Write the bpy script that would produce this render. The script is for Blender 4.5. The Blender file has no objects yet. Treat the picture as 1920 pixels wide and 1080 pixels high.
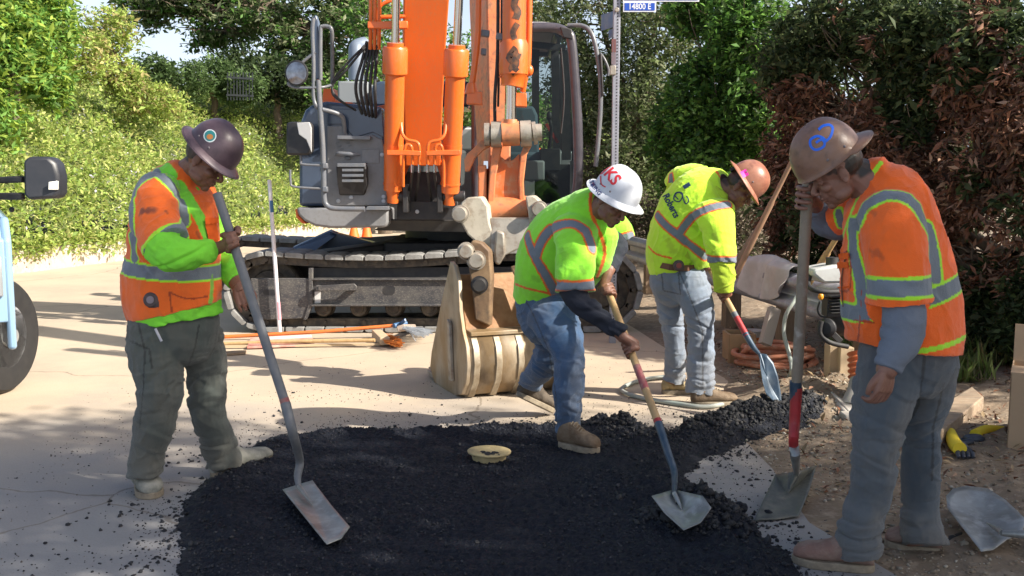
import bpy, bmesh, math, random
import numpy as np
from mathutils import Vector, Matrix, Quaternion
from mathutils.bvhtree import BVHTree
random.seed(7); RNG = np.random.default_rng(7)
scene = bpy.context.scene
COL = scene.collection
# ------------------------------------------------------------------ camera
F = 1867.0; PITCH = math.radians(6.42); CH = 1.5
cam_d = bpy.data.cameras.new('camera'); cam = bpy.data.objects.new('camera', cam_d); COL.objects.link(cam)
cam_d.sensor_width = 36; cam_d.lens = 36*F/1920; cam_d.clip_end = 500; cam_d.clip_start = .05
cam.location = (0, 0, CH); cam.rotation_euler = (math.pi/2-PITCH, 0, 0)
scene.camera = cam
# ------------------------------------------------------------------ sky and sun
SE = math.radians(36); SA = (0.91, -0.42)
sl = math.hypot(*SA)
SUN = Vector((SA[0]/sl*math.cos(SE), SA[1]/sl*math.cos(SE), math.sin(SE)))
w = bpy.data.worlds.new('World'); scene.world = w; w.use_nodes = True
nt = w.node_tree; bg = nt.nodes['Background']
sk = nt.nodes.new('ShaderNodeTexSky'); sk.sky_type = 'NISHITA'; sk.sun_disc = False
sk.sun_elevation = SE; sk.sun_rotation = math.atan2(SUN.x, SUN.y); sk.air_density = 1.0; sk.dust_density = 3.5
_tc = nt.nodes.new('ShaderNodeTexCoord'); _sp = nt.nodes.new('ShaderNodeSeparateXYZ'); nt.links.new(_tc.outputs['Generated'], _sp.inputs[0])
_mr = nt.nodes.new('ShaderNodeMapRange'); _mr.inputs[1].default_value = .62; _mr.inputs[2].default_value = .12; _mr.inputs[4].default_value = .95; nt.links.new(_sp.outputs[2], _mr.inputs[0])
_nz = nt.nodes.new('ShaderNodeTexNoise'); _nz.inputs['Scale'].default_value = 3.5; _nz.inputs['Detail'].default_value = 6; nt.links.new(_tc.outputs['Generated'], _nz.inputs['Vector'])
_m2 = nt.nodes.new('ShaderNodeMath'); _m2.operation = 'MULTIPLY_ADD'; _m2.inputs[1].default_value = 1.2; _m2.inputs[2].default_value = -.1; _m2.use_clamp = True; nt.links.new(_nz.outputs[0], _m2.inputs[0])
_m3 = nt.nodes.new('ShaderNodeMath'); _m3.operation = 'MULTIPLY'; _m3.use_clamp = True; nt.links.new(_mr.outputs[0], _m3.inputs[0]); nt.links.new(_m2.outputs[0], _m3.inputs[1])
_mx = nt.nodes.new('ShaderNodeMix'); _mx.data_type = 'RGBA'; nt.links.new(_m3.outputs[0], _mx.inputs[0]); nt.links.new(sk.outputs[0], _mx.inputs[6]); _mx.inputs[7].default_value = (7.6, 8.5, 10.2, 1)
nt.links.new(_mx.outputs[2], bg.inputs[0]); bg.inputs[1].default_value = 0.09
sd = bpy.data.lights.new('sun', 'SUN'); sun = bpy.data.objects.new('sun', sd); COL.objects.link(sun)
sd.energy = 5.0; sd.angle = math.radians(0.6); sd.color = (1.0, .93, .82)
sun.rotation_euler = SUN.to_track_quat('Z', 'Y').to_euler()
scene.view_settings.view_transform = 'Standard'; scene.view_settings.look = 'None'
scene.view_settings.exposure = 1.0; scene.view_settings.gamma = 1
# ------------------------------------------------------------------ pixel <-> world
ST, CT = math.sin(PITCH), math.cos(PITCH)
def ray(px, py):
    u = (px-960)/F; v = (540-py)/F
    return np.array([u, CT+v*ST, -ST+v*CT])
def P(px, py, Y):
    d = ray(px, py); t = Y/d[1]
    return np.array([d[0]*t, Y, CH+d[2]*t])
def G(px, py, z=0.0):
    d = ray(px, py); t = (z-CH)/d[2]
    return np.array([d[0]*t, d[1]*t, z])
def mpp(px, py, Y): return Y/ray(px, py)[1]/F
def pix(p):
    x, y, z = p[..., 0], p[..., 1], p[..., 2]-CH
    dep = y*CT-z*ST; up = y*ST+z*CT
    return 960+F*x/dep, 540-F*up/dep
# ------------------------------------------------------------------ numeric noise
def vnoise(p, seed=0):
    p = np.asarray(p, dtype=np.float64); i = np.floor(p).astype(np.int64); f = p-i
    f = f*f*(3-2*f)
    def h(a, b, c):
        n = (a*73856093) ^ (b*19349663) ^ (c*83492791) ^ (seed*2654435761 & 0x7fffffff)
        n = (n ^ (n >> 13))*1274126177 & 0x7fffffff
        n = (n ^ (n >> 15))*668265263 & 0x7fffffff
        return (n & 0xffff)/32767.5-1
    r = 0
    for dx in (0, 1):
        for dy in (0, 1):
            for dz in (0, 1):
                wgt = (f[:, 0] if dx else 1-f[:, 0])*(f[:, 1] if dy else 1-f[:, 1])*(f[:, 2] if dz else 1-f[:, 2])
                r = r+wgt*h(i[:, 0]+dx, i[:, 1]+dy, i[:, 2]+dz)
    return r
def fbm(p, o=4, seed=0):
    r = 0; a = .5; p = np.asarray(p, float)
    for k in range(o):
        r = r+a*vnoise(p*2**k+k*11.3, seed+k); a *= .5
    return r
def sstep(a, b, x):
    t = np.clip((x-a)/(b-a), 0, 1); return t*t*(3-2*t)
# ------------------------------------------------------------------ materials
MATS = {}
def mat(name, c=(.5, .5, .5), rough=.6, metal=0, c2=None, ns=8, mix=.5, bump=0, bs=60, attr=False, spec=.5, c3=None, ns3=60,
        trans=0, sheen=0, coat=0, stretch=None, emit=None, lo=.4, hi=.62):
    if name in MATS: return MATS[name]
    m = bpy.data.materials.new(name); m.use_nodes = True; t = m.node_tree; N = t.nodes; L = t.links
    b = N['Principled BSDF']; b.inputs['Roughness'].default_value = rough; b.inputs['Metallic'].default_value = metal
    b.inputs['Specular IOR Level'].default_value = spec
    if sheen: b.inputs['Sheen Weight'].default_value = sheen
    if coat: b.inputs['Coat Weight'].default_value = coat; b.inputs['Coat Roughness'].default_value = .15
    tc = N.new('ShaderNodeTexCoord'); co = tc.outputs['Object']
    if stretch:
        mp = N.new('ShaderNodeMapping'); mp.inputs['Scale'].default_value = stretch; L.new(co, mp.inputs[0]); co = mp.outputs[0]
    if attr:
        a = N.new('ShaderNodeAttribute'); a.attribute_name = 'Col'; base = a.outputs['Color']
    else:
        r = N.new('ShaderNodeRGB'); r.outputs[0].default_value = (*c, 1); base = r.outputs[0]
    def layer(base, col, scale, amt, lo, hi, detail=6):
        n = N.new('ShaderNodeTexNoise'); n.inputs['Scale'].default_value = scale; n.inputs['Detail'].default_value = detail
        n.inputs['Roughness'].default_value = .6; L.new(co, n.inputs['Vector'])
        mr = N.new('ShaderNodeMapRange'); mr.inputs[1].default_value = lo; mr.inputs[2].default_value = hi; mr.inputs[4].default_value = amt
        L.new(n.outputs[0], mr.inputs[0])
        mx = N.new('ShaderNodeMix'); mx.data_type = 'RGBA'; L.new(mr.outputs[0], mx.inputs[0]); L.new(base, mx.inputs[6])
        mx.inputs[7].default_value = (*col, 1); return mx.outputs[2]
    if c2: base = layer(base, c2, ns, mix, lo, hi)
    if c3: base = layer(base, c3, ns3, .6, .5, .68)
    L.new(base, b.inputs['Base Color'])
    if bump:
        n = N.new('ShaderNodeTexNoise'); n.inputs['Scale'].default_value = bs; n.inputs['Detail'].default_value = 5; L.new(co, n.inputs['Vector'])
        bp = N.new('ShaderNodeBump'); bp.inputs['Strength'].default_value = bump; bp.inputs['Distance'].default_value = .01
        L.new(n.outputs[0], bp.inputs['Height']); L.new(bp.outputs[0], b.inputs['Normal'])
    if trans:
        out = N['Material Output']; tr = N.new('ShaderNodeBsdfTranslucent'); L.new(base, tr.inputs[0])
        ms = N.new('ShaderNodeMixShader'); ms.inputs[0].default_value = trans
        L.new(b.outputs[0], ms.inputs[1]); L.new(tr.outputs[0], ms.inputs[2]); L.new(ms.outputs[0], out.inputs[0])
    MATS[name] = m; return m
def glassmat(name, tint, alpha):
    m = bpy.data.materials.new(name); m.use_nodes = True; t = m.node_tree; N = t.nodes; L = t.links
    gl = N.new('ShaderNodeBsdfGlossy'); gl.inputs['Roughness'].default_value = .03; gl.inputs[0].default_value = (.9, .95, 1, 1)
    tr = N.new('ShaderNodeBsdfTransparent'); tr.inputs[0].default_value = (*tint, 1)
    fr = N.new('ShaderNodeFresnel'); fr.inputs[0].default_value = 1.5
    ad = N.new('ShaderNodeMath'); ad.operation = 'ADD'; ad.inputs[1].default_value = alpha; L.new(fr.outputs[0], ad.inputs[0])
    ms = N.new('ShaderNodeMixShader'); L.new(ad.outputs[0], ms.inputs[0]); L.new(tr.outputs[0], ms.inputs[1]); L.new(gl.outputs[0], ms.inputs[2])
    L.new(ms.outputs[0], N['Material Output'].inputs[0]); MATS[name] = m; return m
# ------------------------------------------------------------------ objects
def tag(o, label=None, cat=None, group=None, kind=None):
    if label: o['label'] = label
    if cat: o['category'] = cat
    if group: o['group'] = group
    if kind: o['kind'] = kind
    return o
def thing(name, label, cat, loc=(0, 0, 0), group=None):
    o = bpy.data.objects.new(name, None); COL.objects.link(o); o.location = tuple(loc); o.empty_display_size = .1
    bpy.context.view_layer.update() if False else None
    return tag(o, label, cat, group)
def wloc(o):
    v = Vector((0, 0, 0))
    while o is not None: v = v+o.location; o = o.parent
    return v
class MB:
    def __init__(s): s.v = []; s.f = []; s.m = []; s.cur = 0
    def add(s, vs, fs):
        k = len(s.v); s.v.extend([tuple(map(float, q)) for q in vs]); s.f.extend([tuple(i+k for i in f) for f in fs]); s.m.extend([s.cur]*len(fs)); return s
    def box(s, c, size, R=None):
        c = Vector(c); hx, hy, hz = [q/2 for q in size]
        vs = [Vector((x, y, z)) for x in (-hx, hx) for y in (-hy, hy) for z in (-hz, hz)]
        if R is not None: vs = [R @ q for q in vs]
        return s.add([c+q for q in vs], [(0, 1, 3, 2), (4, 6, 7, 5), (0, 4, 5, 1), (2, 3, 7, 6), (0, 2, 6, 4), (1, 5, 7, 3)])
    def bar(s, a, b, w, h, up=(0, 0, 1)):
        a = Vector(a); b = Vector(b); t = (b-a).normalized(); u = Vector(up); sd = t.cross(u)
        if sd.length < 1e-4: sd = t.cross(Vector((1, 0, 0)))
        sd.normalize(); u = sd.cross(t)
        vs = [q+sd*x*w/2+u*y*h/2 for q in (a, b) for x, y in ((-1, -1), (1, -1), (1, 1), (-1, 1))]
        return s.add(vs, [(3, 2, 1, 0), (4, 5, 6, 7), (0, 1, 5, 4), (1, 2, 6, 5), (2, 3, 7, 6), (3, 0, 4, 7)])
    def tube(s, pts, r, seg=10, smooth=0, cap=True):
        pts = [Vector(q) for q in pts]; n = len(pts); rs = [r]*n if isinstance(r, (int, float)) else list(r)
        if smooth:
            q, rr = [], []
            for i in range(n-1):
                p0 = pts[max(i-1, 0)]; p1 = pts[i]; p2 = pts[i+1]; p3 = pts[min(i+2, n-1)]
                for k in range(smooth):
                    t = k/smooth
                    q.append(.5*((2*p1)+(p2-p0)*t+(2*p0-5*p1+4*p2-p3)*t*t+(3*p1-p0-3*p2+p3)*t**3)); rr.append(rs[i]*(1-t)+rs[i+1]*t)
            q.append(pts[-1]); rr.append(rs[-1]); pts, rs = q, rr; n = len(pts)
        vs = []; prev = None
        for i in range(n):
            t = (pts[min(i+1, n-1)]-pts[max(i-1, 0)])
            t = t.normalized() if t.length > 1e-9 else Vector((0, 0, 1))
            if prev is None:
                prev = t.orthogonal().normalized()
            prev = (prev-t*prev.dot(t))
            prev = prev.normalized() if prev.length > 1e-6 else t.orthogonal().normalized()
            b = t.cross(prev)
            for k in range(seg):
                a = 2*math.pi*k/seg; vs.append(pts[i]+(prev*math.cos(a)+b*math.sin(a))*rs[i])
        fs = [(i*seg+k, i*seg+(k+1) % seg, (i+1)*seg+(k+1) % seg, (i+1)*seg+k) for i in range(n-1) for k in range(seg)]
        if cap: fs += [tuple(reversed(range(seg))), tuple((n-1)*seg+k for k in range(seg))]
        return s.add(vs, fs)
    def prism(s, poly, ext):
        """poly: 3-D outline, ext: vector"""
        e = Vector(ext); p = [Vector(q) for q in poly]; n = len(p)
        return s.add(p+[q+e for q in p], [tuple(range(n)), tuple(reversed(range(n, 2*n)))]+[(i, i+n, (i+1) % n+n, (i+1) % n) for i in range(n)])
    def lathe(s, prof, o, axis, seg=24):
        """prof: [(r, h)...] along axis from o"""
        o = Vector(o); ax = Vector(axis).normalized(); x = ax.orthogonal().normalized(); y = ax.cross(x); n = len(prof)
        vs = [o+ax*h+(x*math.cos(2*math.pi*k/seg)+y*math.sin(2*math.pi*k/seg))*r for r, h in prof for k in range(seg)]
        fs = [(i*seg+k, i*seg+(k+1) % seg, (i+1)*seg+(k+1) % seg, (i+1)*seg+k) for i in range(n-1) for k in range(seg)]
        fs += [tuple(reversed(range(seg))), tuple((n-1)*seg+k for k in range(seg))]
        return s.add(vs, fs)
    def ell(s, c, r, R=None, seg=16, rg=10):
        vs = []; c = Vector(c)
        for i in range(rg+1):
            th = math.pi*i/rg
            for k in range(seg):
                a = 2*math.pi*k/seg; q = Vector((r[0]*math.sin(th)*math.cos(a), r[1]*math.sin(th)*math.sin(a), r[2]*math.cos(th)))
                vs.append(c+(R @ q if R is not None else q))
        return s.add(vs, [(i*seg+k, (i+1)*seg+k, (i+1)*seg+(k+1) % seg, i*seg+(k+1) % seg) for i in range(rg) for k in range(seg)])
    def build(s, name, mats, parent=None, bevel=0, smooth=True, solid=0, clean=True, sub=0):
        me = bpy.data.meshes.new(name); off = wloc(parent) if parent is not None else Vector((0, 0, 0))
        me.from_pydata([(a-off.x, b-off.y, c-off.z) for a, b, c in s.v], [], s.f)
        if not isinstance(mats, (list, tuple)): mats = [mats]
        for m in mats: me.materials.append(m)
        me.polygons.foreach_set('material_index', s.m)
        if clean:
            b = bmesh.new(); b.from_mesh(me); bmesh.ops.recalc_face_normals(b, faces=b.faces); b.to_mesh(me); b.free()
        o = bpy.data.objects.new(name, me); COL.objects.link(o)
        if parent is not None: o.parent = parent
        if solid:
            q = o.modifiers.new('s', 'SOLIDIFY'); q.thickness = solid; q.offset = 0
        if bevel:
            q = o.modifiers.new('b', 'BEVEL'); q.width = bevel; q.segments = 2; q.limit_method = 'ANGLE'; q.angle_limit = .6
        if sub:
            q = o.modifiers.new('u', 'SUBSURF'); q.levels = sub; q.render_levels = sub
        if smooth:
            me.polygons.foreach_set('use_smooth', [True]*len(me.polygons))
            try: me.set_sharp_from_angle(angle=.7)
            except Exception: pass
        return o
def npmesh(name, V, Fq, mat_, col=None, parent=None, smooth=False, n=4):
    """fast mesh from numpy arrays; Fq (k,n); col per vertex (N,3)"""
    me = bpy.data.meshes.new(name); V = np.asarray(V, np.float32)
    if parent is not None:
        off = wloc(parent); V = V-np.array([off.x, off.y, off.z], np.float32)
    me.vertices.add(len(V)); me.vertices.foreach_set('co', V.ravel())
    k = len(Fq); me.loops.add(k*n); me.loops.foreach_set('vertex_index', np.asarray(Fq, np.int32).ravel())
    me.polygons.add(k); me.polygons.foreach_set('loop_start', np.arange(0, k*n, n, dtype=np.int32))
    if smooth: me.polygons.foreach_set('use_smooth', np.ones(k, bool))
    if col is not None:
        a = me.color_attributes.new('Col', 'FLOAT_COLOR', 'POINT'); c4 = np.ones((len(V), 4), np.float32); c4[:, :3] = col
        a.data.foreach_set('color', c4.ravel())
    me.update(); me.validate()
    if mat_: me.materials.append(mat_)
    o = bpy.data.objects.new(name, me); COL.objects.link(o)
    if parent is not None: o.parent = parent
    return o
def norm(v): v = np.asarray(v, float); return v/np.linalg.norm(v)
# ------------------------------------------------------------------ foliage
def leaves(name, C, size, mat_, cols, parent=None, up=.35, asp=.5, jit=.25, outward=None, droop=0.0, cv=.22):
    """C (n,3) leaf bases; each leaf two triangles folded on its mid-rib. cols (k,3) palette"""
    n = len(C); d = RNG.normal(size=(n, 3)); d[:, 2] = d[:, 2]*.7-droop
    if outward is not None: d += outward
    d /= np.linalg.norm(d, axis=1)[:, None]
    nn = RNG.normal(size=(n, 3)); nn[:, 2] += up*3
    s = np.cross(d, nn); s /= np.linalg.norm(s, axis=1)[:, None]+1e-9; nn = np.cross(s, d)
    L = (size*(1+jit*1.5*RNG.normal(size=n)).clip(.35, 2.0))[:, None]; W = L*asp
    A = C; B = C+d*L*.45+s*W*.5+nn*L*.06; T = C+d*L-nn*L*.10; D = C+d*L*.45-s*W*.5+nn*L*.06
    V = np.stack([A, B, T, D], 1).reshape(-1, 3)
    k = np.arange(n)*4; Fq = np.concatenate([np.stack([k, k+1, k+2], 1), np.stack([k, k+2, k+3], 1)])
    pal = np.asarray(cols); ci = RNG.integers(0, len(pal), n); c = pal[ci]*(1+cv*RNG.normal(size=(n, 1))).clip(.4, 1.8)
    return npmesh(name, V, Fq, mat_, np.repeat(c, 4, 0).clip(0, 1), parent, n=3)
# ================================================================== people
def crings(R, sub=5):
    """R: list of (px,py,Y,wpx,b) -> centres, a (half width), b (depth half), resampled with Catmull-Rom"""
    c = np.array([P(r[0], r[1], r[2]) for r in R]); a = np.array([r[3]/2*mpp(r[0], r[1], r[2]) for r in R]); b = np.array([r[4] for r in R])
    X = np.concatenate([c, a[:, None], b[:, None]], 1); n = len(X); out = []
    for i in range(n-1):
        p0, p1, p2, p3 = X[max(i-1, 0)], X[i], X[i+1], X[min(i+2, n-1)]
        for k in range(sub):
            t = k/sub; out.append(.5*((2*p1)+(p2-p0)*t+(2*p0-5*p1+4*p2-p3)*t*t+(3*p1-p0-3*p2+p3)*t**3))
    out.append(X[-1]); return np.array(out)
def loft(mb, X, seg=22, cap=(1, 1), sc=1.0):
    """tube through resampled rings X (n,5); cap 1 = rounded, 0 = flat"""
    n = len(X); T = np.zeros((n, 3))
    for i in range(n): T[i] = norm(X[min(i+1, n-1), :3]-X[max(i-1, 0), :3]+1e-9)
    vs = []; prev = None
    def ring(c, t, a, b):
        nonlocal prev
        s = np.cross(t, [0, 1, 0])
        if np.linalg.norm(s) < .35 and prev is not None: s = prev-t*np.dot(prev, t)
        elif np.linalg.norm(s) < .2: s = np.cross(t, [0, 0, 1])
        s = norm(s)
        if prev is not None and np.dot(s, prev) < 0: s = -s
        prev = s; d = np.cross(s, t)
        for k in range(seg):
            q = 2*math.pi*k/seg; vs.append(c+s*math.cos(q)*a+d*math.sin(q)*b)
    if cap[0]:
        for q in (80, 55, 30):
            q = math.radians(q); m = min(X[0, 3], X[0, 4])*sc*.8
            ring(X[0, :3]-T[0]*m*math.sin(q), T[0], X[0, 3]*sc*math.cos(q), X[0, 4]*sc*math.cos(q))
    for i in range(n): ring(X[i, :3], T[i], X[i, 3]*sc, X[i, 4]*sc)
    if cap[1]:
        for q in (30, 55, 80):
            q = math.radians(q); m = min(X[-1, 3], X[-1, 4])*sc*.8
            ring(X[-1, :3]+T[-1]*m*math.sin(q), T[-1], X[-1, 3]*sc*math.cos(q), X[-1, 4]*sc*math.cos(q))
    m = len(vs)//seg
    fs = [(i*seg+k, i*seg+(k+1) % seg, (i+1)*seg+(k+1) % seg, (i+1)*seg+k) for i in range(m-1) for k in range(seg)]
    fs += [tuple(reversed(range(seg))), tuple((m-1)*seg+k for k in range(seg))]
    mb.add(vs, fs)
def evalmesh(mb, voxel, smooth=4, fac=.5):
    me = bpy.data.meshes.new('t'); me.from_pydata(mb.v, [], mb.f)
    b = bmesh.new(); b.from_mesh(me); bmesh.ops.recalc_face_normals(b, faces=b.faces); b.to_mesh(me); b.free()
    o = bpy.data.objects.new('t', me); COL.objects.link(o)
    r = o.modifiers.new('r', 'REMESH'); r.mode = 'VOXEL'; r.voxel_size = voxel
    if smooth:
        s = o.modifiers.new('s', 'SMOOTH'); s.factor = fac; s.iterations = smooth
    dg = bpy.context.evaluated_depsgraph_get(); ev = o.evaluated_get(dg); m2 = ev.to_mesh()
    V = np.empty(len(m2.vertices)*3, np.float32); m2.vertices.foreach_get('co', V)
    Nn = np.empty(len(m2.vertices)*3, np.float32); m2.vertices.foreach_get('normal', Nn)
    Fq = np.empty(len(m2.loops), np.int32); m2.loops.foreach_get('vertex_index', Fq)
    tot = np.empty(len(m2.polygons), np.int32); m2.polygons.foreach_get('loop_total', tot)
    ls = np.empty(len(m2.polygons), np.int32); m2.polygons.foreach_get('loop_start', ls)
    ev.to_mesh_clear(); bpy.data.objects.remove(o); bpy.data.meshes.remove(me)
    if not (tot == 4).all():
        q = ls[tot == 4]; Q = np.stack([Fq[q], Fq[q+1], Fq[q+2], Fq[q+3]], 1)
    else: Q = Fq.reshape(-1, 4)
    return V.reshape(-1, 3).astype(float), Nn.reshape(-1, 3).astype(float), Q
def segdist(Pn, poly):
    """distance of points to a 3-D polyline"""
    best = np.full(len(Pn), 1e9); poly = np.asarray(poly)
    for a, b in zip(poly[:-1], poly[1:]):
        ab = b-a; t = np.clip(((Pn-a) @ ab)/max(ab @ ab, 1e-12), 0, 1); best = np.minimum(best, np.linalg.norm(Pn-(a+t[:, None]*ab), axis=1))
    return best
def nearest(Pn, lofts):
    """lofts: list of X arrays -> (id of closest loft, t along it, index) by normalised distance"""
    bd = np.full(len(Pn), 1e9); bi = np.zeros(len(Pn), int); bt = np.zeros(len(Pn))
    for j, X in enumerate(lofts):
        for k in range(len(X)):
            d = np.linalg.norm(Pn-X[k, :3], axis=1)/((X[k, 3]+X[k, 4])/2)
            m = d < bd; bd[m] = d[m]; bi[m] = j; bt[m] = k/(len(X)-1)
    return bi, bt
def raypts(bvh, poly, dens=12):
    """walk a pixel polyline over a surface as seen from the camera -> 3-D points on the surface"""
    out = []; o = Vector((0, 0, CH))
    for (x0, y0), (x1, y1) in zip(poly[:-1], poly[1:]):
        n = max(2, int(math.hypot(x1-x0, y1-y0)/dens))
        for k in range(n+1):
            t = k/n; h = bvh.ray_cast(o, Vector(ray(x0+(x1-x0)*t, y0+(y1-y0)*t)).normalized())
            if h[0] is not None: out.append(np.array(h[0]))
    return out
def bvh_of(V, Q): return BVHTree.FromPolygons(V.tolist(), Q.tolist())
def folds(V, Nn, amp, freq, seed, stretch=(1, 1, 1), dens=1.0):
    q = V*np.array(stretch)*freq; wq = np.stack([vnoise(V*5+3, seed+9), vnoise(V*5+7, seed+8), vnoise(V*5+1, seed+7)], 1)
    r = 1-np.abs(vnoise(q+wq*1.2, seed))*2; r = r**3*np.sign(r); r2 = vnoise(q*2.1+wq, seed+3)
    m = sstep(-.3, .5, vnoise(V*3.5, seed+5))
    return V+Nn*(amp*(r*(.35+.65*m)+.25*r2)-amp*.1)[:, None]
def garment(name, mb, parent, m, voxel=.006, smooth=4, fold=None, colour=None):
    V, Nn, Q = evalmesh(mb, voxel, smooth)
    if fold:
        for f in fold: V = f(V, Nn) if callable(f) else folds(V, Nn, *f)
    c = colour(V, Nn, Q) if colour else None
    o = npmesh(name, V, Q, m, c, parent, smooth=True)
    return o, V, Q
def frame(up, fwd):
    u = norm(up); f = np.asarray(fwd, float); f = norm(f-u*np.dot(f, u)); x = np.cross(f, u)
    return Matrix((x, f, u)).transposed()      # local x right, y forward, z up
def head_mb(mb, c, R):
    """c head centre (ear height), R 3x3 frame"""
    c = Vector(c)
    def e(p, r, rot=None, seg=18, rg=12):
        RR = R if rot is None else R @ rot
        mb.ell(c+R @ Vector(p), r, RR, seg, rg)
    e((0, -.012, .032), (.076, .097, .085)); e((0, .022, -.03), (.062, .068, .078)); e((0, .040, -.072), (.046, .046, .038))
    e((0, .072, -.098), (.022, .02, .017)); e((0, .068, -.052), (.036, .030, .032))
    for s in (-1, 1):
        e((s*.030, .080, .024), (.026, .014, .009)); e((s*.040, .060, -.022), (.024, .024, .02))
        e((s*.030, .076, .004), (.0145, .0115, .0095)); e((s*.012, .102, -.034), (.0085, .010, .0075))
        e((s*.077, -.008, -.004), (.008, .019, .030), Matrix.Rotation(s*.25, 3, 'Z')); e((s*.048, .02, -.070), (.016, .035, .022))
        e((s*.081, -.006, -.026), (.007, .011, .012))
    mb.tube([c+R @ Vector(q) for q in ((0, .082, .014), (0, .095, -.006), (0, .110, -.024), (0, .108, -.036))], [.008, .0095, .0125, .009], 10, 3)
    e((0, .094, -.058), (.024, .010, .0055)); e((0, .091, -.069), (.020, .011, .0065)); e((0, .082, -.082), (.018, .01, .008))
def head_colour(V, c, R, base, cols):
    q = (V-np.array(c)) @ np.array(R)
    def blob(p, r, col, k):
        for s in (-1, 1):
            d = (((q-np.array([p[0]*s, p[1], p[2]]))/np.array(r))**2).sum(1); a = (k*np.exp(-d))[:, None]; base[:] = base*(1-a)+np.array(col)*a
            if p[0] == 0: break
    near = np.linalg.norm(q, axis=1) < .19
    save = base[~near].copy()
    dark = (.012, .008, .007)
    blob((.031, .092, .029), (.020, .02, .0045), dark, .9)          # brows
    blob((.030, .090, -.002), (.013, .014, .0028), dark, .95)       # lashes of lowered lids
    blob((0, .10, -.0635), (.023, .02, .0026), (.05, .018, .014), .9)  # mouth line
    blob((0, .10, -.069), (.019, .02, .005), (.20, .075, .055), .5); blob((0, .10, -.057), (.02, .02, .004), (.17, .06, .045), .5)
    blob((.012, .108, -.041), (.004, .008, .003), (.03, .012, .01), .8)
    blob((0, .10, -.049), (.028, .03, .006), (.04, .028, .022), cols.get('stache', 0))
    blob((0, .08, -.10), (.035, .035, .02), (.05, .035, .028), cols.get('beard', 0))
    blob((.045, .05, -.06), (.02, .05, .04), (.06, .04, .03), cols.get('beard', 0)*.6)
    hair = sstep(-.005, .012, q[:, 2]+.004-np.clip(q[:, 1], -.05, .08)*.55+.012*vnoise(q*90, 4))*sstep(.055, .035, q[:, 1])
    hair = np.maximum(hair, sstep(-.045, -.06, q[:, 1])*sstep(-.06, -.045, q[:, 2]))
    hair = (hair*(np.abs(q[:, 0]) < .084)*near)[:, None]; ear = (np.abs(q[:, 0]) > .073)[:, None]
    hair = np.where(ear, 0, hair)
    base[:] = base*(1-hair)+np.array(cols.get('hair', (.014, .011, .010)))*hair
    base[~near] = save
def grip_hand(mb, c, axis, back, wrist, rs=.018, sgn=1, k=1.0):
    """closed hand round a shaft: axis points to the thumb side, back = from the shaft to the back of the hand"""
    c = Vector(c); ax = Vector(axis).normalized(); e1 = Vector(back); e1 = (e1-ax*e1.dot(ax)).normalized(); e2 = ax.cross(e1)*sgn
    R = rs+.009*k
    pol = lambda ang, r, o: c+ax*o+e1*math.cos(ang)*r+e2*math.sin(ang)*r
    wr = Vector(wrist)
    # palm: slab over the shaft from the wrist side to the knuckles
    pc = pol(-.25, R+.008, 0)
    mb.tube([wr, (wr*.45+pol(-1.0, R+.014, -.004)*.55), pol(-.55, R+.011, -.002), pol(.15, R+.010, 0)], [.027, .027, .026, .022], 14, 4)
    for o in (-.022, 0, .022): mb.tube([pol(-.9, R+.012, o*.8), pol(-.3, R+.010, o), pol(.35, R+.006, o*1.15)], [.017*k, .0165*k, .0135*k], 12, 3)
    for i, (o, r, L) in enumerate(((.035, .0088, 3.5), (.0118, .0092, 3.75), (-.0118, .0088, 3.6), (-.034, .0078, 3.2))):
        pts = [pol(.35+(L-.35)*t/6, (R+(.004 if 0 < t < 3 else 0)), o*k*1.0+(.002*math.sin(t))) for t in range(7)]
        mb.tube(pts, [r*k*1.12, r*k*1.05, r*k*1.08, r*k, r*k*1.03, r*k*.92, r*k*.7], 12, 3)
    mb.tube([pol(-1.1, R+.014, .018), pol(-1.5, R+.012, .040), pol(-2.0, R+.006, .052), pol(-2.7, R+.003, .050), pol(-3.2, R+.002, .046)], [.014, .0135*k, .0115*k, .0108*k, .008*k], 12, 3)
def open_hand(mb, wrist, down, nrm, curl=(.35, .5, .4), side=1, L=1.0):
    """relaxed hand: down = wrist to knuckles, nrm = palm normal (fingers curl to it)"""
    w = Vector(wrist); d = Vector(down).normalized(); n = Vector(nrm); n = (n-d*n.dot(d)).normalized(); x = d.cross(n)*side
    kn = w+d*.088*L
    mb.tube([w-d*.02, w+d*.02], [.026, .025], 14)
    for i, o in enumerate((-.030, -.010, .010, .030)):
        mb.tube([w+x*o*.55, w+d*.045*L+x*o*.9-n*.002, kn+x*o*1.05], [.017, .0165, .0125], 12, 3)
    for i, (o, r, ln) in enumerate(((.033, .0086, .92), (.011, .0090, 1.02), (-.011, .0087, .96), (-.033, .0077, .76))):
        p = kn+x*o*1.05; dd = d.copy(); pts = [p]; rs = [r*1.12]
        for j, (sg, cu) in enumerate(zip((.042, .027, .022), curl)):
            cu = cu*(1+.18*(1.5-i)*.4)
            dd = (dd*math.cos(cu)+n*math.sin(cu)).normalized() if j == 0 else (dd*math.cos(cu)+(n-dd*n.dot(dd)).normalized()*math.sin(cu)).normalized()
            p = p+dd*sg*ln*L; pts.append(p); rs.append(r*(1, .94, .78)[j])
        mb.tube(pts, rs, 12, 4)
    t0 = w+d*.02*L+x*.026
    mb.tube([t0, t0+d*.032*L+x*.020+n*.010, t0+d*.062*L+x*.022+n*.022, t0+d*.086*L+x*.016+n*.030], [.0155, .0135, .0112, .0085], 12, 3)
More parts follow.
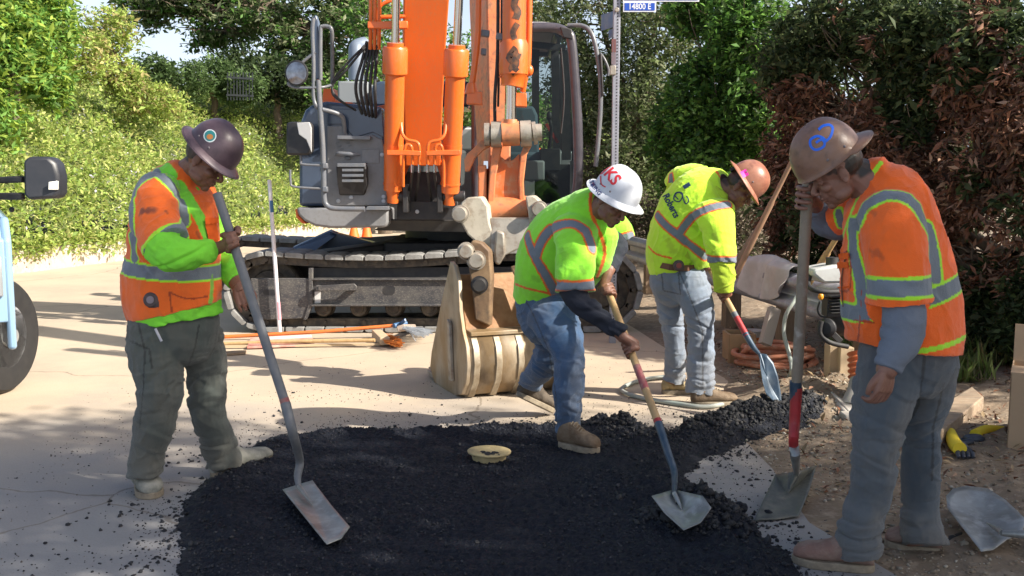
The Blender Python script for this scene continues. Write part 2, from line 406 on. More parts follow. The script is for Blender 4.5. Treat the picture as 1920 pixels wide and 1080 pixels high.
def boot(parent, heel, toe, ankle, width=.1, h=.10, m=None, ms=None, lift=0, name='boot', shaft=.05, slack=1.0):
    """heel/toe: sole ends on the ground (3-D), ankle: centre of the top of the shaft"""
    heel = Vector(heel); toe = Vector(toe); ax = (toe-heel); L = ax.length; ax.normalize(); sd = ax.cross(Vector((0, 0, 1))).normalized(); up = sd.cross(ax)
    prof = [(0.0, .55, .55), (.04, .72, .80), (.14, .80, 1.0), (.30, .78, 1.12), (.42, .80, 1.02), (.55, .92, .78), (.70, 1.04, .64), (.84, 1.0, .58), (.94, .80, .48), (1.0, .45, .30)]
    mb = MB(); vs = []; seg = 20; sole = .026
    for s, wf, hf in prof:
        for k in range(seg):
            a = 2*math.pi*k/seg; cx, cy = math.cos(a), math.sin(a)
            x = abs(cx)**.8*math.copysign(1, cx)*width/2*wf*.95; z = sole+h*hf/2+abs(cy)**.75*math.copysign(1, cy)*h*hf/2
            z = max(z, sole*.6); x *= 1-.22*max(0, cy)
            vs.append(heel+ax*(L*(.01+.97*s))+sd*x+up*z)
    n = len(prof); fs = [(i*seg+k, i*seg+(k+1) % seg, (i+1)*seg+(k+1) % seg, (i+1)*seg+k) for i in range(n-1) for k in range(seg)]
    fs += [tuple(reversed(range(seg))), tuple((n-1)*seg+k for k in range(seg))]; mb.add(vs, fs)
    a0 = heel+ax*L*.24+up*(sole+h*.45); an = Vector(ankle)
    mb.tube([a0, a0*.5+an*.5, an], [shaft*.95, shaft, shaft*1.02], 18, 3)
    o, V, Q = garment(name, mb, parent, m, .005, 3, fold=[(.0022, 26, 5)])
    so = MB(); ol = []
    for k in range(28):
        a = 2*math.pi*k/28; t = .5+.5*math.cos(a); wf = np.interp(t, [p[0] for p in prof], [p[1] for p in prof])
        wf = max(wf, .0) * (1 if .02 < t < .98 else .9)
        ol.append(heel+ax*(L*t)+sd*(math.sin(a)**1 if False else (abs(math.sin(a))**.55*math.copysign(1, math.sin(a))))*width/2*wf*1.05)
    so.prism(ol, up*(sole+.006)); so.build('sole', ms, o_parent(o, parent), bevel=.004)
    lc = MB()
    for k in range(5):
        t = .36+.055*k; wv = width*.23; zt = sole+h*float(np.interp(t, [p[0] for p in prof], [p[2] for p in prof]))+.0015
        lc.tube([heel+ax*L*t-sd*wv+up*(zt-.012), heel+ax*L*(t+.012)+up*(zt+.003), heel+ax*L*t+sd*wv+up*(zt-.012)], .0028, 6, 3)
    if slack: lc.build('lace', ms, o_parent(o, parent))
    return o
class Off:      # stand-in so that sub-parts can be placed in world space
    pass
def o_parent(o, root): return o
def hard_hat(parent, c, up, fwd, m, style='full', s=1.0, seed=1, scuff=None):
    R = frame(up, fwd); c = Vector(c); n, mr = 56, 16; V = []; kind = []
    a, b, h = .120*s, .145*s, .158*s
    def rad(th):
        x, y = math.cos(th)*a, math.sin(th)*b; return x, y
    for i in range(mr+1):
        ph = (math.pi/2)*(1-i/mr)           # from top to rim
        for k in range(n):
            th = 2*math.pi*k/n; x, y = rad(th); cr = math.cos(ph)**.86; z = h*math.sin(ph)**.92
            X, Y = x*cr, y*cr
            z += .006*s*math.exp(-(X/(.016*s))**2)*sstep(-.01, .05, z)*(1 if abs(Y) < b*.98 else .4)
            V.append((X, Y, z))
    nb = 5
    for j in range(1, nb+1):
        t = j/nb
        for k in range(n):
            th = 2*math.pi*k/n; x, y = rad(th); fy = math.sin(th)
            if style == 'full': wd = (.038+.010*max(0, fy)**2+.006*max(0, -fy)**2)*s; dz = -.017*s*t-.010*s*t*t*abs(math.cos(th))
            else: wd = (.006+.052*max(0, (fy-.25)/.75)**.8)*s if fy > .25 else .006*s; dz = -.012*s*t-.01*s*t*t*(fy > .3)
            g = 1+wd*t/math.hypot(x, y)
            V.append((x*g, y*g, dz+(.006*s if j == nb and False else 0)))
    rows = mr+1+nb; Fq = [(i*n+k, (i+1)*n+k, (i+1)*n+(k+1) % n, i*n+(k+1) % n) for i in range(rows-1) for k in range(n)]
    mb = MB(); mb.add([c+R @ Vector(v) for v in V], Fq)
    o = mb.build('hard_hat', m, parent, solid=.003); o.data.name = 'hard_hat'
    # rolled rim and suspension
    rim = MB(); e = V[-n:]; rim.tube([c+R @ Vector(v) for v in e+e[:1]], .0032*s, 8); rim.build('hat_rim', m, parent)
    hb = MB(); hb.tube([c+R @ Vector((math.cos(q/24*math.tau)*a*.86, math.sin(q/24*math.tau)*b*.86, -.006)) for q in range(25)], .009*s, 8)
    back = -1 if style == 'full' else 1
    hb.box(c+R @ Vector((0, back*b*.90, -.035)), (.07, .018, .03), R); hb.build('headband', mat('hat_band', (.02, .02, .022), .6), parent)
    ri = MB()
    for th in (.25, math.pi-.25, math.pi+.35, -.35):
        x, y = rad(th); ri.ell(c+R @ Vector((x*.985, y*.985, .024)), (.006, .006, .006), None, 8, 6)
    ri.build('rivet', mat('hat_band2', (.16, .14, .15), .5), parent)
    w_ = [c+R @ Vector(v) for v in V]
    return o, R, BVHTree.FromPolygons([tuple(v) for v in w_], Fq)
def ribbon(name, bvh, poly, wpx, m, parent, lift=.0025, closed=False, Yn=None):
    """thin print or tape that follows the surface; poly in photo pixels"""
    o = Vector((0, 0, CH)); mb = MB()
    pts = []
    for (x0, y0), (x1, y1) in zip(poly[:-1], poly[1:]):
        k = max(1, int(math.hypot(x1-x0, y1-y0)/2.5)); pts += [(x0+(x1-x0)*i/k, y0+(y1-y0)*i/k) for i in range(k)]
    pts.append(poly[-1]); rows = []
    for i, (x, y) in enumerate(pts):
        a = pts[max(i-1, 0)]; b = pts[min(i+1, len(pts)-1)]; dx, dy = b[0]-a[0], b[1]-a[1]; l = math.hypot(dx, dy) or 1
        row = []
        for s in (-.5, 0, .5):
            h = bvh.ray_cast(o, Vector(ray(x-dy/l*wpx*s, y+dx/l*wpx*s)).normalized())
            if h[0] is None: row = None; break
            row.append(h[0]+(h[1] if h[1].dot(h[0]-o) < 0 else -h[1])*lift)
        rows.append(row)
    for r0, r1 in zip(rows[:-1], rows[1:]):
        if r0 and r1 and (r0[1]-r1[1]).length < .05: mb.add(r0+r1, [(0, 1, 4, 3), (1, 2, 5, 4)])
    if mb.f: return mb.build(name, m, parent, clean=False)
def smooth_poly(p, k=6):
    out = []; n = len(p)
    for i in range(n-1):
        p0, p1, p2, p3 = [np.array(q, float) for q in (p[max(i-1, 0)], p[i], p[i+1], p[min(i+2, n-1)])]
        for j in range(k):
            t = j/k; out.append(tuple(.5*((2*p1)+(p2-p0)*t+(2*p0-5*p1+4*p2-p3)*t*t+(3*p1-p0-3*p2+p3)*t**3)))
    out.append(tuple(p[-1])); return out
def text_mesh(s, bold=.0, sub=2):
    cu = bpy.data.curves.new('t', 'FONT'); cu.body = s; cu.align_x = 'CENTER'; cu.align_y = 'CENTER'; cu.offset = bold; cu.resolution_u = 3
    o = bpy.data.objects.new('t', cu); COL.objects.link(o); dg = bpy.context.evaluated_depsgraph_get()
    me = bpy.data.meshes.new_from_object(o.evaluated_get(dg)); bpy.data.objects.remove(o); bpy.data.curves.remove(cu)
    b = bmesh.new(); b.from_mesh(me); bmesh.ops.triangulate(b, faces=b.faces)
    for _ in range(sub): bmesh.ops.subdivide_edges(b, edges=[e for e in b.edges if e.calc_length() > .08], cuts=1); bmesh.ops.triangulate(b, faces=b.faces)
    V = np.array([v.co[:] for v in b.verts]); T = [tuple(v.index for v in f.verts) for f in b.faces]; b.free(); bpy.data.meshes.remove(me)
    return V, T
def text_on(bvh, s, px, py, hpx, ang, m, parent, name='lettering', lift=.0025, wide=1.0, bold=.01, arc=0):
    V, T = text_mesh(s, bold, 3); o = Vector((0, 0, CH)); ca, sa = math.cos(ang), math.sin(ang); out = []; ok = []
    for x, y, _ in V:
        x *= hpx*1.4*wide; y *= hpx*1.4; y -= arc*x*x
        h = bvh.ray_cast(o, Vector(ray(px+x*ca+y*sa*1, py+x*sa*1-y*ca)).normalized())
        ok.append(h[0] is not None); out.append(tuple(h[0]+(h[1] if h[1].dot(h[0]-o) < 0 else -h[1])*lift) if ok[-1] else (0, 0, 0))
    T = [t for t in T if all(ok[i] for i in t)]
    mb = MB(); mb.add(out, T); return mb.build(name, m, parent, clean=False)
def text_flat(s, c, right, up, h, m, parent, name='lettering', wide=1.0, bold=.01, depth=None):
    V, T = text_mesh(s, bold, 0); c = Vector(c); r = Vector(right).normalized(); u = Vector(up).normalized()
    mb = MB(); mb.add([c+r*x*h*1.4*wide+u*y*h*1.4 for x, y, _ in V], T); return mb.build(name, m, parent, clean=False)
def creases(V, Nn, amp, freq, ang, seed, mask=None, wid=.24):
    """narrow fold lines running across the cloth; ang tilts them in the picture plane"""
    c, s_ = math.cos(ang), math.sin(ang); a = V[:, 0]*c+V[:, 2]*s_; b = -V[:, 0]*s_+V[:, 2]*c
    q = np.stack([a*freq*.42, V[:, 1]*freq*.42, b*freq*1.5], 1); q += .5*np.stack([vnoise(V*6, seed+1), vnoise(V*6+5, seed+2), vnoise(V*6+9, seed+3)], 1)
    n = vnoise(q, seed); d = -np.exp(-(n/wid)**2)+.55*np.exp(-((n-wid*1.9)/(wid*.9))**2)
    m = sstep(-.25, .35, vnoise(V*4.2, seed+4)) if mask is None else mask
    return V+Nn*(amp*d*m)[:, None]
# ------------------------------------------------------------------ colours and cloth materials
SILV = (.17, .205, .245); ORA = (.93, .155, .012); LIM = (.42, .86, .03); YEL = (.60, .95, .04)
m_vest = mat('vest_cloth', attr=True, c2=(.10, .07, .045), ns=7, mix=.22, rough=.85, bump=.35, bs=220, lo=.5, hi=.75, sheen=.3)
m_shirt = mat('shirt_cloth', attr=True, c2=(.05, .05, .04), ns=9, mix=.25, rough=.9, bump=.3, bs=260, lo=.5, hi=.75)
m_trouser = mat('trouser_cloth', attr=True, c2=(.20, .17, .13), ns=5, mix=.3, rough=.92, bump=.45, bs=420, sheen=.2, stretch=(1.6, 1.6, .7))
m_skin = mat('skin', attr=True, c2=(.16, .065, .04), ns=22, mix=.35, rough=.5, bump=.15, bs=160)
m_leather = mat('dusty_leather', (.13, .085, .05), .85, c2=(.26, .20, .14), ns=14, mix=.6, bump=.4, bs=90)
m_leather2 = mat('pinkish_leather', (.21, .12, .095), .85, c2=(.32, .24, .19), ns=12, mix=.7, bump=.4, bs=90)
m_leather3 = mat('pale_leather', (.20, .20, .17), .85, c2=(.36, .35, .30), ns=14, mix=.8, bump=.4, bs=90)
m_sole = mat('boot_sole', (.30, .25, .18), .9, c2=(.14, .11, .08), ns=30, mix=.6)
m_ink = mat('navy_ink', (.015, .05, .12), .8)
def band(V, C, poly, w, edge, ecol, mask=None, core=SILV):
    d = segdist(V, poly) if len(poly) > 1 else np.full(len(V), 9.)
    if mask is not None: d = np.where(mask, d, 9)
    C[d < w/2+edge] = ecol; return d < w/2, core
def pband(V, C, p3, w, edge, ecol, mask, core=SILV):
    """band where a plane through three points cuts the body"""
    a, b, c = [np.array(q) for q in p3]; n = norm(np.cross(b-a, c-a)); d = np.abs((V-a) @ n); d = np.where(mask, d, 9)
    C[d < w/2+edge] = ecol; return d < w/2, core
# ================================================================== excavator
m_or = mat('orange_paint', (.74, .135, .012), .40, c2=(.56, .12, .03), ns=3, mix=.45, coat=.25, bump=.04, bs=18, c3=(.55, .17, .06), ns3=90, stretch=(1, 1, .25))
m_oro = mat('orange_paint_worn', (.72, .20, .07), .5, c2=(.40, .22, .12), ns=7, mix=.7, c3=(.16, .10, .07), ns3=22, bump=.1, bs=40)
m_dg = mat('dark_grey_panel', (.22, .22, .225), .42, c2=(.15, .15, .155), ns=4, mix=.5, c3=(.17, .16, .15), ns3=30)
m_sd = mat('shaded_grey_panel', (.045, .065, .105), .22, c2=(.03, .04, .06), ns=3, mix=.4, coat=.6)  # dark grey bodywork with its bluish shade put into the colour
m_bk = mat('black_metal', (.018, .018, .021), .55, c2=(.05, .045, .04), ns=9, mix=.5)
m_rail = mat('grey_rail', (.13, .14, .16), .35, c2=(.20, .19, .18), ns=12, mix=.5)
m_chr = mat('chrome', (.75, .78, .80), .12, 1.0)
m_stl = mat('worn_steel', (.30, .27, .23), .5, .4, c2=(.42, .38, .32), ns=8, mix=.8, c3=(.16, .09, .05), ns3=14, bump=.15, bs=25)
m_trk = mat('track_steel', (.05, .042, .036), .65, .25, c2=(.15, .12, .085), ns=12, mix=.7, bump=.2, bs=60)
m_pad = mat('track_pad', (.26, .26, .25), .8, c2=(.14, .13, .12), ns=14, mix=.6, bump=.2, bs=50)
m_frm = mat('undercarriage_paint', (.04, .04, .045), .55, c2=(.13, .12, .105), ns=6, mix=.5, c3=(.22, .20, .17), ns3=60, bump=.15, bs=60, stretch=(1, 1, 1.6))
m_bkt = mat('bucket_steel', (.27, .18, .09), .5, .25, c2=(.40, .34, .26), ns=4, mix=.75, c3=(.075, .05, .035), ns3=6, bump=.25, bs=22, stretch=(1, 1, .5))
m_bkd = mat('rusty_steel', (.14, .085, .05), .65, .2, c2=(.30, .20, .11), ns=6, mix=.7, c3=(.06, .045, .035), ns3=16, bump=.2, bs=30)
m_rub = mat('rubber', (.02, .02, .022), .65, c2=(.06, .055, .05), ns=20, mix=.4)
m_gls = glassmat('cab_glass', (.42, .48, .47), -.025)
m_mir = mat('mirror_glass', (.34, .34, .36), .12, 1.0, c2=(.12, .10, .10), ns=16, mix=.6)
EX = thing('excavator', 'orange tracked excavator with raised boom and steel bucket resting on the road behind the workers', 'excavator', (-.75, 10.2, 0))
V3 = Vector
def PP(x, y, Y): return V3(P(x, y, Y))
def part(name, m, fn, parent=EX, **k):
    mb = MB(); fn(mb); return mb.build(name, m, parent, **k)
def panel(name, m, pts, Y, dep, parent=EX, **k):
    """pixel outline on a plane at Y, extruded away from the camera"""
    mb = MB(); mb.prism([PP(x, y, Y) if not isinstance(Y, (list, tuple)) else PP(x, y, Yv) for (x, y), Yv in zip(pts, Y if isinstance(Y, (list, tuple)) else [Y]*len(pts))], (0, dep, 0)); return mb.build(name, m, parent, **k)
# ---- tracks
def track(Yf, x0, x1, wid=.55, zt=.80, lift_l=0, sag=True, name='track'):
    """closed shoe path in the X-Z plane; Yf = front face"""
    r = .36; n = 46; zc = .40
    xa, xb = x0+r, x1-r
    path = []
    N1 = 80
    for i in range(N1): path.append((xb+(xa-xb)*i/N1, zc-r))
    for i in range(40): a = -math.pi/2-math.pi*i/40; path.append((xa+r*math.cos(a), zc+r*math.sin(a)))
    for i in range(N1):
        t = i/N1; path.append((xa+(xb-xa)*t, zc+r+(.05*math.sin(t*math.pi) if not sag else -.055*math.sin(min(1, t*1.5)*math.pi)+.03*t)))
    for i in range(40): a = math.pi/2-math.pi*i/40; path.append((xb+r*math.cos(a), zc+r+.03*(1-i/40)*0+r*0 if False else zc+r*math.sin(a)+(.03*(1-i/20) if i < 20 else 0)))
    path.append(path[0]); p = np.array(path); s = np.concatenate([[0], np.cumsum(np.linalg.norm(np.diff(p, axis=0), axis=1))])
    pit = s[-1]/n; tr = None
    ch = MB(); pins = []
    ang = []
    for i in range(n):
        q = [(np.interp((i+f)*pit, s, p[:, 0]), np.interp((i+f)*pit, s, p[:, 1])) for f in (.04, .96)]
        ang.append(q)
    for q in ang:
        a, b = [V3((c[0], Yf+wid/2, c[1])) for c in q]; t = (b-a).normalized(); nrm = V3((-t.z, 0, t.x))      # path runs so that the inside is to one side
        cen = V3(((x0+x1)/2, Yf+wid/2, zc)); 
        if nrm.dot(cen-(a+b)/2) < 0: nrm = -nrm
        for dy in (-.19, -.115, .115, .19):
            m_ = (a+b)/2+nrm*.05
            ch.bar(a+nrm*.055+V3((0, dy, 0))-t*.008, b+nrm*.055+V3((0, dy, 0))+t*.008, .028, .075, nrm)
        ch.tube([a+nrm*.055+V3((0, -.22, 0)), a+nrm*.055+V3((0, .22, 0))], .022, 10)
    tr = ch.build(name, m_trk, EX, smooth=False)
    sh = None
    for q in ang:
        a, b = [V3((c[0], Yf+wid/2, c[1])) for c in q]; t = (b-a).normalized(); nrm = V3((-t.z, 0, t.x)); cen = V3(((x0+x1)/2, Yf+wid/2, zc))
        if nrm.dot(cen-(a+b)/2) < 0: nrm = -nrm
        L = (b-a).length
        if sh is None:
            mb = MB(); mb.prism([(-L/2, -wid/2, -.02), (-L/2+.012, -wid/2, -.034), (L/2-.03, -wid/2, -.034), (L/2, -wid/2, -.02), (L/2, -wid/2, .018), (-L/2, -wid/2, .018)], (0, wid, 0))
            sh = mb.build('track_shoe', m_pad, None, bevel=.006); o = sh
        else: o = sh.copy(); COL.objects.link(o)
        o.parent = tr; mid = (a+b)/2; X = t; Z = nrm; Yv = Z.cross(X)
        M = Matrix((X, Yv, Z)).transposed().to_4x4(); M.translation = mid-wloc(EX); o.matrix_local = M
    return tr, xa, xb, zc, r
YT = 9.45
xl, xr = P(424, 560, YT)[0], P(1200, 560, YT)[0]
trk, xa, xb, zc, rr = track(YT, xl, xr)
track(11.75, P(395, 500, 11.75)[0], P(1120, 500, 11.75)[0])
def wheel(mb, x, z, r, y, w):
    mb.lathe([(0, 0), (r*.55, 0), (r*.6, .02), (r*.9, .02), (r*.95, 0), (r, .02), (r, w), (0, w)], (x, y, z), (0, 1, 0), 28)
part('idler', m_trk, lambda m: wheel(m, xa+.02, zc+.02, .30, YT+.16, .22))
part('sprocket', m_trk, lambda m: wheel(m, xb, zc, .30, YT+.16, .22))
for px in (605, 672, 738, 805, 872, 940, 1010):
    part('track_roller', m_trk, lambda m: m.lathe([(0, 0), (.045, 0), (.05, .015), (.075, .015), (.085, .03), (.085, .12), (.10, .125), (.10, .16), (.0, .16)], PP(px, 578, YT+.03), (0, 1, 0), 24))
part('carrier_roller', m_trk, lambda m: m.lathe([(0, 0), (.05, 0), (.06, .02), (.065, .16), (0, .16)], PP(846, 489, YT+.05), (0, 1, 0), 20))
Yf = YT-.02
def fr(m):
    m.prism([PP(585, 523, Yf), PP(1060, 523, Yf), PP(1060, 571, Yf), PP(585, 571, Yf)], (0, .16, 0))
    m.prism([PP(470, 522, Yf-.02), PP(583, 522, Yf-.02), PP(585, 570, Yf-.02), PP(570, 597, Yf-.02), PP(500, 600, Yf-.02), PP(470, 590, Yf-.02)], (0, .05, 0))
    m.prism([PP(578, 503, Yf-.035), PP(586, 503, Yf-.035), PP(586, 572, Yf-.035), PP(574, 600, Yf-.035), PP(568, 600, Yf-.035), PP(578, 570, Yf-.035)], (0, .06, 0))
    m.bar(PP(584, 572, Yf-.02), PP(1060, 572, Yf-.02), .06, .02); m.bar(PP(584, 524, Yf-.012), PP(1060, 524, Yf-.012), .05, .015)
part('track_frame', m_frm, fr, bevel=.006)
part('track_frame_top', m_bk, lambda m: m.prism([PP(588, 502, Yf+.14), PP(1060, 500, Yf+.14), PP(1060, 524, Yf+.14), PP(588, 524, Yf+.14)], (0, .3, 0)))
part('inner_beam', m_bk, lambda m: m.box(((xa+xb)/2, YT+.62, .42), (3.0, .12, .42)))
def step(m):
    a, b = PP(596, 536, Yf-.12), PP(668, 536, Yf-.12)
    m.prism([a, PP(664, 532, Yf-.12), PP(669, 537, Yf-.12), PP(667, 545, Yf-.12), PP(597, 546, Yf-.12)], (0, .03, 0)); m.bar(PP(600, 541, Yf), a+V3((0, .01, -.02)), .04, .05); m.bar(PP(664, 540, Yf), PP(664, 540, Yf-.11), .04, .05)
part('frame_step', m_frm, step, bevel=.005)
for pts in ([(493, 546), (497, 543), (517, 543), (520, 546), (520, 550), (516, 553), (497, 553), (493, 550)], ):
    panel('frame_slot', m_bk, pts, Yf-.0235, .004)
panel('frame_slot', m_bk, [(719, 540), (723, 536), (738, 536), (741, 540), (740, 549), (736, 553), (722, 553), (718, 549)], Yf-.0035, .004)
dcl = panel('decal_plate', mat('decal_white', (.6, .6, .58), .6), [(590, 547), (601, 546), (601, 568), (590, 569)], Yf-.004, .004)
# car body between the tracks and slew ring
part('car_body', m_bk, lambda m: (m.box((-.55, 10.85, .62), (1.5, 1.5, .42)), m.bar((-1.9, 9.9, .62), (-.9, 10.6, .72), .3, .28), m.bar((.8, 9.9, .62), (-.2, 10.6, .72), .3, .28), m.bar((-1.9, 11.9, .62), (-.9, 11.2, .72), .3, .28), m.bar((.8, 11.9, .62), (-.2, 11.2, .72), .3, .28)), bevel=.02)
part('slew_ring', m_bk, lambda m: m.lathe([(0, 0), (.62, 0), (.62, .2), (0, .2)], (-.55, 10.95, .80), (0, 0, 1), 40))
part('leg_cover', m_sd, lambda m: (m.prism([PP(548, 466, 10.6), PP(618, 434, 10.9), PP(632, 440, 10.9), PP(590, 470, 10.6)], (0, .1, .02)), m.prism([PP(619, 434, 10.9), PP(700, 455, 10.9), PP(700, 476, 10.9), PP(600, 470, 10.9)], (0, .15, 0))))
# ---- upper structure
YB = 9.30
def undr(m):
    m.prism([PP(700, 432, 9.5), PP(1090, 440, 9.9), PP(1090, 408, 9.9), PP(862, 412, 9.55), PP(730, 412, 9.45)], (.45, 2.6, 0))
part('main_frame', m_bk, undr, bevel=.01)
# body behind (counterweight etc.) in the machine's own heading
hd = V3((.22, -.975, 0)); rt = V3((-.975, -.22, 0))      # forward, machine right (picture left)
hinge = V3((-.55, 10.95, 0))
def mc(f, r, z): return hinge+hd*f+rt*r+V3((0, 0, z))
def mbox(m, f0, f1, r0, r1, z0, z1):
    m.prism([mc(f0, r0, z0), mc(f0, r1, z0), mc(f1, r1, z0), mc(f1, r0, z0)], (0, 0, z1-z0))
part('counterweight', m_or, lambda m: mbox(m, -1.9, -1.35, -1.3, 1.2, 1.02, 1.85), bevel=.06)
part('engine_cover', m_dg, lambda m: (mbox(m, -1.34, .1, -1.25, 1.15, 1.02, 1.78), mbox(m, -1.2, -.3, -.2, 1.0, 1.785, 2.05)), bevel=.03)
# front left box: rounded flank with bluish shade in its colour + grey front
pts = [(560, 250), (563, 228), (572, 206), (588, 194), (612, 190), (716, 200), (722, 240), (727, 300), (727, 387), (560, 387)]
panel('side_box', m_sd, pts, YB+.02, 1.25, bevel=.035)
fp = panel('front_panel', m_dg, [(613, 236), (640, 236), (660, 262), (697, 252), (716, 262), (724, 300), (727, 386), (613, 386)], YB, .05, bevel=.01)
panel('front_panel_shaded', m_sd, [(613, 204), (716, 204), (720, 258), (699, 248), (664, 258), (641, 233), (613, 233)], YB+.005, .04, bevel=.006)  # shade over the upper front panel, painted as a darker bluish piece
part('step_plate', m_rail, lambda m: m.prism([PP(632, 254, YB-.10), PP(694, 255, YB-.10), PP(694, 262, YB-.10), PP(632, 261, YB-.10)], (0, .11, 0)), bevel=.004)
part('step_plate', m_rail, lambda m: m.prism([PP(688, 387, YB-.16), PP(728, 387, YB-.16), PP(728, 394, YB-.16), PP(684, 394, YB-.16)], (0, .16, 0)), bevel=.004)
for cx, cy in ((632, 268), (652, 268), (636, 274), (656, 273), (640, 279)): part('vent_hole', m_rail, lambda m: m.bar(PP(cx-3, cy+1, YB-.012), PP(cx+4, cy-1, YB-.012), .01, .008))
part('latch_handle', m_rail, lambda m: (m.tube([PP(630, 290, YB-.02), PP(636, 288, YB-.05), PP(658, 289, YB-.06), PP(676, 290, YB-.03)], [.012, .02, .02, .006], 10, 3), m.ell(PP(652, 296, YB-.02), (.03, .015, .02))), bevel=0)
panel('access_hatch', m_dg, [(678, 281), (711, 279), (711, 306), (678, 306)], YB-.008, .012, bevel=.002)
part('footrest', m_bk, lambda m: (m.prism([PP(630, 311, YB-.14), PP(686, 311, YB-.14), PP(687, 345, YB-.14), PP(683, 366, YB-.02), PP(636, 366, YB-.02), PP(633, 345, YB-.14)], (0, .14, 0))), bevel=.012)
part('footrest_tread', m_rail, lambda m: [m.prism([PP(632, 306+k*0, YB-.15), PP(684, 306, YB-.15), PP(684, 313, YB-.15), PP(632, 313, YB-.15)], (0, .16, 0)) for k in (0,)], bevel=.003)
for yy in (319, 329, 339): part('footrest_bar', m_rail, lambda m: m.prism([PP(641, yy-2.5, YB-.15), PP(681, yy-2.5, YB-.15), PP(681, yy+2.5, YB-.15), PP(641, yy+2.5, YB-.15)], (0, .012, 0)), bevel=.002)
for cx, cy in ((719, 369), (719, 377), (634, 377), (658, 370), (716, 290)):
    part('bolt', mat('bolt', (.4, .41, .43), .4, .3), lambda m: m.lathe([(0, 0), (.018, .002), (.02, .012), (0, .016)], PP(cx, cy, YB-.012), (0, 1, 0), 12))
panel('bumper_base', m_dg, [(556, 389), (728, 391), (728, 420), (722, 427), (620, 428), (590, 424), (570, 414), (558, 402)], YB-.03, 1.2, bevel=.03)
panel('bumper_side', m_or, [(553, 392), (558, 391), (560, 404), (575, 420), (566, 419), (555, 408)], YB+.1, 1.1, bevel=.01)
part('battery_box', m_dg, lambda m: (m.prism([PP(625, 206, YB+.1), PP(678, 206, YB+.1), PP(678, 248, YB+.1), PP(625, 248, YB+.1)], (0, .5, 0)), m.prism([PP(680, 226, YB+.05), PP(715, 226, YB+.05), PP(715, 250, YB+.05), PP(680, 250, YB+.05)], (0, .5, 0))), bevel=.01)
part('orange_bracket', m_or, lambda m: (m.prism([PP(606, 166, YB+.4), PP(626, 166, YB+.4), PP(628, 192, YB+.4), PP(604, 192, YB+.4)], (0, .2, 0)), m.prism([PP(606, 188, YB+.3), PP(660, 192, YB+.3), PP(662, 206, YB+.3), PP(606, 206, YB+.3)], (0, .4, 0)), m.prism([PP(700, 200, YB+.4), PP(724, 196, YB+.4), PP(724, 240, YB+.4), PP(716, 232, YB+.4)], (0, .3, 0))), bevel=.006)
part('tool_box', mat('pale_grey_panel', (.22, .24, .25), .5), lambda m: m.prism([PP(633, 152, 10.6), PP(690, 152, 10.6), PP(690, 195, 10.6), PP(633, 195, 10.6)], (0, .6, 0)), bevel=.02)
part('engine_hood', m_sd, lambda m: m.prism([PP(694, 180, 10.4), PP(697, 160, 10.4), PP(708, 152, 10.4), PP(880, 152, 10.4), PP(880, 200, 10.4), PP(694, 200, 10.4)], (0, .9, 0)), bevel=.03)
part('exhaust', mat('exhaust', (.20, .24, .30), .45, .3), lambda m: m.tube([PP(668, 150, 10.9), PP(668, 100, 10.9), PP(670, 88, 10.95), PP(684, 82, 11.05)], [.085, .085, .08, .075], 20, 4))
# rails, mirrors
def tb(name, pts, r, m=m_rail, parent=EX, sm=5, seg=10):
    mb = MB(); mb.tube([PP(*q) if not isinstance(q, V3) else q for q in pts], r, seg, sm); return mb.build(name, m, parent)
YR = YB-.20
part('guard_plate', m_sd, lambda m: m.prism([PP(586, 32, YR), PP(592, 27, YR), PP(596, 40, YR), PP(600, 146, YR), PP(592, 150, YR), PP(587, 110, YR)], (0, .10, 0)), bevel=.008)
tb('handrail', [(588, 34, YR), (586, 60, YR), (588, 120, YR), (588, 180, YR), (594, 200, YR), (603, 205, YR+.1)], .018)
tb('handrail', [(601, 150, YR), (601, 58, YR), (604, 50, YR), (615, 50, YR), (622, 58, YR), (623, 100, YR+.1), (623, 158, YR+.15)], .018)
tb('handrail', [(597, 150, YR), (600, 200, YR), (605, 270, YR), (607, 330, YR), (608, 372, YR), (614, 386, YR), (630, 391, YR), (684, 392, YR)], .024)
tb('handrail', [(604, 205, YR), (630, 212, YR+.05), (643, 222, YR+.1), (646, 250, YR+.15)], .020)
tb('mirror_arm', [(541, 155, YR), (552, 164, YR), (600, 164, YR), (620, 160, YR+.1)], .012)
tb('mirror_arm', [(563, 262, YR), (564, 300, YR), (568, 308, YR), (608, 310, YR)], .011)
tb('guard_hook', [(544, 318, YR), (545, 340, YR), (552, 350, YR), (608, 354, YR)], .011)
for yy in (311, 355): part('clamp', m_rail, lambda m: m.box(PP(610, yy, YR-.02), (.045, .06, .05)), bevel=.008)
mr = part('square_mirror', m_bk, lambda m: m.prism([PP(536, 230, YR-.02), PP(545, 228, YR-.02), PP(580, 228, YR-.06), PP(584, 236, YR-.06), PP(584, 282, YR-.06), PP(578, 291, YR-.06), PP(538, 291, YR-.02), PP(535, 285, YR-.02)], (.01, .09, 0)), bevel=.02)
part('mirror_shell', mat('mirror_shell', (.42, .42, .42), .5), lambda m: m.prism([PP(556, 230, YR-.075), PP(580, 229, YR-.085), PP(584, 240, YR-.085), PP(584, 286, YR-.085), PP(574, 262, YR-.085), PP(560, 252, YR-.08)], (0, .02, 0)), mr, bevel=.006)
rm = part('round_mirror', m_bk, lambda m: m.lathe([(0, .05), (.09, .04), (.115, 0), (.105, -.008), (0, -.012)], PP(556, 137, YR-.03), (.25, 1, 0), 28))
part('mirror_glass', m_mir, lambda m: m.lathe([(0, -.012), (.04, -.010), (.098, 0), (0, .002)], PP(555.5, 137, YR-.045), (.25, 1, 0), 28), rm)
tb('mirror_arm', [(566, 118, YR), (578, 108, YR), (592, 98, YR)], .014)
tb('mirror_arm', [(540, 154, YR), (542, 160, YR), (550, 163, YR)], .012)
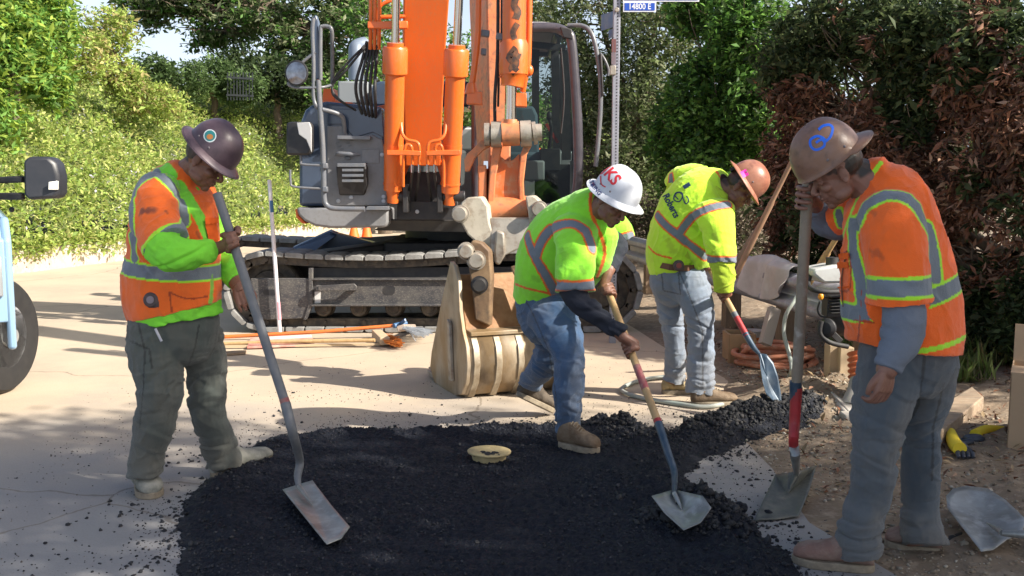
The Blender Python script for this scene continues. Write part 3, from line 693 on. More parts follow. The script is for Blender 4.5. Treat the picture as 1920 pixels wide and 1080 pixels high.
# hoses on the left
for k in range(5):
    x = 664+k*5.5
    tb('hydraulic_hose', [(688+k*5, 78+k*2, 9.25-.03*k), (680+k*6.5, 110, 9.2), (667+k*9, 160, 9.15-.04*k), (674+k*7.5, 200, 9.25-.03*k), (686+k*4.5, 228, 9.4)], .0145, m_rub, sm=6)
for k in range(2):
    tb('hydraulic_hose', [(684, 85+k*4, 9.2), (650, 120+k*10, 9.15), (626, 150+k*6, 9.2), (624, 172+k*4, 9.2), (640, 190, 9.2), (664, 205, 9.3), (690, 222, 9.4)], .011, m_rub, sm=6)
# boom valve pipes (orange) top left
for x in (695, 703, 711): tb('orange_pipe', [(x, -60, 9.0), (x, 40, 9.05), (x-1, 92, 9.15)], .017, m_or)
part('pipe_clamp', m_or, lambda m: (m.prism([PP(689, 40, 9.0), PP(764, 39, 9.0), PP(764, 53, 9.0), PP(689, 53, 9.0)], (0, .06, 0)),), bevel=.006)
tb('orange_pipe', [(706, 38, 9.1), (708, 18, 9.1), (722, 5, 9.1), (750, -2, 9.1)], .016, m_or)
tb('orange_pipe', [(712, 34, 9.1), (716, 32, 9.1), (760, 31, 9.1)], .018, m_or)
# boom
def boom(m):
    st = [((760, 826), 312, 9.55, .30), ((757, 830), 200, 9.42, .40), ((756, 835), 100, 9.28, .46), ((757, 842), 0, 9.15, .52), ((758, 850), -100, 9.0, .58)]
    rows = []
    for (a, b), y, Y, dp in st:
        p, q = PP(a, y, Y), PP(b, y, Y); rows.append([p, q, q+V3((-.06, dp, .1)), p+V3((-.06, dp, .1))])
    # beyond the frame: knee and forward section to the arm pin
    def sec(c, w, h, d):
        d = V3(d).normalized(); s = V3((.975, .22, 0)); u = s.cross(d); return [V3(c)-s*w/2-u*h/2, V3(c)+s*w/2-u*h/2, V3(c)+s*w/2+u*h/2, V3(c)-s*w/2+u*h/2]
    rows.append(sec((-.72, 9.15, 4.3), .42, .70, (.1, -.5, .8))); rows.append(sec((-.55, 8.6, 4.9), .40, .66, (.2, -.9, .35))); rows.append(sec((-.18, 7.55, 4.9), .36, .44, (.25, -.95, -.15))); rows.append(sec((-.05, 7.12, 4.75), .34, .30, (.25, -.95, -.3)))
    vs = [v for r in rows for v in r]; n = len(rows)
    m.add(vs, [(0, 1, 2, 3), tuple((n-1)*4+k for k in (3, 2, 1, 0))]+[(i*4+k, i*4+(k+1) % 4, (i+1)*4+(k+1) % 4, (i+1)*4+k) for i in range(n-1) for k in range(4)])
part('boom', m_or, boom, bevel=.012)
part('boom_bracket', m_or, lambda m: m.bar(PP(742, 345, 9.7), PP(762, 300, 9.6), .1, .06), bevel=.01); part('boom_bracket', m_or, lambda m: m.bar(PP(842, 345, 9.7), PP(826, 300, 9.6), .1, .06), bevel=.01)
# boom cylinders
def cyl(x0, y0, x1, y1, Y0, Y1, r, xr, name='boom_cylinder', head=(88, 136)):
    a, b = PP(x0, y0, Y0), PP(x1, y1, Y1); d = (b-a)
    f = lambda y: a+d*((y-y0)/(y1-y0))
    o = part(name, m_or, lambda m: (m.tube([f(y0-8), f(y1)], r, 28), m.tube([f(head[1]+3), f(head[1]), f(head[0]+4), f(head[0])], [r*1.06, r*1.28, r*1.28, r*1.15], 28), m.tube([f(head[0]), f(head[0]-7)], r*.85, 24),
              m.tube([f(y0+16), f(y0-8), f(y0-10)], [r*.66, r*.72, r*.9], 20), m.tube([f(268), f(285)], r*1.05, 28), m.tube([f(345), f(342)], [r*1.06]*2, 28)))
    part('rod', m_chr, lambda m: m.tube([f(head[0]-6), f(head[0]-6)+d*1.2], r*.42, 20), o); return o, f
c1, f1 = cyl(737, 364, 741, 96, 9.28, 9.02, .088, 0)
c2, f2 = cyl(843, 368, 856, 98, 9.30, 9.04, .088, 0, head=(92, 140))
for s, cx in ((1, 742), (-1, 846)):
    ox = cx+s*14
    part('cylinder_strap', m_or, lambda m: m.prism([PP(cx-17, 281, 9.05), PP(cx+17, 281, 9.05), PP(cx+s*47 if s > 0 else cx-47, 283, 9.05), PP(cx+s*47 if s > 0 else cx-47, 292, 9.05), PP(cx+17, 291, 9.05), PP(cx-17, 291, 9.05)][:6] if s > 0 else [PP(cx+17, 281, 9.05), PP(cx-17, 281, 9.05), PP(cx-47, 283, 9.05), PP(cx-47, 292, 9.05), PP(cx-17, 291, 9.05), PP(cx+17, 291, 9.05)], (0, .05, 0)), bevel=.006)
    tb('orange_pipe', [(cx+s*10, 225, 9.12), (cx+s*12, 250, 9.08), (cx+s*22, 262, 9.06), (cx+s*38, 266, 9.06), (cx+s*44, 276, 9.06), (cx+s*44, 308, 9.1)], .015, m_or)
    tb('orange_pipe', [(cx+s*14, 350, 9.14), (cx+s*14, 310, 9.10), (cx+s*17, 278, 9.06), (cx+s*23, 271, 9.06), (cx+s*30, 278, 9.06), (cx+s*31, 308, 9.1)], .014, m_or)
    for q in (44, 31): tb('hose_fitting', [(cx+s*q, 305, 9.1), (cx+s*q, 323, 9.12)], .014, m_chr, sm=0); tb('hydraulic_hose', [(cx+s*q, 322, 9.12), (cx+s*(q-3), 350, 9.3), (cx+s*(q-8), 380, 9.55)], .014, m_rub)
    part('cylinder_foot', m_bk, lambda m: (m.box(PP(cx+s*20, 372, 9.35), (.05, .22, .26)), m.tube([PP(cx-16, 368, 9.3), PP(cx+26, 368, 9.3)], .05, 18)), bevel=.008)
panel('boom_foot_wall', m_bk, [(730, 322), (862, 322), (866, 412), (730, 412)], 9.75, .1)
panel('lower_plate', m_bk, [(745, 378), (858, 378), (860, 412), (744, 412)], 9.42, .05, bevel=.005)
part('bolt', MATS['bolt'], lambda m: m.lathe([(0, 0), (.018, .002), (.02, .012), (0, .016)], PP(782, 397, 9.405), (0, 1, 0), 12))
# ---- cab
YC = 9.75
cb = V3((0, 1.75, 0))
def cabfr(m):
    rp = [(1000, 52, YC), (1040, 53, YC), (1062, 62, YC-.02), (1072, 80, YC-.02), (1080, 180, YC-.03), (1084, 260, YC-.03), (1084, 330, YC-.02), (1078, 372, YC), (1068, 388, YC), (985, 392, YC)]
    q = [PP(*p) for p in rp]; m.tube(q, .05, 12, 4)
    for x, y in ((1048, 60), (1075, 375)):
        m.tube([PP(x, y, YC), PP(x, y, YC)+cb], .05, 12)
    m.tube([PP(1060, 62, YC)+cb, PP(1076, 200, YC)+cb, PP(1074, 388, YC)+cb], .05, 12)
    m.tube([PP(1068, 70, YC+.9), PP(1080, 200, YC+.9), PP(1076, 380, YC+.9)], .035, 10)
    m.tube([PP(893, 56, YC), PP(893, 388, YC)], .05, 12); m.tube([PP(893, 56, YC)+cb, PP(893, 388, YC)+cb], .05, 12); m.tube([PP(893, 56, YC), PP(893, 56, YC)+cb], .05, 12)
    m.tube([PP(893, 54, YC), PP(1010, 52, YC)], .045, 12); m.tube([PP(893, 54, YC)+cb, PP(1060, 58, YC)+cb], .045, 12)
CB = part('cab', mat('cab_frame_grey', (.05, .046, .058), .35, c2=(.10, .09, .10), ns=6, mix=.5, coat=.3), cabfr)
part('roof', mat('cab_roof', (.36, .35, .36), .5, c2=(.25, .24, .24), ns=5, mix=.5), lambda m: m.prism([PP(890, 52, YC-.05), PP(1046, 55, YC-.05), PP(1042, 43, YC), PP(1020, 40, YC), PP(890, 40, YC)], V3((0, 1.85, 0))), CB, bevel=.03)
part('floor', m_bk, lambda m: m.prism([PP(880, 385, YC-.05), PP(1084, 385, YC-.05), PP(1084, 410, YC-.05), PP(880, 410, YC-.05)], cb*1.05), CB, bevel=.02)
part('lower_door', m_dg, lambda m: m.prism([PP(1084, 300, YC+.1), PP(1084, 385, YC+.1), PP(1083, 385, YC+.1)+V3((0, .8, 0)), PP(1083, 300, YC+.1)+V3((0, .8, 0))], (-.03, 0, 0)), CB)
part('back_wall', m_bk, lambda m: (m.prism([PP(893, 300, YC), PP(1076, 300, YC), PP(1076, 390, YC), PP(893, 390, YC)], (0, .05, 0)),), CB).location.y = 1.7
part('windscreen', m_gls, lambda m: m.add([PP(895, 58, YC-.02), PP(1058, 60, YC-.02), PP(1072, 90, YC-.02), PP(1083, 260, YC-.02), PP(1076, 375, YC-.02), PP(895, 390, YC-.02)], [(0, 1, 2, 3, 4, 5)]), CB)
part('side_window', m_gls, lambda m: m.add([PP(1070, 66, YC), PP(1086, 300, YC), PP(1086, 300, YC)+cb, PP(1070, 66, YC)+cb], [(0, 1, 2, 3)]), CB)
part('inner_pillar', m_bk, lambda m: (m.bar(PP(1058, 95, YC+.5), PP(1062, 300, YC+.5), .09, .09), m.bar(PP(1040, 80, YC+1.2), PP(1044, 300, YC+1.2), .14, .08), m.bar(PP(1004, 80, YC+1.6), PP(1004, 300, YC+1.6), .16, .08), m.bar(PP(960, 80, YC+.3), PP(1060, 90, YC+.3), .06, .06)), CB)
part('seat', mat('seat_fabric', (.11, .16, .20), .8), lambda m: (m.prism([PP(950, 202, YC+.9), PP(1000, 198, YC+.9), PP(1008, 215, YC+.9), PP(1012, 300, YC+.9), PP(940, 300, YC+.9)], (0, .14, 0)), m.prism([PP(935, 285, YC+.4), PP(1018, 285, YC+.4), PP(1018, 312, YC+.4), PP(935, 312, YC+.4)], (0, .55, 0))), CB, bevel=.03)
part('console', m_bk, lambda m: (m.box(PP(1030, 300, YC+.55), (.2, .5, .22)), m.box(PP(1035, 345, YC+.5), (.35, .3, .4)), m.tube([PP(1030, 280, YC+.45), PP(1034, 240, YC+.42), PP(1030, 222, YC+.40)], .02, 8), m.ell(PP(1030, 218, YC+.4), (.03, .03, .05))), CB, bevel=.01)
part('seat_belt', mat('belt_red', (.35, .04, .03), .6), lambda m: m.bar(PP(1024, 232, YC+.5), PP(1046, 268, YC+.5), .02, .03), CB)
part('joystick_pod', mat('pod_grey', (.28, .29, .29), .6), lambda m: (m.box(PP(1000, 320, YC+.35), (.22, .3, .2)), m.box(PP(1043, 300, YC+.5), (.08, .3, .22))), CB, bevel=.02)
tb('wiper', [(1052, 90, YC-.04), (1058, 180, YC-.04), (1052, 250, YC-.04)], .008, m_bk, CB)
part('cab_light', m_bk, lambda m: m.prism([PP(1050, 50, YC-.08), PP(1072, 54, YC-.08), PP(1074, 74, YC-.08), PP(1056, 70, YC-.08)], (0, .1, 0)), CB, bevel=.008)
part('wing_mirror', m_bk, lambda m: m.ell(PP(1075, 262, YC+.5), (.06, .03, .12)), CB)
tb('handrail', [(1064, 48, YC-.02), (1090, 48, YC-.05), (1106, 58, YC-.08), (1116, 84, YC-.1), (1125, 140, YC-.1), (1126, 200, YC-.1), (1122, 260, YC-.1), (1117, 312, YC-.1)], .022)
tb('door_handle', [(1126, 100, YC-.1), (1134, 112, YC-.12), (1141, 130, YC-.12), (1140, 142, YC-.12)], .012)
part('door_mirror', m_bk, lambda m: m.prism([PP(1124, 100, YC-.14), PP(1129, 100, YC-.14), PP(1132, 178, YC-.14), PP(1129, 182, YC-.14), PP(1127, 150, YC-.14)], (0, .14, 0)), bevel=.008)
# ---- arm (stick)
YA = 6.95
def arm(m):
    # left (right-hand side of machine) pale face and front face; tapering box
    Lf = [(884, -120), (886, 0), (884, 150), (876, 270), (888, 290), (884, 372), (912, 372), (918, 280), (916, 150), (918, 0), (918, -120)]
    z = [((884, 952), -260, 7.35, .52), ((886, 952), 0, 7.18, .46), ((889, 950), 160, 7.10, .40), ((891, 948), 300, 7.04, .30), ((893, 946), 385, 7.0, .24)]
    rows = []
    for (a, b), y, Y, dp in z:
        p, q = PP(a+26, y, Y), PP(b+10, y, Y); e = V3((-.12*dp/.4, dp*.9, 0)); rows.append([p, q, q+e, p+e])
    vs = [v for r in rows for v in r]; n = len(rows)
    m.add(vs, [(0, 1, 2, 3), tuple((n-1)*4+k for k in (3, 2, 1, 0))]+[(i*4+k, i*4+(k+1) % 4, (i+1)*4+(k+1) % 4, (i+1)*4+k) for i in range(n-1) for k in range(4)])
part('arm', m_oro, arm, bevel=.012)
part('arm_pipe', m_or, lambda m: (m.tube([PP(898, -60, 6.9), PP(896, 60, 6.9), PP(890, 120, 6.9), PP(885, 158, 6.9)], .022, 14, 4), m.prism([PP(876, 172, 6.86), PP(904, 172, 6.86), PP(904, 196, 6.86), PP(874, 194, 6.86)], (0, .12, 0)), m.tube([PP(884, 156, 6.9), PP(884, 176, 6.9)], [.03, .05], 14)), bevel=.004)
part('arm_pipe', m_or, lambda m: (m.tube([PP(993, -60, 6.85), PP(992, 60, 6.85), PP(990, 120, 6.85), PP(984, 150, 6.86), PP(980, 172, 6.88)], .020, 14, 4), m.prism([PP(968, 174, 6.84), PP(987, 174, 6.84), PP(988, 200, 6.84), PP(968, 199, 6.84)], (0, .12, 0)), m.ell(PP(992, 132, 6.85), (.03, .03, .04))), bevel=.004)
tb('hydraulic_hose', [(934, -40, 6.9), (933, 100, 6.9), (928, 180, 6.9), (928, 228, 6.95)], .012, m_rub); tb('hydraulic_hose', [(941, -40, 6.88), (940, 80, 6.88), (936, 130, 6.9), (934, 200, 6.95)], .008, m_rub)
for q in (((902, 62, 6.95), (918, 64, 6.95)), ((902, 97, 6.95), (912, 98, 6.95)), ((930, 68, 6.85), (945, 70, 6.85))): part('arm_clamp', m_rail, lambda m: m.bar(PP(*q[0]), PP(*q[1]), .05, .045), bevel=.005)
def bc(m):
    Yc = 6.78; f = lambda x, y: PP(x, y, Yc)
    m.tube([f(965, -120), f(964, 78)], .079, 28); m.tube([f(964, 76), f(964, 84), f(963, 120), f(963, 140)], [.083, .096, .098, .098], 28); m.tube([f(963, 138), f(962, 146), f(960, 162)], [.098, .080, .076], 28)
cyb = part('bucket_cylinder', m_or, bc)
_cb = MB(); bc(_cb); _cb = BVHTree.FromPolygons(_cb.v, _cb.f); _g = mat('grease', (.05, .03, .022), .45, c2=(.25, .09, .03), ns=30, mix=.6)
for q, w_ in (([(968, -5), (964, 10), (971, 22), (967, 36)], 13), ([(971, 44), (966, 52), (962, 62), (966, 74)], 11), ([(958, 92), (964, 98), (957, 108), (966, 116), (962, 128), (968, 136)], 17), ([(974, 100), (970, 110)], 9)):
    ribbon('oil_stain', _cb, smooth_poly(q, 4), w_, _g, cyb, .002)
for k in range(9): part('gland_bolt', m_or, lambda m: m.lathe([(0, 0), (.009, 0), (.009, .014), (0, .014)], PP(938+k*5.6, 142, 6.78-.07*math.sin((k+.5)/9*math.pi)), (0, 0, -1), 8), cyb)
part('rod', m_chr, lambda m: m.tube([PP(958, 160, 6.80), PP(957, 232, 6.84)], .040, 24), cyb)
part('rod_eye', m_oro, lambda m: (m.tube([PP(957, 224, 6.84), PP(957, 240, 6.84)], [.045, .055], 20), m.tube([PP(941, 252, 6.84), PP(974, 250, 6.84)], .082, 24)))
part('link_pin', m_stl, lambda m: (m.tube([PP(908, 252, 6.86), PP(1016, 248, 6.86)], .058, 20), m.tube([PP(908, 252, 6.86), PP(918, 252, 6.86)], .078, 20), m.tube([PP(921, 252, 6.86), PP(940, 252, 6.86)], .088, 22), m.tube([PP(976, 251, 6.86), PP(996, 250, 6.86)], .088, 22), m.tube([PP(999, 250, 6.86), PP(1006, 249, 6.86)], .078, 22)))
part('link', m_oro, lambda m: m.prism([PP(870, 300, 6.9), PP(876, 288, 6.9), PP(888, 278, 6.9), PP(902, 262, 6.9), PP(922, 258, 6.9), PP(924, 272, 6.9), PP(906, 282, 6.9), PP(890, 298, 6.9), PP(880, 322, 6.9), PP(872, 322, 6.9)], (0, .06, 0)), bevel=.006)
def hl(m):
    Y = 6.88
    m.prism([PP(925, 268, Y), PP(942, 272, Y), (PP(930, 330, Y)), PP(926, 385, Y), PP(914, 385, Y), PP(918, 320, Y)], (0, .12, 0))
    m.prism([PP(984, 268, Y), PP(998, 272, Y), PP(988, 290, Y), PP(982, 340, Y), PP(984, 384, Y), PP(974, 384, Y), PP(972, 330, Y), PP(976, 290, Y)], (0, .12, 0))
part('link_side', m_oro, hl, bevel=.008)
part('link_plate', mat('orange_dirty', (.66, .13, .02), .5, c2=(.45, .22, .10), ns=6, mix=.6, c3=(.5, .36, .22), ns3=14), lambda m: m.prism([PP(930, 288, 6.93), PP(942, 296, 6.93), PP(950, 302, 6.93), PP(962, 300, 6.93), PP(974, 288, 6.93), PP(976, 340, 6.93), PP(976, 385, 6.93), PP(924, 385, 6.93), PP(928, 340, 6.93)], (0, .05, 0)), bevel=.006)
part('arm_nose', m_oro, lambda m: (m.tube([PP(916, 394, 6.94), PP(990, 390, 6.94)], .085, 24), m.box(PP(905, 350, 7.0), (.06, .2, .3))), bevel=.01)
part('grab_pin', m_chr, lambda m: (m.bar(PP(911, 302, 6.93), PP(911, 316, 6.93), .03, .03)))
# quick coupler
YQ = 6.78
def cp(m):
    m.prism([PP(860, 398, YQ), PP(864, 380, YQ), PP(876, 370, YQ), PP(903, 368, YQ), PP(914, 386, YQ), PP(918, 418, YQ), PP(926, 440, YQ), PP(926, 470, YQ), PP(912, 474, YQ), PP(900, 462, YQ), PP(876, 440, YQ), PP(864, 418, YQ)], (.02, .09, 0))
    m.prism([PP(984, 368, YQ), PP(1000, 366, YQ), PP(1012, 376, YQ), PP(1016, 398, YQ), PP(1010, 430, YQ), PP(1004, 460, YQ), PP(994, 440, YQ), PP(990, 400, YQ)], (.02, .09, 0)); m.tube([PP(900, 425, YQ+.06), PP(1004, 422, YQ+.06)], .05, 14)
cq = part('quick_coupler', mat('coupler_paint', (.40, .36, .29), .5, c2=(.52, .47, .38), ns=6, mix=.7, c3=(.18, .12, .08), ns3=20, bump=.1, bs=30), cp, bevel=.012)
part('coupler_body', m_stl, lambda m: (m.prism([PP(918, 408, YQ+.02), PP(998, 408, YQ+.02), PP(1004, 432, YQ), PP(1000, 452, YQ-.03), PP(970, 468, YQ-.04), PP(946, 480, YQ-.06), PP(930, 482, YQ-.05), PP(918, 470, YQ-.02)], (.02, .22, 0)), m.prism([PP(930, 432, YQ-.06), PP(946, 436, YQ-.06), PP(948, 478, YQ-.06), PP(936, 498, YQ-.05), PP(928, 494, YQ-.05), PP(926, 470, YQ-.05)], (0, .08, 0))), cq, bevel=.014)
for x, y, r in ((863, 401, .060), (1011, 392, .055)): part('coupler_pin', m_stl, lambda m: (m.lathe([(0, -.06), (r*.75, -.06), (r*.85, -.05), (r*.85, 0), (r, 0), (r, .05), (0, .05)], PP(x, y, YQ-.02), (.1, 1, 0), 22)), cq)
text_flat('EXTION'[0:2], PP(889, 401, YQ-.004), (1, 0, .3), (-.3, 0, 1), .05, m_bk, cq) if False else None
# bucket ears and pins
YE = 6.66
ear = part('bucket_ear', m_bkd, lambda m: (m.prism([PP(873, 470, YE), PP(885, 450, YE), PP(903, 455, YE), PP(918, 470, YE), PP(922, 520, YE), PP(920, 560, YE), PP(918, 612, YE), PP(890, 600, YE), PP(884, 540, YE)], (.02, .07, 0)), m.prism([PP(955, 500, YE), PP(1010, 490, YE), PP(1012, 600, YE), PP(990, 612, YE), PP(984, 560, YE)], (.02, .07, 0))), bevel=.012)
for x, y, r in ((874, 471, .05), (893, 488, .055), (899, 534, .05)): part('bucket_pin', m_bk if y > 500 else m_stl, lambda m: m.lathe([(0, -.05), (r*.8, -.05), (r, -.035), (r, .0), (r*1.2, .0), (r*1.2, .03), (0, .03)], PP(x, y, YE-.01), (0, 1, 0), 22), ear)
# bucket: profile in depth/height swept across the width
BW = .74
bl0 = V3(G(868, 748)); 
bx = V3((.925, .38, 0)).normalized()   # width direction, left edge nearer the camera
by = V3((-.38, .925, 0)).normalized()
bo = V3((bl0.x-.02, bl0.y+.06, 0))
# outline (d away from camera, z)
prof = [(.10, .83), (.06, .70), (.02, .56), (-.02, .44), (-.10, .425), (-.15, .36), (-.17, .25), (-.14, .13), (-.06, .04), (.06, .005), (.25, .0), (.50, .03)]
def bw(d, z, s): return bo+by*d+bx*s+V3((0, 0, z))
def shell(m):
    n = len(prof); vs = [bw(d, z, s) for s in (.012, BW-.012) for d, z in prof]
    m.add(vs, [(i, i+1, n+i+1, n+i) for i in range(n-1)])
bk = part('bucket', m_bkt, shell, solid=.03)
part('back_plate', mat('rust_brown_steel', (.24, .11, .035), .55, .1, c2=(.40, .24, .11), ns=5, mix=.7, c3=(.08, .045, .03), ns3=8, bump=.25, bs=26), lambda m: m.prism([bw(d-.022, z, .03) for d, z in prof[:4]]+[bw(d-.006, z, .03) for d, z in reversed(prof[:4])], bx*(BW-.07)), bk, bevel=.004)
shelf = part('bucket_shelf', m_bkt, lambda m: m.prism([bw(-.02, .44, .03), bw(-.13, .432, .03), bw(-.13, .432, BW-.03), bw(-.02, .44, BW-.03)], (0, 0, .03)), bk, bevel=.006)
def sidep(m, s):
    pl = [(-.02, .80), (.06, .90), (.14, .92), (.34, .62), (.58, .22), (.62, .10), (.52, .0), (.25, -.003), (.05, .0), (-.08, .035), (-.16, .13), (-.19, .25), (-.17, .37), (-.10, .46), (-.04, .60)]
    m.prism([bw(d, z, s) for d, z in pl], bx*.03)
part('bucket_side', m_bkt, lambda m: sidep(m, -.02), bk, bevel=.006); part('bucket_side', m_bkt, lambda m: sidep(m, BW-.01), bk, bevel=.006)
part('wear_strip', mat('bright_worn_steel', (.42, .36, .27), .45, .3, c2=(.20, .14, .08), ns=9, mix=.8), lambda m: [m.prism([bw(d-.028 if z > .05 else d-.01, z-(0 if z > .05 else .028), s) for d, z in prof[4:11]]+[bw(d, z, s) for d, z in reversed(prof[4:11])], bx*.045) for s in (.03, .19, .35, .51, .66)], bk, bevel=.004)
part('cutting_edge', m_stl, lambda m: m.prism([bw(.44, .0, -.01), bw(.72, .035, -.01), bw(.72, .06, -.01), bw(.44, .045, -.01)], bx*(BW+.02)), bk, bevel=.004)
for k in range(5): part('bucket_tooth', m_stl, lambda m: m.prism([bw(.66, .02, .02+k*.16), bw(.82, .05, .03+k*.16), bw(.82, .06, .03+k*.16), bw(.66, .085, .02+k*.16)], bx*.07), bk, bevel=.005)
part('rib', m_stl, lambda m: m.prism([bw(.10, .50, -.045), bw(.15, .52, -.045), bw(.12, .10, -.045), bw(.06, .10, -.045)], bx*.022), bk, bevel=.004)
# ================================================================== ground
m_road = mat('concrete_road', (.50, .405, .295), .85, c2=(.38, .31, .24), ns=1.1, mix=.6, c3=(.50, .40, .28), ns3=9, bump=.12, bs=70)
def add_road_detail():
    m = m_road; t = m.node_tree; N = t.nodes; L = t.links; b = N['Principled BSDF']; src = b.inputs['Base Color'].links[0].from_socket
    tc = N.new('ShaderNodeTexCoord')
    # bluish-grey foreground shade mixed into the near concrete colour; cracks; specks
    sp = N.new('ShaderNodeSeparateXYZ'); L.new(tc.outputs['Object'], sp.inputs[0])
    n = N.new('ShaderNodeTexNoise'); n.inputs['Scale'].default_value = 1.3; n.inputs['Detail'].default_value = 6; L.new(tc.outputs['Object'], n.inputs['Vector'])
    ad = N.new('ShaderNodeMath'); ad.operation = 'MULTIPLY_ADD'; ad.inputs[1].default_value = 2.4; L.new(n.outputs[0], ad.inputs[0]); L.new(sp.outputs[1], ad.inputs[2])
    mr = N.new('ShaderNodeMapRange'); mr.inputs[1].default_value = 8.0; mr.inputs[2].default_value = 5.8; mr.inputs[4].default_value = .85; L.new(ad.outputs[0], mr.inputs[0])
    mx = N.new('ShaderNodeMix'); mx.data_type = 'RGBA'; L.new(mr.outputs[0], mx.inputs[0]); L.new(src, mx.inputs[6]); mx.inputs[7].default_value = (.225, .235, .25, 1)
    v = N.new('ShaderNodeTexVoronoi'); v.feature = 'DISTANCE_TO_EDGE'; v.inputs['Scale'].default_value = .42
    wn_ = N.new('ShaderNodeTexNoise'); wn_.inputs['Scale'].default_value = 2.2; wn_.inputs['Detail'].default_value = 5; L.new(tc.outputs['Object'], wn_.inputs['Vector'])
    mm = N.new('ShaderNodeMix'); mm.data_type = 'VECTOR'; mm.inputs[0].default_value = .22; L.new(tc.outputs['Object'], mm.inputs[4]); L.new(wn_.outputs['Color'], mm.inputs[5]); L.new(mm.outputs[1], v.inputs['Vector'])
    cr = N.new('ShaderNodeMapRange'); cr.inputs[1].default_value = .0012; cr.inputs[2].default_value = .0035; cr.inputs[3].default_value = .55; cr.inputs[4].default_value = 0; L.new(v.outputs['Distance'], cr.inputs[0])
    m2 = N.new('ShaderNodeMix'); m2.data_type = 'RGBA'; L.new(cr.outputs[0], m2.inputs[0]); L.new(mx.outputs[2], m2.inputs[6]); m2.inputs[7].default_value = (.12, .09, .06, 1)
    s = N.new('ShaderNodeTexNoise'); s.inputs['Scale'].default_value = 120; s.inputs['Detail'].default_value = 3; L.new(tc.outputs['Object'], s.inputs['Vector'])
    sr = N.new('ShaderNodeMapRange'); sr.inputs[1].default_value = .56; sr.inputs[2].default_value = .68; sr.inputs[4].default_value = .35; L.new(s.outputs[0], sr.inputs[0])
    m3 = N.new('ShaderNodeMix'); m3.data_type = 'RGBA'; L.new(sr.outputs[0], m3.inputs[0]); L.new(m2.outputs[2], m3.inputs[6]); m3.inputs[7].default_value = (.17, .14, .11, 1)
    L.new(m3.outputs[2], b.inputs['Base Color'])
add_road_detail()
m_dirt = mat('dirt', (.23, .17, .115), .95, c2=(.14, .11, .08), ns=2.5, mix=.6, c3=(.38, .31, .23), ns3=16, bump=.8, bs=45)
m_soil = mat('bank_soil', (.09, .115, .03), 1.0, c2=(.06, .07, .03), ns=3, mix=.5)
o = MB().add([(-60, -12, -.03), (60, -12, -.03), (60, 120, -.03), (-60, 120, -.03)], [(0, 1, 2, 3)]).build('ground', m_dirt, None); o['kind'] = 'structure'
# road: right edge runs from under the right worker back to the guardrail
redge = [(2.6, -6), (1.9, 2.2), (1.62, 3.2), (1.35, 4.2), (1.4, 5.0), (1.38, 5.7), (1.6, 6.4), (1.7, 7.2), (1.45, 8.2), (1.3, 9.5), (1.0, 12), (.4, 18), (-.8, 30), (-3, 50)]
ledge = [(-13.5, -6), (-8.4, 14.6), (-6.6, 20), (-5.6, 26), (-6.5, 50)]
vs = [(x, y, 0.0) for x, y in ledge]+[(x, y, 0.0) for x, y in reversed(redge)]
o = MB().add(vs, [tuple(range(len(vs)))]).build('road', m_road, None); o['kind'] = 'structure'
# dirt shoulder heightfield on the right
def grid(name, x0, x1, y0, y1, st, hf, m, mask=None, kind='structure', col=None):
    xs = np.arange(x0, x1, st); ys = np.arange(y0, y1, st); X, Y = np.meshgrid(xs, ys, indexing='ij'); nx, ny = X.shape
    Pn = np.stack([X.ravel(), Y.ravel(), np.zeros(X.size)], 1); Z = hf(Pn); Pn[:, 2] = Z
    i, j = np.meshgrid(np.arange(nx-1), np.arange(ny-1), indexing='ij'); k = (i*ny+j).ravel(); Q = np.stack([k, k+ny, k+ny+1, k+1], 1)
    if mask is not None:
        mk = mask(Pn); Q = Q[mk[Q].any(1)]; used = np.unique(Q); re = -np.ones(len(Pn), int); re[used] = np.arange(len(used)); Pn = Pn[used]; Q = re[Q]
    o = npmesh(name, Pn, Q, m, None, None, smooth=True); o['kind'] = kind; return o
def inpoly(Pn, poly):
    x, y = Pn[:, 0], Pn[:, 1]; ins = np.zeros(len(Pn), bool); n = len(poly)
    for i in range(n):
        (x1, y1), (x2, y2) = poly[i], poly[(i+1) % n]
        c = ((y1 > y) != (y2 > y)); xi = (x2-x1)*(y-y1)/((y2-y1) if abs(y2-y1) > 1e-9 else 1e-9)+x1; ins ^= c & (x < xi)
    return ins
def edist(Pn, poly):
    q = Pn.copy(); q[:, 2] = 0; p = [np.array([a, b, 0.]) for a, b in poly]; return segdist(q, p+[p[0]])
rx = np.array([a for a, _ in redge]); ry = np.array([b for _, b in redge])
def shoulder_h(Pn):
    e = np.interp(Pn[:, 1], ry, rx); d = Pn[:, 0]-e
    h = sstep(-.05, .5, d)*.03+sstep(.4, 2.2, d)*.10
    h += (fbm(Pn*1.7, 4, 2)*.04+fbm(Pn*14, 3, 5)*.022)*sstep(-.02, .35, d)
    # spoil heap near the rammer
    h += .10*np.exp(-(((Pn[:, 0]-2.0)/.55)**2+((Pn[:, 1]-6.6)/.45)**2))*(1+.6*fbm(Pn*9, 3, 8))
    return h+.004-.03*sstep(.0, -.25, d)
grid('dirt_shoulder', 1.1, 6.5, 2.0, 13, .03, shoulder_h, m_dirt, lambda Pn: Pn[:, 0] > np.interp(Pn[:, 1], ry, rx)-.14)
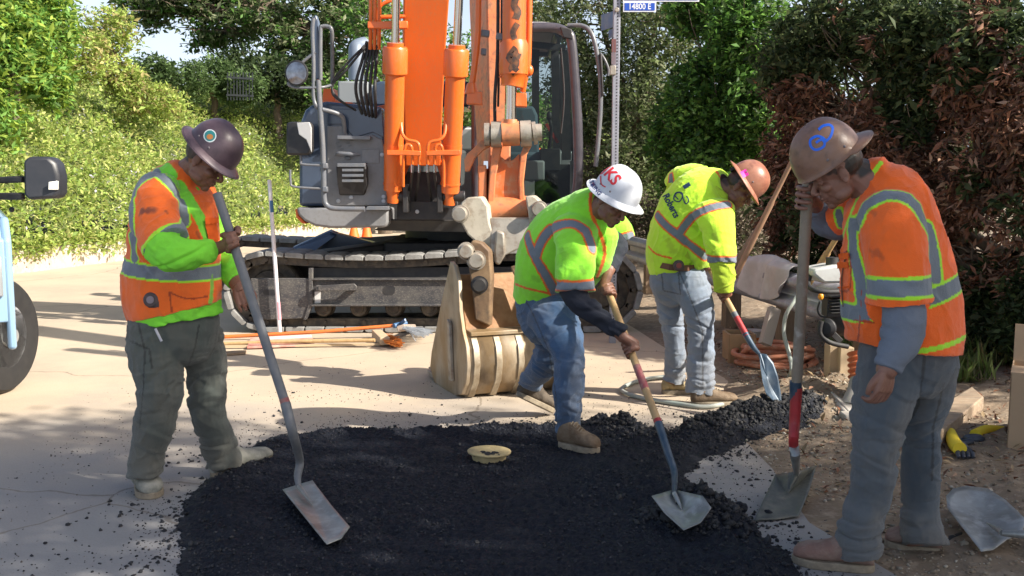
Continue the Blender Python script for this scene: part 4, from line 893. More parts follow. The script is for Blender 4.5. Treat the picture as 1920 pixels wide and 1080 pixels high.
# stones
def stones(name, n, fn, r0, r1, m, cols, zf=None, kind='stuff', flat=.7):
    base = np.array([(1, 0, 0), (-1, 0, 0), (0, 1, 0), (0, -1, 0), (0, 0, 1), (0, 0, -1)], float); tri = np.array([(0, 2, 4), (2, 1, 4), (1, 3, 4), (3, 0, 4), (2, 0, 5), (1, 2, 5), (3, 1, 5), (0, 3, 5)])
    # subdivide once for rounder pebbles
    vv = list(map(tuple, base)); cache = {}; ff = []
    def midp(a, b):
        k = (min(a, b), max(a, b))
        if k not in cache: q = np.array(vv[a])+np.array(vv[b]); q /= np.linalg.norm(q); vv.append(tuple(q)); cache[k] = len(vv)-1
        return cache[k]
    for a, b, c in tri: x, y, z = midp(a, b), midp(b, c), midp(c, a); ff += [(a, x, z), (x, b, y), (z, y, c), (x, y, z)]
    base = np.array(vv); ff = np.array(ff); C = fn(n); n = len(C); k = len(base)
    R = (r0*(r1/r0)**(RNG.random(n)**2.2))[:, None, None]; D = 1+.28*RNG.normal(size=(n, k, 1)); sc = np.stack([1+.35*RNG.random(n), .7+.3*RNG.random(n), flat*(.7+.5*RNG.random(n))], 1)[:, None, :]
    a = RNG.random(n)*6.28; q = base[None]*D*sc*R; X = q[..., 0]*np.cos(a)[:, None]-q[..., 1]*np.sin(a)[:, None]; Yq = q[..., 0]*np.sin(a)[:, None]+q[..., 1]*np.cos(a)[:, None]
    V = np.stack([X, Yq, q[..., 2]], 2)+C[:, None, :]; V[..., 2] += R[..., 0]*.25
    Fq = (ff[None]+(np.arange(n)*k)[:, None, None]).reshape(-1, 3); pal = np.array(cols); c = pal[RNG.integers(0, len(pal), n)]*(1+.2*RNG.normal(size=(n, 1))).clip(.5, 1.6)
    o = npmesh(name, V.reshape(-1, 3), Fq, m, np.repeat(c, k, 0), None, n=3); o['kind'] = kind; return o
m_stone = mat('stone', attr=True, rough=.85, bump=.2, bs=120)
def sfn(n):
    y = RNG.uniform(2.4, 8.5, n*2); e = np.interp(y, ry, rx); x = e+np.abs(RNG.normal(size=n*2))*.9-.05; p = np.stack([x, y, np.zeros(len(x))], 1)
    keep = vnoise(p*1.4, 12) > -.25; p = p[keep][:n]; p[:, 2] = shoulder_h(p); return p
stones('gravel', 6500, sfn, .003, .013, m_stone, [(.27, .22, .16), (.32, .28, .22), (.20, .155, .11), (.38, .34, .28), (.25, .185, .125)])
# ------------------------------------------------------------------ asphalt patch
ap = [(340, 1085), (338, 1000), (338, 960), (362, 930), (392, 905), (420, 880), (452, 852), (478, 836), (520, 824), (575, 818), (600, 812), (660, 808), (740, 812), (800, 806), (880, 804), (960, 802), (1030, 800), (1080, 806), (1130, 800), (1190, 812), (1245, 832), (1290, 812), (1340, 792), (1400, 780), (1450, 768), (1500, 758), (1540, 762), (1562, 778), (1550, 796), (1500, 806), (1450, 818), (1400, 832), (1350, 848), (1310, 868), (1290, 888), (1300, 912), (1330, 945), (1360, 975), (1420, 1000), (1462, 1030), (1500, 1085), (1540, 1180), (300, 1180)]
apw = [tuple(G(x, y)[:2]) for x, y in ap]
def amask(Pn):
    ins = inpoly(Pn, apw); d = edist(Pn, apw)*np.where(ins, 1, -1); return d+.05*fbm(Pn*7, 3, 77)+.035*fbm(Pn*26, 2, 78)
hp = G(1322, 985); st_ = [np.array(G(x, y)) for x, y in ((1150, 815), (1290, 826), (1380, 800), (1450, 786), (1545, 775))]
def ah(Pn):
    d = amask(Pn); p0 = Pn.copy(); p0[:, 2] = 0
    h = sstep(0, .20, d)*(.026+.014*fbm(Pn*3.2, 3, 30))
    rg = sstep(-.2, .5, fbm(p0*np.array([2.0, 3.2, 1]), 3, 31))
    h += sstep(0, .12, d)*(.020*fbm(Pn*12, 3, 32)*(.3+rg)+.012*fbm(Pn*36, 2, 33)*(.4+rg)+.007*np.abs(vnoise(Pn*52, 34))+.008*vnoise(Pn*95, 39))
    sd_ = segdist(p0, st_); h += sstep(0, .07, d)*.075*np.exp(-(sd_/.17)**2)*(1+.5*fbm(Pn*14, 3, 35))
    h += .12*np.exp(-(((Pn[:, 0]-hp[0])/.17)**2+((Pn[:, 1]-hp[1])/.11)**2))*(1+.7*fbm(Pn*22, 3, 36))
    h += sstep(0, .06, d)*.02*sstep(.5, -.1, Pn[:, 1]-5.0)*0
    # lumpy front edge ridge along the back
    h += .022*np.exp(-((d-.12)/.10)**2)*(Pn[:, 1] > 4.2)*(1+fbm(Pn*18, 2, 38))
    return np.where(d > 0, h+.006, -.02)
m_asp = mat('fresh_asphalt', (.004, .006, .013), .66, c2=(.010, .013, .022), ns=60, mix=.7, c3=(.022, .025, .032), ns3=170, bump=1.0, bs=110, spec=.3)
x0, x1 = min(a for a, _ in apw), max(a for a, _ in apw); y1_ = max(b for _, b in apw)
grid('asphalt_patch', x0-.05, x1+.05, 2.3, y1_+.1, .0085, ah, m_asp, lambda Pn: amask(Pn) > -.012, kind='structure')
def cfn(n):
    p = np.stack([RNG.uniform(x0-.5, x1+.4, n*14), RNG.uniform(2.6, y1_+.4, n*14), np.zeros(n*14)], 1); d = amask(p)
    pr = np.where(d < 0, np.exp(d/.13)*.8+.02, np.where(d < .25, .35, .06)); pr *= (vnoise(p*3, 60) > -.4)*1.0+.2
    p = p[RNG.random(len(p)) < pr][:n]; p[:, 2] = np.where(amask(p) > 0, ah(p), 0); return p
m_crm = mat('asphalt_crumb', attr=True, rough=.7, bump=.3, bs=200)
def ifn(n):
    p = np.stack([RNG.uniform(x0, x1, n*3), RNG.uniform(2.6, y1_, n*3), np.zeros(n*3)], 1); p = p[(amask(p) > .03) & (vnoise(p*2.6, 66) > -.25)][:n]; p[:, 2] = ah(p); return p
stones('asphalt_grain', 12000, ifn, .002, .0065, m_crm, [(.006, .008, .013), (.011, .013, .019), (.018, .020, .028), (.035, .037, .044)], flat=.95)
stones('asphalt_crumbs', 7500, cfn, .002, .011, m_crm, [(.010, .011, .015), (.017, .018, .023), (.03, .031, .035)], flat=.9)
def tfn(n):
    p = np.stack([RNG.uniform(x0-1.8, x1+1.2, n*6), RNG.uniform(2.6, y1_+2.2, n*6), np.zeros(n*6)], 1); d = amask(p); pr = np.exp(np.minimum(d, 0)/.6)*(d < 0)*sstep(-.5, .5, vnoise(p*2.2, 61)); p = p[RNG.random(len(p)) < pr][:n]; p[:, 2] = .001; return p
stones('scattered_grit', 9000, tfn, .0015, .005, m_crm, [(.02, .02, .022), (.06, .05, .045), (.16, .13, .10)], flat=.8)
def hfn(n):
    p = np.array([hp[0], hp[1], 0])+RNG.normal(size=(n, 3))*np.array([.14, .09, 0]); p[:, 2] = ah(p)+.0; return p
stones('asphalt_heap', 700, hfn, .006, .022, m_crm, [(.012, .012, .014), (.02, .02, .022), (.03, .03, .032)], flat=.95)
def rfn(n):
    t = RNG.random(n)*(len(st_)-1); i = t.astype(int).clip(0, len(st_)-2); f = (t-i)[:, None]; S_ = np.array(st_); p = S_[i]*(1-f)+S_[i+1]*f; p = p+RNG.normal(size=(n, 3))*np.array([.10, .11, 0]); p[:, 2] = np.where(amask(p) > 0, ah(p), .0); return p
stones('asphalt_windrow', 3500, rfn, .005, .018, m_crm, [(.014, .014, .016), (.024, .024, .026), (.045, .043, .042)], flat=.9)
for (x, y, r, lb) in ((1386, 953, .034, 'fist sized lump of asphalt lying beside the upright square shovel'), (910, 812, .03, 'small asphalt lump at the back edge of the patch'), (1440, 962, .02, 'small dark asphalt lump just right of the fist sized one')):
    c = V3(G(x, y, r*.7)); mb = MB(); mb.ell(c, (r, r*.85, r*.8), None, 20, 14); v = np.array(mb.v); n_ = fbm(v*55, 3, 4); v = np.array(c)+(v-np.array(c))*(1+.5*n_)[:, None]; mb.v = [tuple(q) for q in v]
    o = mb.build('asphalt_lump', m_asp, None); tag(o, lb, 'lump')
# ------------------------------------------------------------------ left bank
wl = [(-13.0, 4.0), (-10.2, 9.5), (-7.75, 14.9), (-6.8, 18.2), (-6.1, 22), (-4.9, 25.2), (-2.2, 27.6), (3, 29.5), (14, 30)]
m_wall = mat('pale_kerb_wall', (.46, .40, .32), .85, c2=(.30, .24, .18), ns=3, mix=.6, c3=(.7, .66, .6), ns3=12, bump=.2, bs=30)
mb = MB()
for (a, b), (c, d) in zip(wl[:-1], wl[1:]):
    n2 = V3((-(d-b), c-a, 0)).normalized()
    mb.prism([V3((a, b, -.05)), V3((c, d, -.05)), V3((c, d, .36)), V3((a, b, .36))], n2*.22)
o = mb.build('retaining_wall', m_wall, None, smooth=False); tag(o, 'low pale concrete wall along the foot of the green bank', 'wall')
wpoly = wl+[(14, -20), (-13, -20)]
def wdist(x, y):
    p = np.stack([x, y, np.zeros_like(x)], 1); d = segdist(p, [np.array([a, b, 0.]) for a, b in wl]); return np.where(inpoly(p, wpoly), -d, d)
def bank_h(x, y, d=None):
    if d is None: d = wdist(x, y)
    p = np.stack([x, y, np.zeros_like(x)], 1)
    top = 3.5+1.9*sstep(21, 14, y)+.5*sstep(20, 26, y)
    h = .36+top*(1-np.exp(-np.maximum(d, 0)/2.7))+.38*fbm(p*.55, 3, 90)*sstep(0, 1.5, d)+.14*fbm(p*1.9, 3, 91)*sstep(0, .8, d)
    return h
def bh(Pn): return bank_h(Pn[:, 0], Pn[:, 1])-.20
grid('bank_slope', -26, 14, 6, 46, .35, bh, m_soil, lambda Pn: wdist(Pn[:, 0], Pn[:, 1]) > .55)
m_leaf = mat('leaf', attr=True, rough=.55, spec=.3, trans=.45)
m_leafd = mat('dry_leaf', attr=True, rough=.8, spec=.2, trans=.12)
def bankpts(n, dmax=11, off=.10, dmin=0):
    m = n*7; x = RNG.uniform(-22, 10, m); y = RNG.uniform(9, 42, m); d = wdist(x, y); pr = (13/y)**1.7*np.where(x > -2.5, .35, 1)*np.exp(-d/9); k = (d > dmin) & (d < dmax) & (RNG.random(m) < pr)
    x, y, d = x[k][:n], y[k][:n], d[k][:n]; z = bank_h(x, y, d)
    p = np.stack([x, y, z+off*RNG.normal(size=len(x))], 1)
    cl = fbm(p*1.6, 3, 95); p[:, 2] += .22*cl*sstep(0, 1, d); p[:, 0] += .12*cl; return p, d
p, d = bankpts(300000)
k = RNG.integers(0, len(wl)-1, 14000); f_ = RNG.random(14000)[:, None]; W_ = np.array(wl); q = W_[k]*(1-f_)+W_[k+1]*f_; q = q[(q[:, 1] > 9)]
p2 = np.concatenate([q+RNG.normal(size=q.shape)*.06+np.array([.03, -.03]), (.12+.42*RNG.random(len(q))**.55)[:, None]], 1); p2 = p2[vnoise(p2*np.array([2.6, 2.6, 1]), 3)*.30+.20 < p2[:, 2]]
pal = [(.36, .46, .10), (.44, .53, .14), (.30, .42, .10), (.52, .57, .19), (.23, .33, .09), (.55, .55, .21)]
o = leaves('bank_ground_cover', np.concatenate([p, p2]), .088, m_leaf, pal, up=.9, asp=.5, outward=np.array([.35, -.25, .6]), cv=.10); o['kind'] = 'stuff'
pf, df = bankpts(7000, dmax=3.6, off=.03, dmin=.1); pf[:, 2] += .10; pf[:, 0] += .06; kp = vnoise(pf*1.1, 44) > .05; pf = pf[kp]; pf = np.repeat(pf, 3, 0)+RNG.normal(size=(len(pf)*3, 3))*.03
o = leaves('pale_blossoms', pf, .034, mat('petal', attr=True, rough=.7, trans=.3), [(.62, .60, .72), (.70, .66, .70)], up=1.2, asp=.9, outward=np.array([.3, -.5, .7])); o['kind'] = 'stuff'
# ------------------------------------------------------------------ trees
m_bark = mat('bark', (.16, .12, .085), .9, c2=(.09, .07, .05), ns=6, mix=.7, bump=.7, bs=25, stretch=(3, 3, .6))
def limb(mb, a, b, r0, r1, n=6, wob=.12):
    a, b = V3(a), V3(b); L = (b-a).length; pts = [a+(b-a)*i/n+V3((random.gauss(0, wob*L/n), random.gauss(0, wob*L/n), random.gauss(0, wob*L/n)*.6))*(0 < i < n) for i in range(n+1)]
    mb.tube(pts, [r0+(r1-r0)*i/n for i in range(n+1)], 9, 2); return pts
def tree(name, label, cat, base, trunk_top, r0, blobs, nl, size, pal, m=m_leaf, asp=.45, up=.4, twigs=60, hollow=.25, droop=0, seedn=0, group=None, clump=2.2, thr=-.15, edge=1.0, lean=None):
    """blobs: (centre, radii) ellipsoids; leaves gather in noise clumps inside them, limbs reach into each"""
    t = thing(name, label, cat, tuple(base), group)
    mb = MB(); limb(mb, V3(base)-V3((0, 0, .15)), trunk_top, r0, r0*.62, 7, .10); tips = []
    for c, r in blobs:
        tip = V3(c)+V3((random.uniform(-.2, .2)*r[0], random.uniform(-.2, .2)*r[1], random.uniform(-.1, .4)*r[2])); ps = limb(mb, trunk_top, tip, r0*.45, r0*.12, 7, .16)
        for _ in range(max(2, twigs//len(blobs))):
            d = V3((random.gauss(0, 1), random.gauss(0, 1), random.gauss(.1, .8))).normalized(); s = ps[random.randrange(len(ps)//2, len(ps))]; e = V3(c)+V3((d.x*r[0], d.y*r[1], d.z*r[2]))*random.uniform(.6, 1.0); limb(mb, s, e, r0*.10, r0*.02, 4, .2)
    mb.build('trunk', m_bark, t)
    vol = np.array([r[0]*r[1]*r[2] for _, r in blobs])**.7; cnt = (nl*vol/vol.sum()*2.6).astype(int); out = []
    for (c, r), k in zip(blobs, cnt):
        d = RNG.normal(size=(k, 3)); d /= np.linalg.norm(d, axis=1)[:, None]; rad = (hollow+(1-hollow)*RNG.random(k)**.6)
        nz = 1+edge*.35*vnoise(d*2.3+np.array(c)*1.1, seedn); out.append(np.array(c)+d*(rad*nz)[:, None]*np.array(r))
    p = np.concatenate(out); n1 = fbm(p*clump, 3, seedn+50); p = p[n1 > thr]; p = p[p[:, 2] > .03][:]
    if len(p) > nl: p = p[RNG.permutation(len(p))[:nl]]
    if len(pal) > 0 and isinstance(pal[0][0], (list, tuple)):
        # two palettes mixed by region
        reg = 1.5*fbm(p*1.5, 3, seedn+70)+.35*vnoise(p*7, 3)+lean(p) > 0
        leaves('crown', p[reg], size, m, pal[0], t, up, asp, droop=droop); leaves('dead_foliage', p[~reg], size*1.05, m_leafd, pal[1], t, up*.3, asp*.8, droop=.6)
    else: leaves('crown', p, size, m, pal, t, up, asp, droop=droop)
    return t
OLV = [(.10, .135, .055), (.14, .18, .07), (.07, .10, .04), (.19, .22, .11), (.24, .26, .15)]
DKG = [(.035, .06, .022), (.055, .085, .03), (.08, .115, .045), (.03, .05, .02)]
MDG = [(.07, .16, .03), (.10, .22, .04), (.14, .29, .05), (.05, .11, .03), (.20, .36, .07)]
YLG = [(.26, .36, .05), (.34, .44, .08), (.20, .29, .05), (.40, .46, .10)]
RED = [(.20, .095, .06), (.27, .15, .10), (.14, .075, .05), (.36, .23, .16), (.10, .06, .042), (.24, .11, .06)]
def B(px, py, Y, rpx, rpy=None, dep=None):
    m = mpp(px, py, Y); rpy = rpy or rpx; return (tuple(P(px, py, Y)), (rpx*m, (dep if dep else (rpx*m+rpy*m)/2), rpy*m))
# oak behind the bank
tree('oak_tree', 'tall grey green oak with sloping trunk above the bank, behind the round mirror', 'tree', (P(598, 200, 30)[0], 30, 1.0), P(600, 60, 30), .42,
     [B(500, 20, 29, 110, 60), B(610, 70, 29, 75, 70), B(660, 10, 30, 90, 60), B(540, 100, 29, 60, 50), B(430, -20, 30, 90, 40), B(340, 0, 30, 100, 40), B(260, 20, 30, 70, 40), B(400, 60, 30, 80, 40), B(630, 150, 30, 50, 50)], 20000, .16, OLV+MDG[:2], seedn=1, thr=.02, twigs=150)
tree('evergreen_shrub', 'dark evergreen bush on the bank right below the oak', 'shrub', (P(520, 200, 27)[0], 27, 2.6), P(520, 170, 27), .12, [B(500, 150, 27, 60, 45), B(560, 170, 27, 50, 45), B(450, 130, 28, 50, 42), B(590, 150, 28, 50, 55)], 9000, .13, DKG, seedn=2, thr=-.3)
tree('evergreen_shrub', 'mid green bush with upright shoots along the top of the bank', 'shrub', (P(400, 190, 26)[0], 26, 3.0), P(400, 150, 26), .10, [B(340, 150, 25, 60, 40), B(400, 140, 26, 50, 36), B(290, 140, 25, 45, 40), B(450, 165, 26, 55, 36)], 11000, .10, [(.09, .15, .05), (.13, .20, .07), (.06, .10, .035)], seedn=3, thr=-.25)
tree('pale_shrub', 'large yellow green bush on top of the bank under the sky gap', 'shrub', (P(210, 150, 22)[0], 22, 3.6), P(200, 80, 22), .10, [B(200, 60, 22, 60, 50), B(160, 110, 21, 60, 50), B(230, 150, 22, 45, 40), B(280, 190, 22, 70, 40)], 9000, .10, [(.36, .46, .10), (.44, .52, .14), (.28, .38, .09), (.40, .34, .14)], seedn=4, thr=-.25)
tree('big_leaf_tree', 'bright green broad leaved tree at the top left corner', 'tree', (P(20, 260, 17)[0], 17, 2.6), P(30, 120, 17), .16, [B(20, 90, 17, 80, 110), B(90, 60, 18, 60, 80), B(-40, 220, 16.5, 80, 80), B(90, 160, 17.5, 50, 50), B(40, 0, 18, 90, 60)], 15000, .13, [(.16, .32, .06), (.22, .40, .09), (.12, .24, .05)]+YLG[:3], seedn=5, thr=-.3, asp=.38)
t = thing('iron_fence', 'short piece of dark iron fence under the oak at the top of the bank', 'fence', P(445, 190, 25.5))
part('rail', mat('fence_iron', (.035, .04, .045), .5), lambda m: m.bar(P(425, 145, 25.5), P(475, 148, 25.5), .05, .05), t); part('rail', MATS['fence_iron'], lambda m: m.bar(P(425, 178, 25.5), P(475, 180, 25.5), .05, .05), t)
for k in range(9): part('bar', MATS['fence_iron'], lambda m: m.bar(P(427+k*5.8, 136, 25.5), P(427+k*5.8, 188, 25.5), .022, .022), t)
# far green behind the excavator
tree('hedge_tree', 'sunlit yellow green tree seen between boom and arm behind the excavator', 'tree', (P(720, 300, 26)[0], 26, 0), P(720, 150, 26), .2, [B(720, 140, 26, 80, 70), B(640, 190, 26, 60, 60), B(850, 150, 27, 80, 90), B(700, 40, 28, 70, 60), B(900, 260, 26, 70, 80), B(1000, 250, 26, 90, 90)], 14000, .14, MDG[1:]+OLV[3:], seedn=6, thr=-.2)
# right: row of trees, far to near
tree('live_oak', 'olive green live oak behind the excavator cab and the street sign', 'tree', (P(1180, 420, 17)[0], 17, 0), P(1170, 300, 17), .18,
     [B(1060, 100, 17, 80, 110), B(1150, 180, 16.5, 90, 110), B(1130, 20, 17, 110, 80), B(1080, 260, 17, 60, 70), B(1190, 300, 15.5, 80, 80), B(1250, 60, 16, 100, 110), B(1230, 200, 15.5, 80, 90), B(1010, 40, 19, 50, 60)], 34000, .075, OLV+[(.12, .17, .05)], seedn=7, thr=-.22, twigs=120)
tree('leafy_tree', 'bright green leafy tree above the man in the brown hat', 'tree', (P(1350, 470, 13)[0], 13, 0), P(1350, 330, 13), .12,
     [B(1330, 180, 13, 90, 110), B(1400, 60, 12.5, 90, 90), B(1290, 330, 13, 60, 60), B(1360, 300, 12.6, 80, 80), B(1260, 250, 13.5, 50, 80), B(1430, 200, 12.2, 70, 90), B(1330, 20, 13.5, 90, 70)], 30000, .075, MDG+[(.06, .10, .03)], seedn=8, thr=-.22, twigs=120, asp=.55)
tree('thicket', 'brown twiggy undergrowth behind the guardrail between the lime vests', 'shrub', (P(1240, 520, 14)[0], 14, 0), P(1240, 430, 14), .08,
     [B(1180, 420, 14.5, 60, 60), B(1240, 430, 14, 60, 60), B(1310, 440, 13, 70, 60), B(1390, 430, 12, 60, 80), B(1290, 380, 14, 60, 50), B(1110, 330, 16, 50, 60)], 20000, .05, [(.14, .12, .08), (.10, .08, .06), (.08, .10, .04), (.18, .15, .11)], seedn=9, thr=-.3, twigs=160)
def leanf(p):
    x, y = pix(p); return .75*sstep(210, 60, y)*sstep(1840, 1640, x)-.22+.8*sstep(450, 640, y)
tree('browning_shrub', 'tall shrub with rust brown dead leaves filling the right side behind the big man', 'shrub', (3.9, 8.6, 0), (3.9, 8.7, 1.0), .15,
     [B(1500, 120, 9.4, 80, 110), B(1600, 60, 9.0, 110, 110), B(1720, 80, 8.4, 110, 110), B(1850, 100, 7.8, 110, 120), B(1500, 300, 9.6, 70, 90), B(1600, 250, 9.0, 90, 110), B(1730, 280, 8.4, 100, 120), B(1860, 320, 7.8, 100, 130), B(1560, 420, 9.2, 90, 80), B(1700, 450, 8.6, 100, 90), B(1850, 520, 7.9, 100, 100), B(1460, 420, 9.8, 50, 70), B(1960, 200, 7.4, 110, 180), B(1960, 480, 7.2, 100, 150)], 74000, .072, [DKG+OLV[:2], RED], seedn=10, thr=-.08, twigs=620, asp=.40, hollow=.05, clump=3.4, lean=leanf)
tree('dark_hedge', 'dark evergreen hedge at ground level behind the cardboard box', 'hedge', (3.9, 7.4, 0), (3.95, 7.5, .6), .06,
     [B(1820, 620, 7.9, 80, 80), B(1880, 640, 7.5, 80, 80), B(1700, 560, 8.6, 80, 60), B(1950, 600, 7.0, 80, 110), B(1560, 520, 9.4, 90, 50)], 22000, .06, DKG, seedn=11, thr=-.4, twigs=120)
# backing trees on the right, closing gaps to the horizon
tree('background_tree', 'broad dark green tree closing the view behind the right hand shrubs', 'tree', (7.0, 17, 0), (7.0, 17, 3), .25,
     [((3.6, 18, 1.5), (2.2, 1.2, 1.7)), ((6, 16, 1.8), (2.4, 1.4, 2.2)), ((8.5, 14.5, 2.2), (2.2, 1.6, 2.6)), ((5, 17, 4.2), (2.4, 1.4, 1.6)), ((8, 15.5, 5), (2.4, 1.6, 1.9)), ((10, 12, 2.5), (2.2, 1.8, 2.8))], 30000, .13, DKG+OLV[:2], seedn=12, thr=-.5)
# grass tufts by the box
gp_ = np.stack([RNG.uniform(2.6, 4.2, 5200), RNG.uniform(6.6, 8.2, 5200), np.zeros(5200)], 1); gp_[:, 2] = shoulder_h(gp_); gp_ = gp_[vnoise(gp_*3, 5) > -.05]
o = leaves('grass', gp_, .16, m_leaf, [(.16, .24, .06), (.24, .30, .10), (.30, .27, .13)], asp=.05, up=0, outward=np.array([0, 0, 2.2])); o['kind'] = 'stuff'
# litter of dry leaves on the shoulder
lp = np.stack([RNG.uniform(1.3, 4.0, 2600), RNG.uniform(4.5, 9.5, 2600), np.zeros(2600)], 1); lp = lp[lp[:, 0] > np.interp(lp[:, 1], ry, rx)+.1]; lp[:, 2] = shoulder_h(lp)+.01
o = leaves('leaf_litter', lp, .045, m_leafd, RED+[(.3, .22, .13)], up=2.5, asp=.4); o['kind'] = 'stuff'
# trees that shade the foreground from beyond the right edge
tree('roadside_tree', 'tall dense tree beyond the right edge whose shade falls over the workers', 'tree', (7.4, 1.4, 0), (7.4, 1.5, 3.2), .25,
     [((6.4, 1.9, 4.4), (1.8, 1.1, 1.6)), ((8.2, 1.9, 4.8), (1.9, 1.2, 1.9)), ((7.2, .6, 4.0), (2.0, 1.4, 2.2)), ((5.6, 1.6, 3.0), (1.3, 1.1, 1.4)), ((9.5, .8, 5.4), (1.8, 1.4, 1.9)), ((5.2, .4, 2.2), (1.4, 1.2, 1.5)), ((7.6, -.8, 4.4), (2.2, 1.6, 2.2)), ((5.0, 2.5, 2.6), (.9, .7, 1.0)), ((4.7, 1.0, 4.9), (1.0, 1.0, 1.1)), ((4.2, -.2, 4.2), (1.0, 1.0, 1.0)), ((5.6, .9, 6.2), (1.7, 1.5, 1.0)), ((4.0, 1.7, 5.4), (.9, .8, .7)), ((3.9, .4, 5.8), (.9, .9, .6)), ((3.6, 1.9, 4.6), (.8, .6, .5)), ((4.9, 2.4, 5.6), (.9, .7, .7)), ((3.0, .2, 4.4), (.9, .9, .7))], 36000, .12, DKG+MDG[:2], seedn=13, thr=-.36)
tree('roadside_tree', 'dense tree beyond the right edge shading the browning shrub', 'tree', (8.6, 5.6, 0), (8.6, 5.6, 2.4), .22,
     [((8.2, 5.4, 3.6), (1.6, 1.4, 1.5)), ((9.6, 6.4, 4.2), (1.6, 1.3, 1.6)), ((7.0, 6.0, 2.4), (1.2, 1.2, 1.3))], 16000, .13, DKG, seedn=14, thr=-.45)
def make_person(label, spec):
    S = spec; root = thing('person', label, 'person', S['loc'])
    sh = {k: crings(v) for k, v in S['shirt'].items()}     # torso and sleeves under the vest
    ve = {k: crings(v) for k, v in S['vest'].items()}
    tr = {k: crings(v) for k, v in S['legs'].items()}
    # body
    R = frame(S['hup'], S['hfwd']); hc = S['hc']
    mb = MB()
    for X in list(ve.values())[:1]+list(sh.values())+list(tr.values()): loft(mb, X, 16, (0, 0), .70)
    for w_ in S['skinlimbs']: loft(mb, crings(w_), 16)
    head_mb(mb, hc, R)
    for f, a in S['hands']: f(mb, **a)
    V, Nn, Q = evalmesh(mb, .0030, 2, .35)
    base = np.tile(np.array(S['skin']), (len(V), 1)); base *= (1+.08*vnoise(V*60, 3))[:, None]
    head_colour(V, hc, R, base, S.get('face', {}))
    body = npmesh('body', V, Q, m_skin, base, root, smooth=True)
    # trousers
    mb = MB(); [loft(mb, X, 22, (1, 1 if k == 'hips' else 0)) for k, X in tr.items()]
    L = list(tr.values())
    def tcol(V, Nn, Q):
        C = np.tile(np.array(S['tcol']), (len(V), 1)); n = fbm(V*np.array([9, 9, 5]), 3, 21)
        C *= (1+.18*n)[:, None]; fade = sstep(-.1, .5, fbm(V*np.array([7, 7, 2])+40, 2, 8))[:, None]*S.get('fade', .4)
        C = C*(1-fade)+np.array(S['tcol2'])*fade
        dz = sstep(.32, .05, V[:, 2])[:, None]*.35*S.get('mud', 1)
        C = C*(1-dz)+np.array([.17, .155, .13])*dz
        bi, bt = nearest(V, L)
        vt = S.get('seams', [])
        bv = bvh_of(V, Q)
        for s_ in vt:
            d = segdist(V, raypts(bv, s_, 5) or [np.zeros(3)]*2); C[d < .0045] *= .42
        return C
    tro, TV, TQ = garment('trousers', mb, root, m_trouser, .0058, 3, fold=S.get('tfold', [(.007, 8, 31, (1, 1, 1.9)), (.003, 17, 35, (1, 1, 1.4)), (.0015, 40, 37), lambda V, N: creases(V, N, .0075, 9, .5, 61), lambda V, N: creases(V, N, .006, 12, -.45, 67), lambda V, N: creases(V, N, .010, 13, .1, 71, np.maximum(sstep(.36, .12, V[:, 2]), .8*np.exp(-((V[:, 2]-.50)/.09)**2)))]), colour=tcol)
    # shirt
    mb = MB(); [loft(mb, X, 22, (1, 0)) for X in sh.values()]
    def scol(V, Nn, Q):
        C = np.tile(np.array(S['scol']), (len(V), 1)); C *= (1+.12*fbm(V*8, 3, 4))[:, None]; return C
    garment('shirt', mb, root, m_shirt, .0058, 2, fold=[(.008, 11, 41, (1, 1, 1.3)), (.0025, 26, 43), lambda V, N: creases(V, N, .008, 13, .35, 81), lambda V, N: creases(V, N, .006, 16, -.5, 83)], colour=scol)
    # vest
    mb = MB(); [loft(mb, X, 24, (1, 0)) for X in ve.values()]
    Lv = list(ve.values()); keys = list(ve.keys())
    def vcol(V, Nn, Q):
        C = np.tile(np.array(S['vcol']), (len(V), 1)); C *= (1+.10*fbm(V*7, 3, 4))[:, None]; bv = bvh_of(V, Q); bi, bt = nearest(V, Lv); cores = []
        for kind, dat, w, e, ec, *rest in S['bands']:
            core = rest[1] if len(rest) > 1 else SILV
            mask = np.isin(bi, [keys.index(k) for k in rest[0]]) if rest and rest[0] else None
            if kind == 'l':
                pts = raypts(bv, smooth_poly(dat, 3), 5)
                if len(pts) < 2: continue
                r = band(V, C, pts, w, e, ec, mask, core)
            else: r = pband(V, C, [P(*q) for q in dat], w, e, ec, mask if mask is not None else np.ones(len(V), bool), core)
            cores.append(r)
        for m_, c_ in cores: C[m_] = np.array(c_)*(1+.06*vnoise(V[m_]*40, 2))[:, None]
        for poly, rad, k, col in S.get('stains', []):
            pts = raypts(bv, poly, 4)
            if len(pts) > 1:
                d = segdist(V, pts); a = (k*sstep(rad, rad*.2, d+.5*rad*vnoise(V*70, 6)))[:, None]; C = C*(1-a)+np.array(col)*a
        return C
    vo, VV, VQ = garment('vest', mb, root, m_vest, .0052, 2, fold=S.get('vfold', [(.008, 7, 51, (1, 1, .7)), (.003, 15, 53), (.0015, 38, 55), lambda V, N: creases(V, N, .0065, 9, .9, 91), lambda V, N: creases(V, N, .006, 10, -.7, 95)]), colour=vcol)
    for b_ in S['boots']: boot(root, **b_)
    hat, HR, hb = hard_hat(root, S['hatc'], S['hatup'], S['hatfwd'], S['hatm'], S['hatstyle'], S.get('hats', 1.0))
    return root, bvh_of(VV, VQ), hb, bvh_of(TV, TQ)
def hatmat(name, c, c2, mix=.6, c3=None, ns=9): return mat(name, c, .38, c2=c2, ns=ns, mix=mix, bump=.06, bs=40, c3=c3, ns3=26)
LE = LIM
